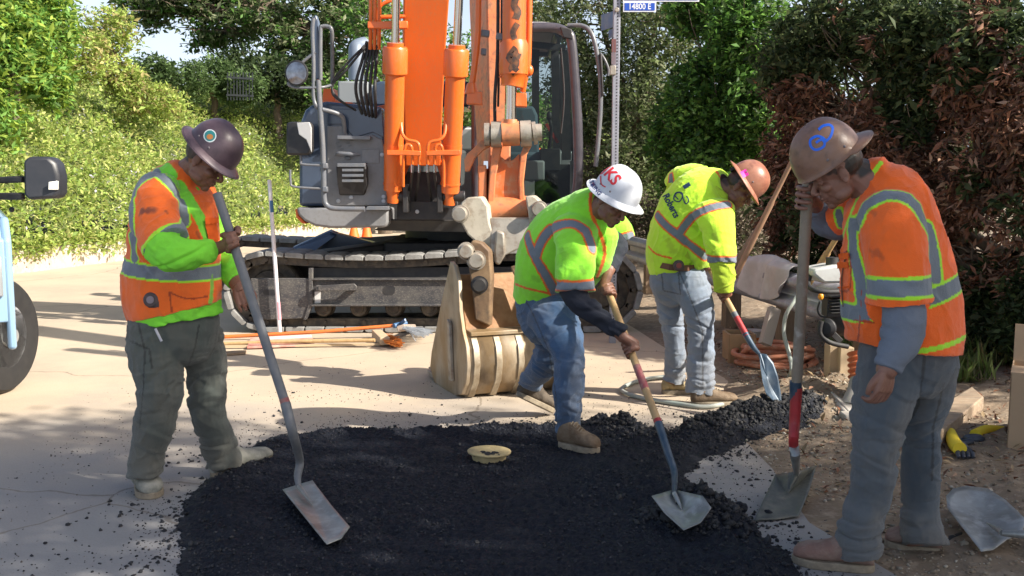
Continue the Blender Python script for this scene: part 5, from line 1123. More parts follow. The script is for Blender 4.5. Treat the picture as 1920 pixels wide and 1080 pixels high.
# ------------------------------------------------------------------ worker with the lime sleeves, far left
sh1 = G(613, 1020); TOP1 = P(407, 362, 4.42)
S1 = norm(P(556, 905, 4.22)-TOP1)
def on_shaft(top, bot, py):
    for t in np.linspace(0, 1, 400):
        q = top+(bot-top)*t
        if pix(q)[1] >= py: return q
    return bot
B1 = P(552, 850, 4.235)
A1 = P(538, 770, 4.25)
g1 = on_shaft(TOP1, A1, 452)
w1_wr = P(398, 470, 4.40)
S = dict(loc=(P(340, 930, 4.65)[0], 4.65, 0), skin=(.235, .112, .072), scol=(.22, .74, .045), vcol=ORA, tcol=(.080, .094, .084), tcol2=(.13, .14, .12), fade=.5,
  hup=(.62, -.04, .77), hfwd=(.76, -.02, -.62), hc=P(384, 301, 4.52), face=dict(stache=.35, beard=.25),
  shirt=dict(near=[(296, 372, 4.44, 62, .07), (300, 430, 4.36, 72, .075), (312, 470, 4.28, 78, .075), (350, 478, 4.27, 64, .06), (383, 471, 4.33, 50, .046), (402, 468, 4.38, 40, .036)],
             far=[(375, 390, 4.80, 60, .07), (408, 450, 4.80, 60, .07), (425, 495, 4.72, 50, .058), (443, 528, 4.64, 40, .042)],
             trunk=[(342, 334, 4.59, 60, .068), (334, 365, 4.60, 100, .10), (330, 420, 4.62, 140, .14), (324, 520, 4.63, 160, .16), (330, 575, 4.63, 172, .178), (334, 600, 4.63, 172, .182)]),
  vest=dict(trunk=[(338, 328, 4.58, 74, .08), (333, 342, 4.59, 110, .13), (330, 375, 4.61, 150, .175), (328, 430, 4.62, 166, .185), (325, 490, 4.63, 176, .185), (322, 545, 4.63, 188, .19), (330, 582, 4.63, 174, .185)],
            near=[(296, 352, 4.47, 84, .085), (290, 395, 4.41, 96, .09), (297, 430, 4.36, 96, .092), (312, 461, 4.30, 96, .092)],
            far=[(368, 362, 4.76, 70, .08), (390, 405, 4.80, 66, .08)]),
  legs=dict(hips=[(330, 566, 4.63, 150, .155), (328, 600, 4.63, 164, .165), (322, 635, 4.63, 166, .16)],
            near=[(296, 615, 4.58, 112, .12), (292, 665, 4.56, 104, .115), (300, 735, 4.52, 86, .095), (293, 782, 4.53, 80, .09), (279, 840, 4.56, 66, .075), (272, 876, 4.58, 66, .08), (272, 893, 4.58, 66, .082)],
            far=[(364, 615, 4.70, 100, .12), (386, 675, 4.72, 78, .10), (388, 738, 4.74, 76, .09), (392, 782, 4.77, 68, .082), (412, 832, 4.85, 70, .078), (419, 866, 4.88, 68, .078), (420, 878, 4.88, 66, .078)]),
  skinlimbs=[[(338, 345, 4.60, 62, .07), (352, 322, 4.58, 50, .056), (372, 306, 4.55, 44, .052)],
             [(385, 470, 4.34, 34, .03), (402, 468, 4.39, 30, .026)], [(436, 515, 4.66, 32, .03), (450, 542, 4.60, 28, .024)]],
  hands=[(grip_hand, dict(c=g1, axis=TOP1-g1, back=(-.15, -1, .1), wrist=w1_wr, rs=.021, sgn=-1, k=1.08)),
         (open_hand, dict(wrist=P(449, 541, 4.60), down=P(461, 572, 4.56)-P(447, 540, 4.60), nrm=(.3, -.9, 0), curl=(.5, .5, .4), side=-1, L=.95))],
  bands=[('l', [(292, 322), (318, 342), (338, 378), (345, 410), (347, 440)], .045, .009, LE, ('trunk', 'near')),
         ('l', [(290, 322), (262, 342), (246, 375), (244, 415), (250, 450), (252, 484)], .045, .009, LE, ('trunk', 'near')),
         ('p', [(234, 494, 4.63), (418, 508, 4.63), (325, 514, 4.45)], .058, .010, LE, ('trunk',)),
         ('l', [(280, 470), (300, 446), (326, 432), (340, 428)], .052, .010, LE, ('near',)),
         ('l', [(398, 515), (396, 560), (390, 596)], .008, .008, (.30, .55, .06), ('trunk',), (.2, .5, .05)), ('l', [(318, 548), (350, 560), (388, 556)], .002, .003, (.45, .06, .01), ('trunk',), (.35, .05, .01)), ('l', [(318, 548), (322, 585)], .002, .003, (.45, .06, .01), ('trunk',), (.35, .05, .01)), ('l', [(370, 410), (392, 420), (404, 408)], .002, .003, (.45, .06, .01), ('trunk',), (.35, .05, .01)),
         ('l', [(305, 308), (335, 345), (362, 385), (380, 420), (390, 450)], .05, .002, (.22, .74, .045), ('trunk', 'near', 'far'), (.22, .74, .045))],
  stains=[([(265, 396), (288, 394)], .022, .75, (.05, .03, .03)), ([(310, 396), (314, 400)], .01, .6, (.08, .03, .02)), ([(370, 435), (374, 445)], .012, .5, (.1, .04, .02))],
  seams=[[(258, 600), (272, 660), (268, 735), (262, 800)], [(373, 610), (366, 650), (352, 690)], [(245, 640), (280, 655), (285, 690)]],
  boots=[dict(heel=P(266, 905, 4.72)*[1, 1, 0]+[0, 0, .0], toe=G(287, 937), ankle=P(271, 890, 4.62), width=.125, h=.105, m=m_leather3, ms=m_sole, shaft=.062, name='boot', slack=0),
         dict(heel=G(396, 898), toe=G(510, 866)+[0, 0, .012], ankle=P(421, 868, 4.90), width=.12, h=.105, m=m_leather3, ms=m_sole, shaft=.062, slack=0)],
  hatc=P(400, 281, 4.50), hatup=(.70, -.10, .70), hatfwd=(.66, -.25, -.70), hatstyle='full', hats=.87,
  hatm=hatmat('mauve_hat', (.062, .040, .052), (.125, .085, .10), .6, (.05, .035, .045)))
W1, v1, h1, t1 = make_person('man in orange vest with lime sleeves, olive trousers and mauve hard hat, resting a shovel', S)
# hat sticker
def disc_on(bvh, px, py, rx, ry, m, parent, name, lift=.0025):
    mb = MB(); o = Vector((0, 0, CH)); vs = []
    for r in (0, .5, 1):
        for k in range(20):
            a = k/20*math.tau; h = bvh.ray_cast(o, Vector(ray(px+rx*r*math.cos(a), py+ry*r*math.sin(a))).normalized())
            if h[0] is None: return
            vs.append(h[0]+(h[1] if h[1].dot(h[0]-o) < 0 else -h[1])*lift)
    mb.add(vs, [(i*20+k, i*20+(k+1) % 20, (i+1)*20+(k+1) % 20, (i+1)*20+k) for i in (0, 1) for k in range(20)]); return mb.build(name, m, parent, clean=False)
disc_on(h1, 394, 255, 12, 12, mat('sticker_white', (.7, .75, .75), .5), W1, 'sticker')
disc_on(h1, 394, 255, 10, 10, mat('sticker_teal', (.03, .22, .22), .5), W1, 'sticker', .0032)
disc_on(h1, 394, 257, 6, 5, mat('sticker_orange', (.5, .2, .05), .5), W1, 'sticker', .0038)
def tape_measure(parent, px, py, Y, m2):
    c = Vector(P(px, py, Y)); mb = MB(); mb.lathe([(.0, -.02), (.030, -.02), (.036, -.014), (.036, .014), (.030, .02), (0, .02)], c, (0, -1, .1), 20)
    mb.box(c+Vector((.012, .0, -.018)), (.05, .036, .034)); t_ = mb.build('tape_measure', mat('tape_black', (.05, .04, .045), .5, c2=(.15, .08, .06), ns=30), None, bevel=.004)
    me = t_; me.parent = parent; me.location = -wloc(parent)
    k = MB(); k.lathe([(0, 0), (.017, 0), (.017, .004), (0, .005)], c+Vector((0, -.0205, .002)), (0, -1, .1), 16); d = k.build('tape_face', m2, None); d.parent = parent; d.location = -wloc(parent)
tape_measure(W1, 285, 562, 4.455, mat('tape_red', (.25, .2, .22), .4))
pc = MB(); a_, b_ = Vector(P(291, 616, 4.435)), Vector(P(303, 640, 4.435)); pc.tube([a_, b_], .006, 8); pc.build('pen', mat('pen', (.45, .45, .5), .4), W1)

# ------------------------------------------------------------------ worker with the white hat, centre
TOP2 = P(1136, 535, 5.28); A2 = P(1238, 800, 4.60); B2 = P(1264, 905, 4.45)
g2a = on_shaft(TOP2, A2, 548); g2b = on_shaft(TOP2, A2, 655)
S = dict(loc=(P(1060, 830, 5.5)[0], 5.5, 0), skin=(.22, .105, .07), scol=(.018, .022, .035), vcol=(.30, .86, .035), tcol=(.05, .11, .22), tcol2=(.16, .24, .33), fade=.35, mud=.4,
  hup=(.48, -.42, .77), hfwd=(.50, -.60, -.62), hc=P(1150, 377, 5.12), face=dict(stache=.5, beard=.3),
  shirt=dict(trunk=[(1012, 545, 5.60, 96, .13), (1050, 450, 5.5, 110, .15), (1110, 400, 5.30, 78, .10), (1128, 395, 5.24, 60, .07)],
             near=[(1082, 440, 5.20, 60, .07), (1080, 505, 5.08, 56, .06), (1078, 552, 5.02, 52, .056), (1108, 583, 4.98, 44, .05), (1150, 614, 4.94, 34, .038), (1166, 627, 4.93, 30, .033)],
             far=[(1140, 425, 5.52, 60, .07), (1155, 465, 5.48, 44, .055), (1148, 490, 5.42, 38, .045), (1142, 505, 5.38, 32, .036)]),
  vest=dict(trunk=[(1005, 552, 5.62, 92, .15), (1016, 530, 5.60, 112, .175), (1034, 492, 5.56, 138, .19), (1062, 450, 5.48, 146, .19), (1092, 415, 5.38, 122, .17), (1116, 390, 5.28, 84, .12), (1128, 380, 5.22, 52, .07)],
            near=[(1078, 425, 5.26, 90, .09), (1081, 460, 5.16, 78, .085), (1080, 500, 5.09, 74, .08), (1079, 535, 5.04, 72, .08), (1079, 546, 5.03, 76, .084)],
            far=[(1135, 415, 5.50, 70, .08), (1160, 430, 5.52, 56, .075), (1172, 452, 5.52, 46, .065)],
            front=[(1130, 440, 5.30, 66, .07), (1115, 490, 5.36, 60, .08), (1085, 520, 5.45, 70, .08)]),
  legs=dict(hips=[(1004, 545, 5.62, 84, .14), (1018, 575, 5.60, 104, .15), (1030, 610, 5.56, 100, .13)],
            near=[(1035, 585, 5.48, 100, .11), (1052, 625, 5.38, 84, .10), (1067, 675, 5.28, 62, .085), (1066, 738, 5.27, 58, .075), (1068, 790, 5.32, 52, .07), (1067, 810, 5.33, 54, .07)],
            far=[(1018, 590, 5.72, 84, .11), (1035, 640, 5.72, 66, .09), (1022, 680, 5.82, 58, .08), (1003, 705, 5.98, 48, .068), (992, 722, 6.08, 46, .065)]),
  skinlimbs=[[(1100, 410, 5.32, 50, .06), (1125, 392, 5.22, 44, .055), (1140, 385, 5.15, 40, .05)], [(1150, 614, 4.94, 24, .03), (1170, 634, 4.93, 22, .026)], [(1146, 495, 5.4, 26, .03), (1140, 510, 5.36, 22, .026)]],
  hands=[(grip_hand, dict(c=g2b, axis=TOP2-g2b, back=(.1, -1, .25), wrist=P(1168, 632, 4.93), rs=.0185, sgn=-1)),
         (grip_hand, dict(c=g2a, axis=TOP2-g2a, back=(-.1, -.9, .5), wrist=P(1141, 510, 5.36), rs=.0185, sgn=1))],
  bands=[('l', [(1005, 478), (1015, 452), (1036, 428), (1070, 419), (1097, 432), (1112, 466)], .050, .011, ORA, ('trunk', 'near', 'front')),
         ('l', [(988, 442), (994, 462), (1006, 488), (1030, 528), (1044, 556)], .048, .011, ORA, ('trunk', 'front')),
         ('p', [(1042, 534, 5.04), (1115, 532, 5.04), (1080, 537, 4.96)], .040, .011, ORA, ('near',)),
         ('l', [(1166, 448), (1184, 442)], .045, .010, ORA, ('far',)),
         ('l', [(1108, 362), (1107, 385), (1112, 408), (1128, 445), (1134, 478), (1120, 520)], .004, .008, ORA, None, ORA),
         ('l', [(966, 532), (985, 540), (1020, 548), (1048, 556)], .004, .005, ORA, ('trunk',), ORA)],
  seams=[[(978, 550), (1000, 590), (1030, 660), (1042, 740), (1044, 800)]],
  boots=[dict(heel=G(1048, 836, .035), toe=G(1124, 850, .035), ankle=P(1070, 800, 5.33), width=.115, h=.115, m=m_leather, ms=m_sole, shaft=.055, slack=1),
         dict(heel=P(967, 742, 6.02), toe=G(1036, 778)+[0, 0, .01], ankle=P(990, 716, 6.04), width=.11, h=.11, m=mat('dark_leather', (.05, .038, .028), .8, c2=(.14, .11, .08), ns=14, mix=.5, bump=.3, bs=90), ms=m_sole, shaft=.055, slack=0)],
  hatc=P(1156, 363, 5.11), hatup=(.40, -.30, .86), hatfwd=(.60, -.62, -.48), hatstyle='full', hats=.90,
  hatm=hatmat('white_hat', (.66, .69, .74), (.45, .48, .52), .5))
S['stains'] = [([(1052, 470), (1060, 480)], .03, .35, (.12, .25, .02)), ([(1090, 500), (1094, 512)], .02, .35, (.10, .2, .03)), ([(1000, 520), (1010, 525)], .03, .3, (.12, .22, .03))]
W2, v2, h2, t2 = make_person('man in white hard hat, lime vest and blue jeans bending over the fresh asphalt', S)
m_red = mat('red_print', (.62, .03, .04), .5); m_navy = mat('navy_print', (.02, .03, .12), .5)
text_on(h2, 'JKS', 1146, 329, 22, math.radians(50), m_red, W2, 'hat_lettering', bold=.03, wide=.85)
ribbon('hat_underline', h2, smooth_poly([(1127, 330), (1128, 345), (1136, 351)]), 2.5, m_red, W2)
text_on(h2, 'GATE', 1107.5, 338, 7.5, math.radians(68), m_navy, W2, 'brim_lettering', bold=.02, lift=.004)
text_on(h2, 'KING', 1118, 356, 7.5, math.radians(52), m_navy, W2, 'brim_lettering', bold=.02, lift=.004)
ribbon('brim_emblem', h2, [(1112.5, 344), (1114, 349)], 4, m_red, W2, .004)
# ------------------------------------------------------------------ worker with the brown hat, behind
TOP3 = P(1322, 488, 6.50); A3 = P(1408, 646, 6.16); B3 = P(1418, 665, 6.12)
g3 = on_shaft(TOP3, A3, 553)
S = dict(loc=(P(1300, 730, 6.5)[0], 6.5, 0), skin=(.21, .092, .06), scol=(.50, .68, .05), vcol=YEL, tcol=(.20, .25, .33), tcol2=(.36, .38, .40), fade=.55, mud=.5,
  hup=(.70, -.15, .70), hfwd=(.62, -.22, -.72), hc=P(1386, 352, 6.30), face=dict(beard=.3),
  shirt=dict(trunk=[(1266, 498, 6.52, 100, .13), (1300, 420, 6.45, 110, .15), (1355, 352, 6.36, 62, .09)],
             near=[(1345, 420, 6.22, 54, .07), (1352, 480, 6.16, 48, .062), (1356, 512, 6.16, 46, .056), (1357, 535, 6.18, 38, .045), (1357, 546, 6.19, 34, .042)],
             far=[(1275, 350, 6.75, 50, .07), (1268, 400, 6.8, 40, .06), (1300, 450, 6.7, 36, .05), (1330, 490, 6.6, 30, .04)]),
  vest=dict(trunk=[(1270, 494, 6.52, 112, .165), (1264, 470, 6.52, 108, .17), (1275, 440, 6.50, 118, .185), (1298, 400, 6.46, 132, .19), (1326, 368, 6.42, 124, .18), (1350, 350, 6.38, 84, .14), (1362, 344, 6.35, 54, .08)],
            near=[(1338, 395, 6.26, 82, .09), (1346, 425, 6.20, 66, .085), (1351, 460, 6.17, 58, .08), (1352, 492, 6.16, 52, .078)],
            far=[(1310, 338, 6.66, 64, .09), (1276, 335, 6.76, 48, .09), (1262, 350, 6.80, 40, .08)],
            belly=[(1305, 430, 6.36, 70, .08), (1315, 478, 6.38, 46, .08), (1318, 500, 6.40, 36, .05)]),
  legs=dict(hips=[(1268, 490, 6.52, 96, .14), (1266, 520, 6.52, 96, .15), (1268, 545, 6.52, 92, .13)],
            near=[(1286, 520, 6.44, 76, .11), (1302, 555, 6.42, 68, .10), (1311, 590, 6.40, 60, .09), (1313, 640, 6.40, 55, .08), (1313, 690, 6.42, 55, .078), (1312, 725, 6.43, 58, .08), (1311, 738, 6.43, 56, .08)],
            far=[(1252, 530, 6.60, 58, .10), (1256, 580, 6.62, 50, .09), (1264, 640, 6.68, 40, .078), (1266, 690, 6.74, 42, .075), (1262, 716, 6.76, 44, .075)]),
  skinlimbs=[[(1345, 362, 6.38, 46, .06), (1362, 354, 6.34, 40, .055), (1376, 352, 6.32, 36, .05)], [(1357, 530, 6.18, 26, .032), (1358, 550, 6.20, 22, .026)]],
  hands=[(grip_hand, dict(c=g3, axis=TOP3-g3, back=(.15, -1, .1), wrist=P(1358, 541, 6.18), rs=.0185, sgn=-1, k=1.05)),
         (grip_hand, dict(c=on_shaft(TOP3, A3, 500), axis=TOP3-A3, back=(-.3, -.6, .6), wrist=P(1322, 486, 6.58), rs=.0185, sgn=1))],
  bands=[('l', [(1272, 440), (1288, 418), (1304, 402), (1333, 389), (1366, 383)], .045, .010, ORA, ('trunk', 'near', 'belly')),
         ('l', [(1232, 404), (1250, 424), (1270, 440), (1297, 462), (1326, 484)], .045, .010, ORA, ('trunk', 'belly')),
         ('p', [(1325, 486, 6.16), (1378, 486, 6.16), (1352, 490, 6.08)], .045, .010, ORA, ('near',)),
         ('l', [(1257, 330), (1260, 362)], .040, .010, ORA, ('far',)),
         ('l', [(1344, 322), (1360, 350), (1366, 378)], .004, .007, ORA, None, ORA),
         ('l', [(1216, 462), (1230, 476), (1258, 484)], .003, .005, ORA, ('trunk',), ORA)],
  seams=[[(1272, 505), (1295, 560), (1317, 620), (1318, 720)], [(1240, 510), (1244, 545), (1276, 552), (1272, 512)]],
  boots=[dict(heel=G(1296, 762), toe=G(1383, 758), ankle=P(1310, 735, 6.43), width=.115, h=.10, m=m_leather, ms=m_sole, shaft=.055, slack=1),
         dict(heel=G(1240, 738), toe=G(1300, 738), ankle=P(1262, 715, 6.77), width=.11, h=.095, m=mat('tan_leather', (.32, .24, .12), .85, c2=(.4, .34, .22), ns=20), ms=m_sole, shaft=.055, slack=0)],
  hatc=P(1400, 340, 6.27), hatup=(.83, -.14, .54), hatfwd=(.52, -.2, -.83), hatstyle='full', hats=.86,
  hatm=hatmat('brown_hat', (.30, .115, .07), (.42, .22, .15), .5, (.15, .06, .05)))
S['stains'] = [([(1250, 450), (1262, 470)], .04, .3, (.25, .25, .04)), ([(1340, 440), (1344, 455)], .025, .35, (.3, .28, .05)), ([(1300, 425), (1306, 430)], .02, .3, (.2, .2, .05))]
W3, v3, h3, t3 = make_person('man in rust brown hard hat, yellow vest and pale jeans digging near the hose coil', S)
text_on(v3, 'Roberts', 1259, 386, 13, math.radians(62), m_ink, W3, 'back_lettering', bold=.03, lift=.005, wide=.80)
ribbon('back_emblem', v3, smooth_poly([(1272, 374), (1266, 366), (1274, 361), (1280, 368), (1274, 378), (1264, 374), (1268, 362), (1279, 362), (1281, 372), (1286, 382), (1291, 378), (1290, 372), (1287, 368)]), 2.2, m_ink, W3, .004)
ribbon('back_emblem', v3, [(1282, 352), (1294, 345)], 7, m_ink, W3, .004)
ribbon('hat_sticker', h3, [(1393, 320), (1399, 331)], 13, mat('magenta_sticker', (.75, .03, .35), .5), W3)
bl = MB(); tb = MB()
bp = [P(x, y, 6.52-.185*math.sin(a)) for x, y, a in ((1218, 491, .05), (1234, 496, .6), (1256, 501, 1.2), (1280, 503, 1.5), (1302, 502, 1.0), (1318, 499, .3))]
for a_, b_ in zip(bp[:-1], bp[1:]): bl.bar(a_, b_, .008, .038, (0, 0, 1))
bl.build('belt', mat('belt', (.14, .06, .03), .6), W3)
tape_measure(W3, 1272, 498, 6.33, mat('tape_redface', (.3, .05, .03), .4))
# ------------------------------------------------------------------ worker in the orange vest on the right
TOP4 = P(1515, 338, 3.80); A4 = P(1492, 740, 3.90); B4 = P(1494, 870, 3.93)
S = dict(loc=(P(1680, 1040, 3.72)[0], 3.72, 0), skin=(.24, .12, .085), scol=(.155, .185, .235), vcol=(.97, .15, .010), tcol=(.078, .102, .128), tcol2=(.155, .165, .165), fade=.5, mud=1.0,
  hup=(-.50, -.02, .82), hfwd=(-.84, .20, -.52), hc=P(1571, 323, 3.72), face=dict(stache=.3, beard=.3, hair=(.02, .018, .016)),
  shirt=dict(trunk=[(1642, 338, 3.72, 60, .058), (1658, 390, 3.72, 126, .13), (1680, 520, 3.72, 180, .17), (1692, 620, 3.72, 180, .17)],
             near=[(1674, 440, 3.60, 70, .06), (1685, 510, 3.56, 78, .065), (1694, 585, 3.50, 82, .072), (1690, 635, 3.47, 78, .07), (1672, 672, 3.45, 62, .055), (1664, 692, 3.44, 52, .045)],
             far=[(1612, 400, 3.90, 90, .08), (1570, 415, 3.98, 76, .07), (1545, 408, 4.0, 66, .062), (1528, 385, 3.96, 46, .045)]),
  vest=dict(trunk=[(1640, 320, 3.72, 62, .07), (1650, 338, 3.72, 104, .115), (1662, 372, 3.72, 152, .165), (1672, 430, 3.72, 176, .185), (1680, 500, 3.72, 204, .20), (1688, 570, 3.72, 218, .205), (1694, 625, 3.72, 214, .20), (1692, 648, 3.72, 210, .20)],
            near=[(1668, 395, 3.60, 118, .095), (1676, 445, 3.57, 122, .105), (1682, 500, 3.55, 114, .105), (1684, 545, 3.53, 116, .108), (1685, 566, 3.53, 124, .114)],
            far=[(1625, 385, 3.86, 90, .09), (1590, 402, 3.92, 72, .085), (1568, 412, 3.96, 62, .08)]),
  legs=dict(hips=[(1704, 610, 3.72, 180, .155), (1704, 650, 3.72, 178, .16), (1700, 690, 3.72, 170, .15)],
            near=[(1678, 665, 3.68, 136, .115), (1662, 730, 3.66, 118, .11), (1647, 795, 3.65, 100, .10), (1640, 867, 3.66, 84, .085), (1630, 930, 3.69, 76, .08), (1618, 975, 3.69, 80, .085), (1610, 1012, 3.685, 86, .092), (1612, 1040, 3.68, 86, .096)],
            far=[(1738, 665, 3.80, 116, .115), (1738, 730, 3.81, 98, .105), (1729, 800, 3.82, 76, .09), (1726, 867, 3.84, 70, .084), (1727, 933, 3.87, 68, .08), (1729, 980, 3.85, 78, .088), (1731, 1006, 3.83, 88, .095), (1733, 1024, 3.815, 90, .098)]),
  skinlimbs=[[(1632, 345, 3.73, 92, .085), (1612, 332, 3.73, 74, .072), (1592, 322, 3.73, 62, .065)], [(1670, 670, 3.45, 46, .04), (1662, 696, 3.44, 40, .034)], [(1535, 395, 3.97, 34, .035), (1524, 378, 3.94, 30, .03)]],
  hands=[(open_hand, dict(wrist=P(1662, 693, 3.44), down=(-.15, -.1, -1), nrm=(-.5, .75, 0), curl=(.5, .7, .5), side=-1, L=.9)),
         (grip_hand, dict(c=P(1513, 372, 3.805), axis=(.05, -.02, 1), back=(.15, 1, 0), wrist=P(1530, 388, 3.94), rs=.022, sgn=1, k=1.05))],
  bands=[('l', [(1607, 420), (1620, 388), (1650, 367), (1684, 364), (1715, 382), (1738, 425), (1749, 470), (1755, 520)], .050, .011, LE, ('trunk', 'near')),
         ('l', [(1596, 420), (1598, 460), (1606, 500), (1614, 535), (1616, 575)], .048, .011, LE, ('trunk',)),
         ('p', [(1576, 585, 3.72), (1786, 520, 3.72), (1684, 580, 3.50)], .055, .011, LE, ('trunk',)),
         ('p', [(1625, 538, 3.53), (1742, 534, 3.53), (1684, 542, 3.42)], .056, .012, LE, ('near',)),
         ('l', [(1572, 398), (1580, 432)], .030, .010, LE, ('far',)), ('l', [(1570, 482), (1592, 476), (1594, 540), (1572, 545)], .002, .003, (.5, .07, .008), ('trunk',), (.4, .05, .01)), ('l', [(1600, 600), (1660, 612), (1662, 655)], .002, .003, (.5, .07, .008), ('trunk',), (.4, .05, .01)), ('l', [(1616, 545), (1612, 600), (1606, 668)], .003, .003, (.5, .07, .008), ('trunk',), (.4, .05, .01)),
         ('l', [(1652, 304), (1630, 335), (1606, 375), (1584, 430), (1580, 450)], .004, .006, LE, None, LE),
         ('p', [(1584, 660, 3.72), (1796, 622, 3.72), (1692, 666, 3.51)], .012, .004, LE, ('trunk',), LE)],
  stains=[([(1632, 470), (1650, 480)], .02, .45, (.25, .05, .02)), ([(1628, 395), (1640, 400)], .015, .4, (.3, .08, .03))],
  seams=[[(1735, 655), (1731, 700), (1722, 760), (1700, 800)], [(1735, 655), (1800, 665)], [(1770, 720), (1750, 800), (1748, 900)]],
  boots=[dict(heel=G(1640, 1072), toe=G(1484, 1052)+[0, 0, .0], ankle=P(1610, 1008, 3.73), width=.12, h=.105, m=m_leather2, ms=m_sole, shaft=.06, slack=0),
         dict(heel=G(1766, 1040), toe=G(1658, 1022), ankle=P(1733, 1000, 3.84), width=.105, h=.10, m=m_leather2, ms=m_sole, shaft=.05, slack=0)],
  hatc=P(1552, 296, 3.72), hatup=(-.62, -.10, .78), hatfwd=(.78, .12, .62), hatstyle='cap', hats=.91,
  hatm=hatmat('tan_hat', (.20, .105, .06), (.26, .17, .15), .5, (.08, .055, .05)))
W4, v4, h4, t4 = make_person('big man in orange vest and grey shirt, brown hard hat backwards, leaning on shovel', S)
ribbon('pocket', v4, [(1582, 482), (1584, 540)], 20, mat('orange_cloth', (.85, .125, .008), .85, bump=.3, bs=200), W4, .007)
ribbon('pocket_flap', v4, [(1570, 482), (1596, 480)], 13, MATS['orange_cloth'], W4, .012)
ribbon('pocket', v1, [(393, 416), (399, 452)], 20, MATS['orange_cloth'], W1, .007); ribbon('pocket_flap', v1, [(382, 415), (405, 412)], 11, MATS['orange_cloth'], W1, .012)
ribbon('zip', v4, smooth_poly([(1590, 470), (1580, 520), (1582, 575)]), 2, mat('dark_zip', (.12, .04, .02), .6), W4, .004)
m_blue = mat('blue_print', (.015, .13, .70), .5)
ribbon('hat_emblem', h4, smooth_poly([(1530, 268), (1540, 262), (1546, 268), (1543, 276), (1530, 281), (1521, 275), (1520, 263), (1531, 256), (1541, 258), (1547, 263)]), 4.8, m_blue, W4)
ribbon('hat_emblem', h4, smooth_poly([(1544, 268), (1556, 258), (1561, 242), (1555, 235), (1543, 237), (1535, 244)]), 4.8, m_blue, W4)
disc_on(h4, 1572, 233, 12, 8, mat('sticker_grey', (.45, .55, .5), .5), W4, 'sticker')
# ================================================================== shovels and small things
m_fib = mat('grey_fibreglass', (.13, .14, .155), .5, c2=(.22, .22, .22), ns=14, mix=.5, bump=.1, bs=80)
m_wood = mat('pale_wood', (.52, .34, .16), .55, c2=(.36, .22, .10), ns=5, mix=.6, bump=.1, bs=60, stretch=(6, 6, .8))
m_wood2 = mat('old_wood', (.27, .19, .12), .75, c2=(.16, .11, .075), ns=5, mix=.7, bump=.3, bs=50, stretch=(5, 5, .8))
m_grt = mat('grimy_handle', (.24, .20, .15), .6, c2=(.13, .11, .09), ns=9, mix=.6, c3=(.45, .42, .38), ns3=18)
m_redb = mat('red_band', (.42, .03, .035), .5, c2=(.2, .03, .03), ns=20, mix=.5)
m_bsh = mat('blue_shovel_paint', (.03, .06, .10), .4, .2, c2=(.12, .15, .18), ns=14, mix=.5)
m_bld = mat('scoured_blade', (.34, .35, .34), .42, .5, c2=(.20, .19, .17), ns=7, mix=.7, c3=(.5, .5, .48), ns3=16, bump=.08, bs=30)
m_bdk = mat('tarred_blade', (.10, .11, .10), .5, .2, c2=(.22, .21, .17), ns=8, mix=.6, c3=(.03, .03, .03), ns3=12, bump=.2, bs=40)
def blade(parent, outline, m, dish=.02, up=(0, 0, 1), ctr=None, name='blade'):
    """outline 3-D points; slightly dished sheet"""
    o = np.array([np.array(q) for q in outline]); n = len(o); c = o.mean(0) if ctr is None else np.array(ctr); u = norm(up)
    oo = []
    for i in range(n):
        a, b = o[i], o[(i+1) % n]
        for k in range(4): oo.append(a+(b-a)*k/4)
    o = np.array(oo); n = len(o); vs = [c-u*dish]; rings = 7
    for r in range(1, rings+1):
        t = r/rings
        for k in range(n): vs.append(c+(o[k]-c)*t-u*dish*(1-t**2.4))
    fs = [(0, 1+k, 1+(k+1) % n) for k in range(n)]+[(1+(r-1)*n+k, 1+r*n+k, 1+r*n+(k+1) % n, 1+(r-1)*n+(k+1) % n) for r in range(1, rings) for k in range(n)]
    mb = MB(); mb.add(vs, fs); return mb.build(name, m, parent, solid=.003)
def shovel(label, top, mid, end, r, mh, bands, sock, ms, outline, mbld, dish=.02, up=(0, 0, 1), group=None, ctr=None, frog=True):
    t = thing('shovel', label, 'shovel', tuple(np.array(end)*[1, 1, 0]), group)
    top, mid, end = V3(top), V3(mid), V3(end)
    part('handle', mh, lambda m: m.tube([top+(top-mid).normalized()*.0, top*.5+mid*.5, mid], [r, r*1.02, r], 20, 3), t, bevel=.004)
    for a, b, mm in bands:
        part('band', mm, lambda m: m.tube([top+(mid-top)*a, top+(mid-top)*b], r*1.05, 20), t)
    part('socket', ms, lambda m: m.tube([mid-(mid-top).normalized()*.02]+[V3(q) for q in sock]+[end], [r*1.12]+[r*1.12-(r*.35)*(i+1)/(len(sock)+1) for i in range(len(sock))]+[r*.55], 18, 5), t)
    b = blade(t, outline, mbld, dish, up, ctr)
    if frog:
        cc = V3(np.mean([np.array(q) for q in outline], 0)) if ctr is None else V3(ctr)
        part('rib', mbld, lambda m: m.tube([end+(end-cc)*-.02, end*.6+cc*.4-V3(up)*dish*.5+V3(up)*.004, end*.25+cc*.75-V3(up)*dish*.9+V3(up)*.002], [r*.62, r*.45, r*.12], 12, 4), b)
    return t
m_redb2 = mat('faded_red', (.30, .06, .07), .6, c2=(.35, .25, .2), ns=25, mix=.5)
shovel('grey handled square shovel held by the man in lime sleeves, blade on the asphalt', TOP1, P(538, 765, 4.25), G(560, 912, .12), .0205, m_fib, [(.955, 1.0, m_redb2)],
       [P(549, 812, 4.22), G(562, 862, .21), G(558, 892, .155)], m_fib, [G(530, 918, .105), G(558, 909, .10), G(586, 901, .105), G(622, 948, .085), G(656, 988, .07), G(640, 1010, .062), G(613, 1021, .06), G(570, 968, .085)], m_bld, .012)
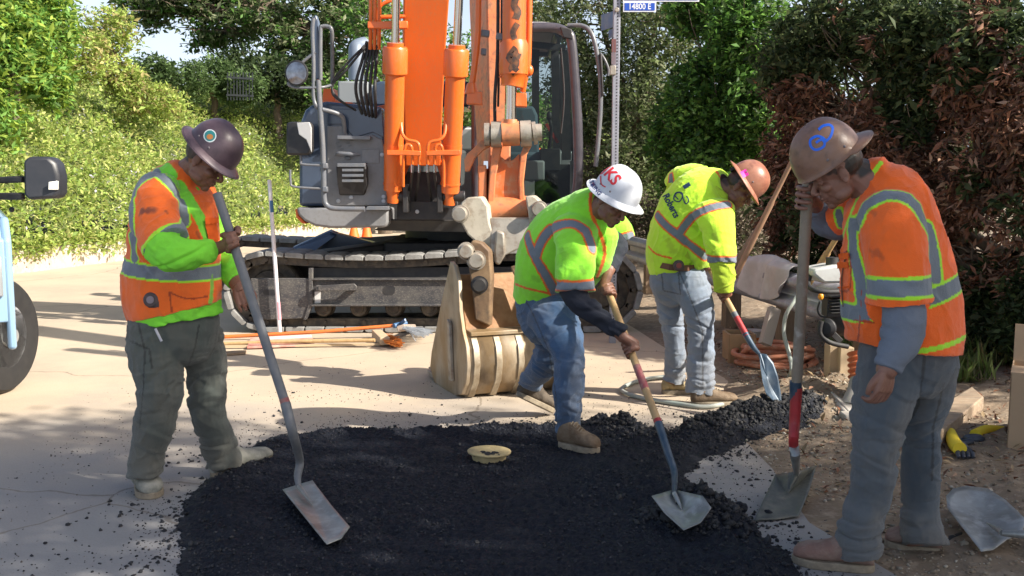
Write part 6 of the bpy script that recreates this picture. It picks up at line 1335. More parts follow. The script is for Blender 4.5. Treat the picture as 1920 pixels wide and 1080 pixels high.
shovel('round shovel with wooden handle and blue blade held by the man in the white hat', TOP2, P(1237, 800, 4.62), G(1264, 925, .14), .0185, m_wood, [(.60, .76, m_redb2), (.955, 1.0, m_redb)],
       [P(1252, 848, 4.50), P(1264, 885, 4.42)], m_bsh, [G(1222, 930, .15), G(1264, 918, .13), G(1318, 930, .17), G(1334, 952, .14), G(1314, 980, .10), G(1282, 994, .08), G(1246, 962, .11)], m_bld, .025)
shovel('pointed shovel with yellow wooden handle in the hands of the man in brown hat', TOP3, P(1400, 630, 6.18), P(1424, 664, 6.10), .0185, m_wood, [(.70, .76, m_fib), (.76, 1.0, m_redb)],
       [P(1412, 650, 6.14)], m_bsh, [P(1424, 662, 6.10), P(1437, 664, 6.08), P(1450, 680, 6.06), P(1459, 706, 6.03), P(1464, 735, 6.0), P(1466, 758, 5.98), P(1450, 752, 5.96), P(1436, 738, 5.93), P(1430, 715, 5.95), P(1426, 690, 6.02)], m_bsh, .02, up=(.75, -.65, .1))
shovel('square shovel standing upright under the hand of the big man in orange', TOP4, P(1493, 735, 3.90), G(1493, 886, .13), .0215, m_grt, [(.99, 1.0, m_redb)],
       [P(1490, 790, 3.91), P(1488, 838, 3.92)], m_redb, [G(1454, 890, .09), G(1478, 886, .13), G(1505, 882, .14), G(1531, 872, .11), G(1518, 918, .07), G(1498, 968, .012), G(1456, 974, .008), G(1414, 976, .01), G(1432, 936, .05)], m_bdk, .02, up=(-.1, -.5, .85))
part('collar', MATS['blue_shovel_paint'], lambda m: m.tube([P(1492, 715, 3.895), P(1492, 748, 3.905)], .0245, 18), bpy.data.objects['shovel.003'])
part('lower_socket', MATS['scoured_blade'], lambda m: m.tube([P(1489, 838, 3.915), P(1491, 858, 3.92), G(1494, 888, .12)], [.021, .019, .012], 18, 3), bpy.data.objects['shovel.003'])
shovel('round shovel lying face up on the gravel at the right edge', G(2150, 1040, .15), G(1960, 1006, .14), G(1880, 1000, .12), .02, m_wood2, [], [G(1930, 1003, .135)], m_bld,
       [G(1774, 930, .14), G(1787, 916, .15), G(1812, 911, .15), G(1852, 916, .15), G(1886, 938, .14), G(1924, 974, .13), G(1916, 1000, .10), G(1888, 1012, .08), G(1862, 1031, .06), G(1840, 1034, .06), G(1810, 996, .09), G(1776, 952, .12)], m_bld, .022, up=(0, -.3, .95))
t = thing('long_pole', 'black pole with blue end lying on the ground under the round shovel', 'pole', G(1840, 995))
part('shaft', m_rub, lambda m: m.tube([G(1766, 1018, .02), G(1830, 998, .02), G(1872, 984, .02)], .019, 14), t)
part('sleeve', mat('blue_plastic', (.02, .12, .35), .4), lambda m: m.tube([G(1872, 984, .02), G(1925, 968, .025), G(1990, 950, .03)], .021, 14), t)
# level rod
t = thing('marker_rod', 'thin white rod standing upright in front of the excavator track', 'rod', G(523, 616))
part('rod', mat('rod_white', (.72, .70, .72), .5, c2=(.6, .45, .45), ns=8, mix=.4), lambda m: m.tube([G(525, 628, 0), P(505, 337, G(525, 628)[1])], .019, 14), t, bevel=.003)
part('stripe', mat('stripe_blue', (.04, .12, .25), .5), lambda m: m.tube([P(508, 376, G(525, 628)[1]), P(509.5, 398, G(525, 628)[1])], .0198, 14), t)
part('stripe', mat('stripe_pink', (.6, .3, .35), .5), lambda m: m.tube([P(521.5, 566, G(525, 628)[1]), P(524, 600, G(525, 628)[1])], .0196, 14), t)
# brooms and rakes lying by the track
YBm = G(750, 640)[1]
t = thing('push_broom', 'broom with orange handle and grey wire bristles lying before the track', 'broom', G(770, 632))
part('handle', mat('orange_handle', (.62, .16, .03), .5, c2=(.45, .14, .05), ns=9, mix=.5), lambda m: m.tube([G(413, 632, .03), G(600, 622, .07), G(745, 610, .12)], .017, 12), t)
part('clamp', mat('blue_metal', (.06, .14, .28), .4), lambda m: (m.tube([G(738, 611, .12), G(762, 606, .13)], .024, 12), m.bar(G(745, 612, .10), G(760, 600, .18), .02, .03)), t, bevel=.004)
part('head', mat('head_wood', (.34, .27, .22), .7), lambda m: m.bar(G(752, 615, .20), G(777, 614, .02), .05, .07, (1, 0, .3)), t, bevel=.006)
def bris(m, a, b, d, n, ln, r, sp=.03):
    a, b, d = V3(a), V3(b), V3(d).normalized()
    for i in range(n):
        q = a+(b-a)*random.random()+V3((random.uniform(-.02, .02), random.uniform(-.035, .035), random.uniform(-.01, .01)))
        e = q+d*ln*random.uniform(.8, 1.1)+V3((random.gauss(0, sp), random.gauss(0, sp), random.gauss(0, sp*.6))); e.z = max(e.z, .004); m.bar(q, e, r, r)
br = part('bristles', mat('grey_bristle', (.28, .31, .35), .6), lambda m: bris(m, G(757, 614, .22), G(783, 616, .03), (1, -.1, -.35), 260, .13, .0045), t, smooth=False)
t = thing('push_broom', 'broom with pale handle and orange bristles lying before the track', 'broom', G(730, 645))
part('handle', m_wood, lambda m: m.tube([G(410, 645, .02), G(560, 640, .05), G(703, 638, .07)], .017, 12), t)
part('head', mat('head_pale', (.50, .38, .25), .7), lambda m: m.bar(G(706, 625, .05), G(722, 640, .05), .09, .07, (0, 0, 1)), t, bevel=.006)
part('bristles', mat('orange_bristle', (.70, .22, .04), .6), lambda m: bris(m, G(712, 628, .07), G(726, 641, .05), (1, -.6, -.10), 320, .15, .006, .018), t, smooth=False)
t = thing('floor_squeegee', 'faded red and white board rake lying flat on the concrete before the track', 'rake', G(525, 645))
part('board', mat('faded_red_board', (.52, .20, .16), .7, c2=(.6, .5, .4), ns=8, mix=.6), lambda m: m.prism([G(463, 654, .01), G(590, 649, .01), G(584, 632, .01), G(470, 637, .01)], (0, 0, .02)), t, bevel=.004)
part('top_bar', mat('pale_bar', (.6, .58, .55), .5), lambda m: m.bar(G(505, 634, .04), G(584, 630, .04), .05, .02), t, bevel=.003)
t = thing('wooden_board', 'thin weathered board lying flat beside the red rake', 'board', G(640, 642)); 
part('plank', m_wood2, lambda m: m.prism([G(412, 668, .006), G(460, 664, .006), G(462, 660, .006), G(412, 663, .006)], (0, 0, .018)), t); part('plank', mat('pale_plank', (.5, .38, .24), .7), lambda m: m.bar(G(420, 650, .02), G(720, 645, .02), .03, .02), t)
# manhole riser in the asphalt
t = thing('valve_cover', 'small pale yellow round cap sitting in the black asphalt', 'manhole cap', G(917, 860))
m_cap = mat('dirty_cream', (.50, .40, .20), .8, c2=(.30, .24, .14), ns=14, mix=.6, bump=.4, bs=50)
part('ring', m_cap, lambda m: m.lathe([(0, 0), (.085, 0), (.09, .02), (.095, .035), (.112, .038), (.115, .048), (.10, .052), (.0, .050)], G(917, 862, .03), (.02, .02, 1), 40), t, bevel=.003)
part('rubble', mat('asphalt_bits', (.03, .028, .028), .8), lambda m: [m.ell(V3(G(912, 850, .083))+V3((random.gauss(0, .028), random.gauss(0, .02), random.uniform(-.015, .0))), (.014, .012, .010), None, 7, 5) for _ in range(26)], t)
# hose coil
t = thing('hose_coil', 'thick coil of faded orange air hose lying by the guardrail', 'hose', G(1450, 690))
m_hos = mat('orange_hose', (.46, .17, .09), .6, c2=(.34, .14, .09), ns=6, mix=.5, c3=(.55, .38, .28), ns3=18)
def coil(m):
    c0 = V3(G(1452, 690, 0)); pts = []
    for k in range(9*24+1):
        a = k/24*math.tau; lp = k/24; r = .245+.028*math.sin(lp*2.1)+.016*math.cos(a*1.7); z = .03+.026*(lp % 6)+(.01*math.sin(a*2+lp))
        pts.append(c0+V3((r*1.08*math.cos(a)+.02*math.sin(lp*3), r*.85*math.sin(a), z)))
    m.tube(pts, .021, 10)
    m.tube([c0+V3((-.27, -.05, .12)), c0+V3((-.22, -.20, .20)), c0+V3((-.02, -.24, .21)), c0+V3((.1, -.22, .2)), c0+V3((.27, -.1, .16))], .021, 10, 6)
part('loops', m_hos, coil, t); part('tie', mat('pale_tie', (.6, .55, .45), .7), lambda m: m.tube([G(1500, 712, .06), G(1520, 708, .05), G(1536, 700, .03)], .02, 10, 3), t)
t = thing('water_hose', 'pale green hose draped over the guardrail and looping across the concrete', 'hose', G(1300, 760))
part('tube', mat('pale_green_hose', (.28, .33, .30), .55, c2=(.42, .42, .38), ns=5, mix=.6), lambda m: m.tube([P(1502, 540, 7.3), P(1492, 560, 7.0), P(1474, 590, 6.95), P(1470, 625, 6.9), P(1480, 665, 6.8), P(1484, 695, 6.65), G(1470, 718, .02), G(1440, 733, .02), G(1400, 745, .018), G(1330, 762, .018), G(1270, 757, .018), G(1200, 745, .018), G(1168, 734, .018), G(1172, 724, .018), G(1205, 712, .018), G(1246, 706, .018)], .0145, 12, 8), t)
# guardrail
GA, GB = V3((1.50, 12.6, 0)), V3((2.36, 6.75, 0))
t = thing('guardrail', 'grey steel guardrail running behind the hose coil', 'guardrail', tuple(GA))
def gr(m):
    d = (GB-GA).normalized(); s = V3((-d.y, d.x, 0)); s = -s if s.x > 0 else s
    pf = [(0, .745), (.03, .735), (.075, .705), (.075, .665), (.0, .625), (.0, .565), (.075, .525), (.075, .485), (.03, .455), (0, .445)]
    vs = [q+s*a+V3((0, 0, z)) for q in (GA, GB) for a, z in pf]; n = len(pf); m.add(vs, [(i, i+1, n+i+1, n+i) for i in range(n-1)])
    m.tube([GB+s*.04+V3((0, 0, .74)), GB+d*.12+s*.06+V3((0, 0, .66)), GB+d*.14+s*.06+V3((0, 0, .58)), GB+s*.04+V3((0, 0, .45))], .02, 8, 4)
part('beam', mat('galvanised', (.34, .34, .37), .45, .35, c2=(.24, .22, .22), ns=5, mix=.6, c3=(.5, .5, .52), ns3=20), gr, t, solid=.006)
for f in (.05, .3, .52, .74, .97):
    q = GA+(GB-GA)*f+V3((.08, 0, 0)); part('post', m_wood2, lambda m: m.box(q+V3((.1, .02, .30)), (.15, .2, .66)), t, bevel=.008)
# cloth on the rail
t = None
mb = MB(); gp = lambda f, a, z: GA+(GB-GA)*f+V3((-.99, -.15, 0))*a+V3((0, 0, z))
nu, nv = 22, 26; vs = []
for i in range(nu):
    for j in range(nv):
        u = i/(nu-1); v = j/(nv-1); f = .665+.175*u
        s = (v-.35)*.75; 
        if s < 0: a = -.10-.02; z = .77+s*1.0+.13; a = -.02+s*.5; z = .80-abs(s)*.25
        else: a = .02+min(s, .1)*.9+.02*math.sin(u*9); z = .80-max(0, s-.05)*(.42+.30*math.sin(u*3.1))
        a += .030*math.sin(u*15+v*5)*min(1, v*2)+.018*math.sin(u*31+v*9); z += .05*math.exp(-((u-.55)/.25)**2)*math.exp(-(s/.15)**2)+.012*math.sin(u*13+v*7)
        vs.append(gp(f, a, z))
mb.add(vs, [(i*nv+j, (i+1)*nv+j, (i+1)*nv+j+1, i*nv+j+1) for i in range(nu-1) for j in range(nv-1)])
o = mb.build('draped_shirt', mat('pale_cloth', (.60, .57, .55), .9, c2=(.36, .33, .31), ns=5, mix=.5, bump=.3, bs=120), None, solid=.006, sub=1); tag(o, 'pale grey shirt draped over the guardrail', 'shirt')
# leaning handles
def pole(label, a, b, r, m, cat='handle'):
    t = thing('tool_handle', label, cat, tuple(np.array(b)*[1, 1, 0]))
    d = V3(b)-V3(a); part('shaft', m, lambda q: q.tube([V3(a), V3(a)+d*.33, V3(a)+d*.36, V3(b)], [r*.85, r*.85, r*1.12, r*1.1], 14), t, bevel=.003); return t
pole('long reddish wooden handle leaning on the guardrail behind the brown hat', P(1486, 300, 7.6), P(1378, 520, 7.9), .021, mat('reddish_wood', (.36, .21, .13), .6, c2=(.26, .16, .11), ns=6, mix=.6, stretch=(5, 5, .8)))
pole('short wooden handle crossing behind the longer one at the guardrail', P(1437, 400, 8.1), P(1372, 506, 8.1), .019, m_wood2)
pole('bare yellowish wooden handle leaning on the guardrail beside the upright shovel', P(1572, 440, 6.9), P(1516, 532, 7.2), .022, m_wood)
# crates, stakes, blocks near the guardrail
t = thing('wooden_crate', 'small brown wooden crate behind the hose coil', 'crate', G(1400, 655))
part('box', mat('crate_wood', (.36, .23, .12), .75, c2=(.22, .15, .09), ns=7, mix=.6), lambda m: (m.box(V3(G(1392, 655, .13)), (.20, .02, .24)), m.box(V3(G(1392, 655, .13))+V3((.0, .25, .0)), (.20, .02, .24)), m.box(V3(G(1392, 655, .13))+V3((-.1, .12, 0)), (.02, .24, .24)), m.box(V3(G(1392, 655, .13))+V3((.1, .12, 0)), (.02, .24, .24))), t, bevel=.004)
part('lining', m_bk, lambda m: m.box(V3(G(1392, 655, .03))+V3((0, .12, 0)), (.16, .2, .03)), t)
t = thing('wooden_stake', 'pale square stake propped at an angle behind the hose coil', 'stake', G(1440, 650))
part('post', mat('pale_stake', (.36, .31, .27), .8, c2=(.34, .29, .26), ns=8, mix=.6), lambda m: m.bar(P(1452, 578, 7.35), P(1434, 646, 7.25), .085, .06, (.3, -1, .2)), t, bevel=.004)
t = thing('paint_bucket', 'white pail with an orange label half hidden behind the hose', 'pail', G(1410, 650))
part('pail', mat('pail_white', (.6, .58, .55), .5), lambda m: m.lathe([(0, 0), (.075, 0), (.085, .16), (.09, .17), (.075, .165), (0, .15)], G(1412, 655), (0, 0, 1), 24), t); part('label', mat('label_orange', (.75, .22, .03), .5), lambda m: m.lathe([(.0805, .06), (.0845, .115), (.0835, .115), (.0795, .06)], G(1412, 655), (0, 0, 1), 24), t)
for lb, x0, x1, y0, y1, Y in (('tan wooden block standing under the rammer engine', 1556, 1578, 648, 700, 6.75), ('shorter tan wooden block beside the taller one under the rammer', 1576, 1600, 652, 702, 6.70)):
    a, b = P(x0, y0, Y), P(x1, y1, Y); o = MB().box(((a[0]+b[0])/2, Y+.06, max(.03, a[2])/2), (b[0]-a[0], .12, max(.06, a[2]))).build('wooden_block', mat('tan_block', (.48, .37, .24), .8, c2=(.38, .28, .18), ns=7, mix=.6), None, bevel=.005); tag(o, lb, 'block')
# rammer
YRm = 6.35
t = thing('tamping_rammer', 'jumping jack rammer with black engine, orange bellows and grey foot leaning by the guardrail', 'rammer', G(1600, 775))
part('handle_loop', m_rub, lambda m: m.tube([P(1518, 520, YRm+.1), P(1516, 535, YRm), P(1530, 545, YRm-.1), P(1570, 547, YRm-.1), P(1620, 540, YRm), P(1640, 520, YRm+.2), P(1600, 505, YRm+.4), P(1540, 505, YRm+.35), P(1520, 512, YRm+.2), P(1518, 520, YRm+.1)], .016, 10, 6), t)
part('fuel_tank', mat('tank_white', (.55, .56, .55), .4, c2=(.4, .38, .35), ns=8, mix=.5), lambda m: m.prism([P(1526, 505, YRm), P(1566, 497, YRm), P(1640, 495, YRm), P(1640, 530, YRm), P(1545, 532, YRm), P(1524, 515, YRm)], (0, .28, -.01)), t, bevel=.02)
part('fuel_cap', m_bk, lambda m: m.lathe([(0, 0), (.04, 0), (.04, .05), (0, .055)], P(1560, 497, YRm+.1), (0, 0, 1), 18), t)
part('primer_bulb', mat('amber_plastic', (.8, .32, .03), .3), lambda m: m.ell(P(1539, 556, YRm), (.018, .018, .024)), t)
part('fuel_line', m_rub, lambda m: m.tube([P(1537, 565, YRm), P(1533, 580, YRm), P(1538, 592, YRm), P(1552, 594, YRm), P(1562, 585, YRm)], .006, 8, 5), t)
part('engine', m_bk, lambda m: (m.ell(P(1580, 590, YRm+.1), (.12, .12, .14)), m.box(P(1560, 575, YRm+.05), (.10, .12, .12)), m.lathe([(0, 0), (.06, 0), (.065, .03), (.04, .05), (0, .05)], P(1552, 614, YRm-.02), (-.8, -1, 0), 20), m.bar(P(1540, 605, YRm), P(1575, 640, YRm), .05, .04), [m.bar(P(1553+k*0, 555+k*6, YRm), P(1590, 553+k*6, YRm), .12, .008) for k in range(6)]), t, bevel=.008)
part('engine_guard', m_rub, lambda m: m.tube([P(1540, 602, YRm-.05), P(1538, 625, YRm-.05), P(1556, 642, YRm-.05), P(1590, 650, YRm-.03)], .016, 10, 5), t)
def bel(m):
    a, b = V3(P(1612, 664, YRm-.02)), V3(P(1614, 712, YRm-.10)); n = 26; pts = [a+(b-a)*i/n for i in range(n+1)]; m.tube(pts, [.070+.010*math.cos(i/n*math.tau*4.5) for i in range(n+1)], 24)
part('bellows', mat('orange_bellows', (.62, .17, .06), .5, c2=(.45, .13, .06), ns=12, mix=.5), bel, t)
part('leg', mat('rammer_grey', (.30, .28, .25), .6, c2=(.42, .38, .32), ns=9, mix=.6), lambda m: m.tube([P(1613, 710, YRm-.10), P(1608, 735, YRm-.15), P(1598, 768, YRm-.22)], [.062, .066, .085], 22, 4), t)
part('shoe', mat('rammer_shoe', (.42, .39, .35), .6, c2=(.25, .22, .2), ns=14, mix=.6), lambda m: (m.prism([G(1556, 748, .07), G(1566, 744, .07), G(1612, 778, .03), G(1596, 792, .02)], (0, .0, .05)), m.tube([G(1560, 744, .08), G(1590, 782, .05)], .022, 12), m.box(G(1600, 782, .05), (.14, .12, .05))), t, bevel=.01)
# timber, box, gloves
m_tim = mat('weathered_timber', (.34, .25, .17), .8, c2=(.20, .15, .11), ns=4, mix=.7, bump=.4, bs=40, c3=(.45, .38, .28), ns3=12, stretch=(1, 4, 4))
a, b, c_, d = [V3(G(x, y)) for x, y in ((1752, 872), (1842, 792), (1820, 770), (1720, 838))]
mb = MB(); mb.prism([V3((q.x, q.y, 0)) for q in (a, b, c_, d)], (0, 0, .16)); o = mb.build('timber_block', m_tim, None, bevel=.008); tag(o, 'heavy weathered timber block lying behind the big man in orange', 'timber')
t = thing('cardboard_box', 'open brown cardboard box at the right edge of the gravel', 'box', G(1960, 850))
m_crd = mat('cardboard', (.46, .32, .20), .85, c2=(.40, .27, .165), ns=3, mix=.5, bump=.05, bs=30)
ba = V3(G(1887, 846, .07)); bz = V3(P(1887, 700, ba.y)).z-.07; bw_, bd_ = .55, .42
dx, dy = V3((.88, -.47, 0)), V3((.47, .88, 0))
for q0, e0 in ((ba, dx*bw_), (ba, dy*bd_), (ba+dy*bd_, dx*bw_), (ba+dx*bw_, dy*bd_)):
    part('wall', m_crd, lambda m: m.prism([q0, q0+e0, q0+e0+V3((0, 0, bz)), q0+V3((0, 0, bz))], (dy if abs(e0.normalized().dot(dx)) > .9 else dx)*.006), t)
part('flap', m_crd, lambda m: m.prism([ba+dy*bd_+V3((0, 0, bz)), ba+dy*bd_+dx*bw_+V3((0, 0, bz)), ba+dy*(bd_+.03)+dx*bw_+V3((0, 0, bz+.2)), ba+dy*(bd_+.03)+V3((0, 0, bz+.2))], dy*.006), t)
part('flap', m_crd, lambda m: m.prism([ba+V3((0, 0, bz)), ba+dx*bw_+V3((0, 0, bz)), ba+dx*bw_-dy*.02+V3((0, 0, bz))+dy*.2, ba+dy*.2+V3((0, 0, bz+.004))], (0, 0, .006)), t)
part('bottom', m_crd, lambda m: m.prism([ba, ba+dx*bw_, ba+dx*bw_+dy*bd_, ba+dy*bd_], (0, 0, .006)), t)
t = thing('work_gloves', 'pair of black and yellow rubber work gloves dropped beside the timber block', 'gloves', G(1820, 840))
m_yg, m_bg = mat('yellow_knit', (.72, .55, .03), .8), mat('black_rubber_glove', (.03, .035, .05), .5, c2=(.10, .12, .16), ns=14, mix=.5)
part('cuff', m_yg, lambda m: m.tube([G(1782, 812, .05+.055), G(1790, 832, .05+.055), G(1800, 842, .05+.055)], [.03, .035, .035], 12, 3), t)
part('cuff', m_yg, lambda m: m.tube([G(1828, 815, .05+.055), G(1850, 806, .055+.055), G(1880, 806, .04+.055)], [.03, .028, .022], 12, 3), t)
part('palm', m_bg, lambda m: (m.ell(G(1800, 838, .035+.055), (.04, .05, .03)), [m.tube([G(1798+k*6, 842, .035+.055), G(1796+k*9, 850, .03+.055), G(1798+k*9, 858, .015+.055)], [.013, .013, .01], 10, 3) for k in range(4)]), t)
part('palm', m_bg, lambda m: (m.ell(G(1826, 822, .04+.055), (.06, .04, .025)), [m.tube([G(1824, 822+k*3, .04+.055), G(1808, 824+k*4, .03+.055), G(1798, 828+k*4, .02+.055)], [.013, .013, .01], 10, 3) for k in range(3)]), t)
# street sign
YS = 8.9
t = thing('street_sign_post', 'perforated steel post with blue street name signs to the right of the excavator cab', 'street sign', G(1149, 330+1.5*F/YS))
pb = V3((P(1149, 560, YS)[0], YS, 0)); ptp = V3((P(1156, 0, YS)[0]+.004, YS, P(1156, 0, YS)[2]+.5))
m_pst = mat('galvanised_post', (.34, .35, .40), .5, .4, c2=(.25, .25, .3), ns=10, mix=.5)
part('post', m_pst, lambda m: m.bar(pb, ptp, .058, .058, (0, 1, 0)), t, bevel=.003)
part('post_holes', m_bk, lambda m: [m.bar(pb+(ptp-pb)*(k/130)+V3((.006, -.0305, 0)), pb+(ptp-pb)*(k/130)+V3((.006, -.0295, .011)), .011, .002, (0, 1, 0)) for k in range(3, 128)], t, smooth=False)
m_sb, m_sw = mat('sign_blue', (.012, .07, .42), .4, coat=.3), mat('sign_white', (.72, .75, .80), .4)
def sign(name, x0, y0, x1, y1, Y, txt=None, h=.1, ang=0, parent=t, bord=.012):
    a, b = V3(P(x0, y0, Y)), V3(P(x1, y1, Y)); w_, hh = abs(b.x-a.x), abs(b.z-a.z); c = (a+b)/2
    o = part(name, m_sw, lambda m: m.box(c, (w_, .006, hh)), parent, bevel=.001); part('face', m_sb, lambda m: m.box(c+V3((0, -.0045, 0)), (w_-bord*2, .003, hh-bord*2)), o)
    if txt: text_flat(txt, c+V3((0, -.0072, 0)), (1, 0, 0), (0, 0, 1), h, m_sw, o, 'lettering', .86, .012)
    return o
sign('block_sign', 1168.5, 3, 1230, 22.5, YS-.05, '14800 E', .050)
sign('street_name_sign', 1168.5, -44, 1311, 3.2, YS-.05)
m_sf = mat('faded_sign_blue', (.05, .12, .26), .45, c2=(.16, .20, .22), ns=9, mix=.6)
part('angled_street_sign', m_sf, lambda m: m.prism([P(1152, 20, YS+.03), P(1127, 28, YS+.45), P(1127, 58, YS+.45), P(1152, 50, YS+.03)], (.004, .006, 0)), t)
part('angled_block_sign', m_sf, lambda m: m.prism([P(1152, 53, YS+.03), P(1141, 56, YS+.2), P(1141, 71, YS+.2), P(1152, 70, YS+.03)], (.004, .006, 0)), t)
part('red_reflector', mat('reflector_red', (.46, .24, .22), .5), lambda m: m.prism([P(1147, 73, YS-.02), P(1155, 73, YS-.04), P(1155, 98, YS-.04), P(1147, 98, YS-.02)], (0, .004, 0)), t)
part('white_reflector', mat('reflector_white', (.50, .44, .46), .5), lambda m: m.prism([P(1146.5, 98.5, YS-.02), P(1154.5, 98.5, YS-.04), P(1154.5, 121, YS-.04), P(1146.5, 121, YS-.02)], (0, .004, 0)), t)
part('bracket', m_stl, lambda m: (m.box(P(1149, 132, YS-.04), (.05, .05, .08)), m.lathe([(0, 0), (.02, 0), (.02, .02), (0, .02)], P(1157, 18, YS-.06), (0, 1, 0), 12)), t, bevel=.004)
# cones far behind
m_con = mat('cone_orange', (.85, .16, .02), .6)
for x, lb in ((664, 'orange traffic cone standing under the excavator, left of the pair'), (688, 'orange traffic cone standing under the excavator, right of the pair')):
    o = V3(G(x, 452)); t = thing('traffic_cone', lb, 'traffic cone', tuple(o), 'cones behind the excavator')
    part('cone', m_con, lambda m: (m.lathe([(0, 0), (.16, 0), (.14, .03), (.03, .5), (0, .5)], o, (0, 0, 1), 20), m.box(o+V3((0, 0, .015)), (.38, .38, .03))), t); part('collar', mat('cone_white', (.7, .7, .7), .6), lambda m: m.lathe([(.095, .22), (.072, .32), (.070, .32), (.093, .22)], o, (0, 0, 1), 20), t)
# ------------------------------------------------------------------ pickup at the left edge
m_car = mat('white_blue_paint', (.26, .40, .54), .16, c2=(.22, .35, .50), ns=2, mix=.4, coat=1.0)
t = thing('pickup_truck', 'pale pickup truck cut off by the left edge, black mirror sticking out', 'pickup truck', tuple(G(-40, 740)))
wc = V3(P(10, 636, 6.8)); wc.z = .40; wn = V3((.985, -.10, 0)).normalized(); wf = V3((.10, .985, 0)).normalized()  # steered front wheel
bf = V3((-.50, .866, 0)); bn = V3((.866, .50, 0)); bc0 = V3((P(22, 636, 6.95)[0], 6.95, .40))   # body: towards the rear, outward
tyr = part('wheel', mat('tyre_rubber', (.014, .014, .015), .7, c2=(.03, .028, .026), ns=20, mix=.4), lambda m: m.lathe([(.22, .02), (.248, .0), (.27, .005), (.33, .012), (.375, .02), (.398, .05), (.40, .10), (.40, .17), (.395, .21), (.37, .24), (.262, .25), (.22, .24)], wc-wn*.22, wn, 56), t)
def rimf(m):
    m.lathe([(.25, .24), (.264, .235), (.260, .20), (.24, .16), (.22, .12), (.17, .10), (.14, .14), (.08, .16), (.07, .20), (.055, .235), (0, .24)], wc-wn*.22, wn, 48)
    for k in range(8):
        a = k/8*math.tau; x = wf; z = V3((0, 0, 1)); d = x*math.cos(a)+z*math.sin(a); m.bar(wc-wn*.06+d*.07, wc-wn*.075+d*.225, .055, .035, wn)
part('rim', mat('alloy', (.62, .64, .68), .35, .25, coat=.5), rimf, tyr); part('rim_dark', m_bk, lambda m: m.lathe([(0, .08), (.2, .08), (.2, .10), (0, .10)], wc-wn*.22, wn, 32), tyr)
part('hub_cap', mat('hub_silver', (.5, .52, .52), .3, .6), lambda m: m.lathe([(.075, 0), (.07, .06), (.05, .09), (0, .10)], wc-wn*.02, wn, 24), tyr)
def tp(f, o, z): return bc0+bf*f+bn*(o-.05)+V3((0, 0, z-.40))
def bodyf(m):
    out = [(-1.1, .45), (-1.1, 1.05), (-.95, 1.16), (.55, 1.22), (.62, 1.22), (.62, .40), (.5, .38)]
    arch = [(.47*math.cos(a), .40+.47*math.sin(a)) for a in np.linspace(.0, math.pi, 14)]
    m.prism([tp(f, .02, z) for f, z in [(-.60, .42), (-1.1, .45), (-1.1, 1.12), (-.95, 1.25), (.62, 1.32), (.62, .42)]+arch], -bn*.05)
    m.prism([tp(-1.1, -.03, 1.12), tp(-.95, -.03, 1.25), tp(.62, -.03, 1.32), tp(.62, -.03, 1.0), tp(-1.1, -.03, .95)], -bn*1.75)
part('fender', m_car, bodyf, t, bevel=.02)
dr = part('door', m_car, lambda m: m.prism([tp(.64, .02, .42), tp(.64, .02, 1.22), tp(1.75, .02, 1.24), tp(1.75, .02, .42)], -bn*.06), t, bevel=.015)
part('cab_roof', m_car, lambda m: (m.bar(tp(.55, -.10, 1.22), tp(1.0, -.25, 1.85), .06, .06), m.prism([tp(1.0, -.25, 1.85), tp(2.6, -.25, 1.87), tp(2.6, -1.6, 1.87), tp(1.0, -1.6, 1.85)], (0, 0, .05)), m.bar(tp(1.85, -.05, 1.24), tp(1.85, -.25, 1.85), .09, .06), m.prism([tp(1.8, .02, .45), tp(1.8, .02, 1.24), tp(4.6, .02, 1.24), tp(4.6, .02, .55)], -bn*1.8)), t, bevel=.01)
part('glass', m_gls, lambda m: m.add([tp(.66, -.06, 1.24), tp(1.8, -.06, 1.25), tp(1.8, -.24, 1.84), tp(1.03, -.24, 1.84)], [(0, 1, 2, 3)]), t)
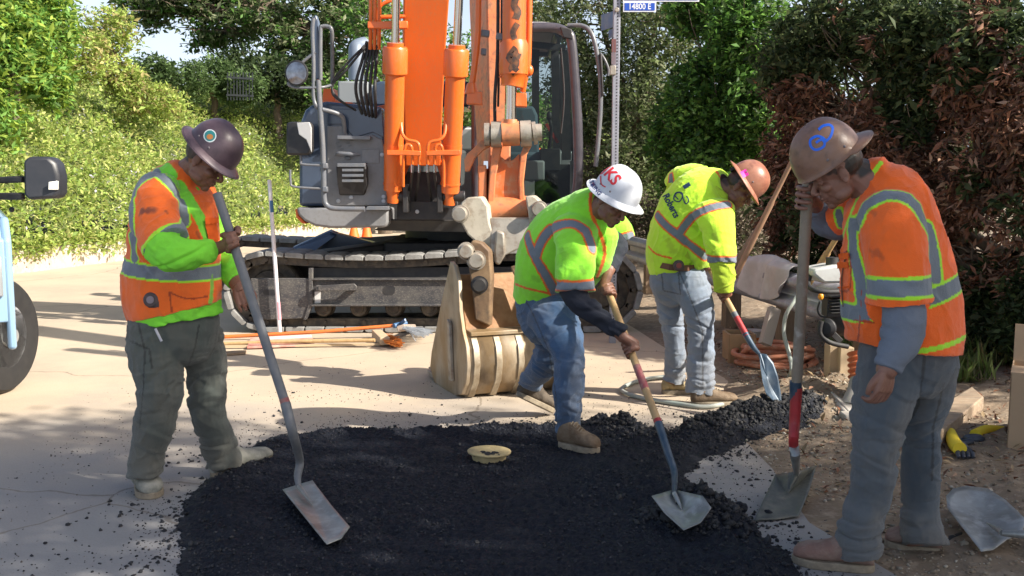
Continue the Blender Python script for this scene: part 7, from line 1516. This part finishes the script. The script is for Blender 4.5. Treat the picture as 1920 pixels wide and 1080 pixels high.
part('front_panel', m_car, lambda m: m.prism([tp(-1.10, -.02, .62), tp(-1.10, -.02, 1.12), tp(-1.04, -.02, 1.14), tp(-1.04, -.02, .62)], -bn*1.75), t, bevel=.01); part('grille', m_bk, lambda m: [m.prism([tp(-1.115, -.35, .68+k*.07), tp(-1.115, -.35, .72+k*.07), tp(-1.10, -.35, .72+k*.07), tp(-1.10, -.35, .68+k*.07)], -bn*1.1) for k in range(6)], t); part('headlight', MATS['hub_silver'], lambda m: m.prism([tp(-1.125, -.04, .78), tp(-1.125, -.04, 1.02), tp(-1.10, -.04, 1.02), tp(-1.10, -.04, .78)], -bn*.28), t, bevel=.008)
part('inner_body', m_bk, lambda m: m.prism([tp(-1.0, -.08, .55), tp(-1.0, -.08, 1.08), tp(-.50, -.08, 1.2), tp(.6, -.08, 1.2), tp(.6, -.08, .95), tp(-.50, -.08, .95), tp(-.52, -.08, .55)], -bn*1.5), t)
part('mud_guard', m_bk, lambda m: m.prism([tp(-.5, -.06, .5), tp(-.5, -.06, .95), tp(.5, -.06, .95), tp(.5, -.06, .5)], -bn*.3), t)
part('bumper', mat('bumper_chrome', (.5, .52, .52), .25, .8), lambda m: m.prism([tp(-1.12, -.12, .42), tp(-.70, -.10, .45), tp(-.70, -.10, .66), tp(-1.12, -.12, .68)], -bn*1.8), t, bevel=.02)
YM = 7.6
mi = part('mirror', mat('mirror_black', (.022, .024, .03), .42, c2=(.04, .04, .045), ns=10, mix=.4), lambda m: m.prism([P(42, 302, YM), P(52, 293, YM), P(90, 294, YM+.04), P(103, 306, YM+.05), P(109, 330, YM+.05), P(109, 362, YM+.05), P(103, 372, YM+.05), P(52, 375, YM), P(43, 366, YM)], (.02, .14, 0)), t, bevel=.03)
part('marker_lamp', mat('lamp_clear', (.55, .55, .52), .2, coat=.6), lambda m: m.prism([P(91, 341, YM-.003), P(109, 339, YM+.045), P(109, 356, YM+.045), P(90, 356, YM-.003)], (0, .012, 0)), mi, bevel=.004)
part('mirror_arm', m_bk, lambda m: (m.bar(P(-30, 339, YM+.15), P(44, 336, YM+.05), .05, .05), m.bar(P(-30, 368, YM+.15), P(44, 368, YM+.05), .05, .055), m.ell(P(22, 393, YM+.15), (.02, .02, .022))), t, bevel=.012)
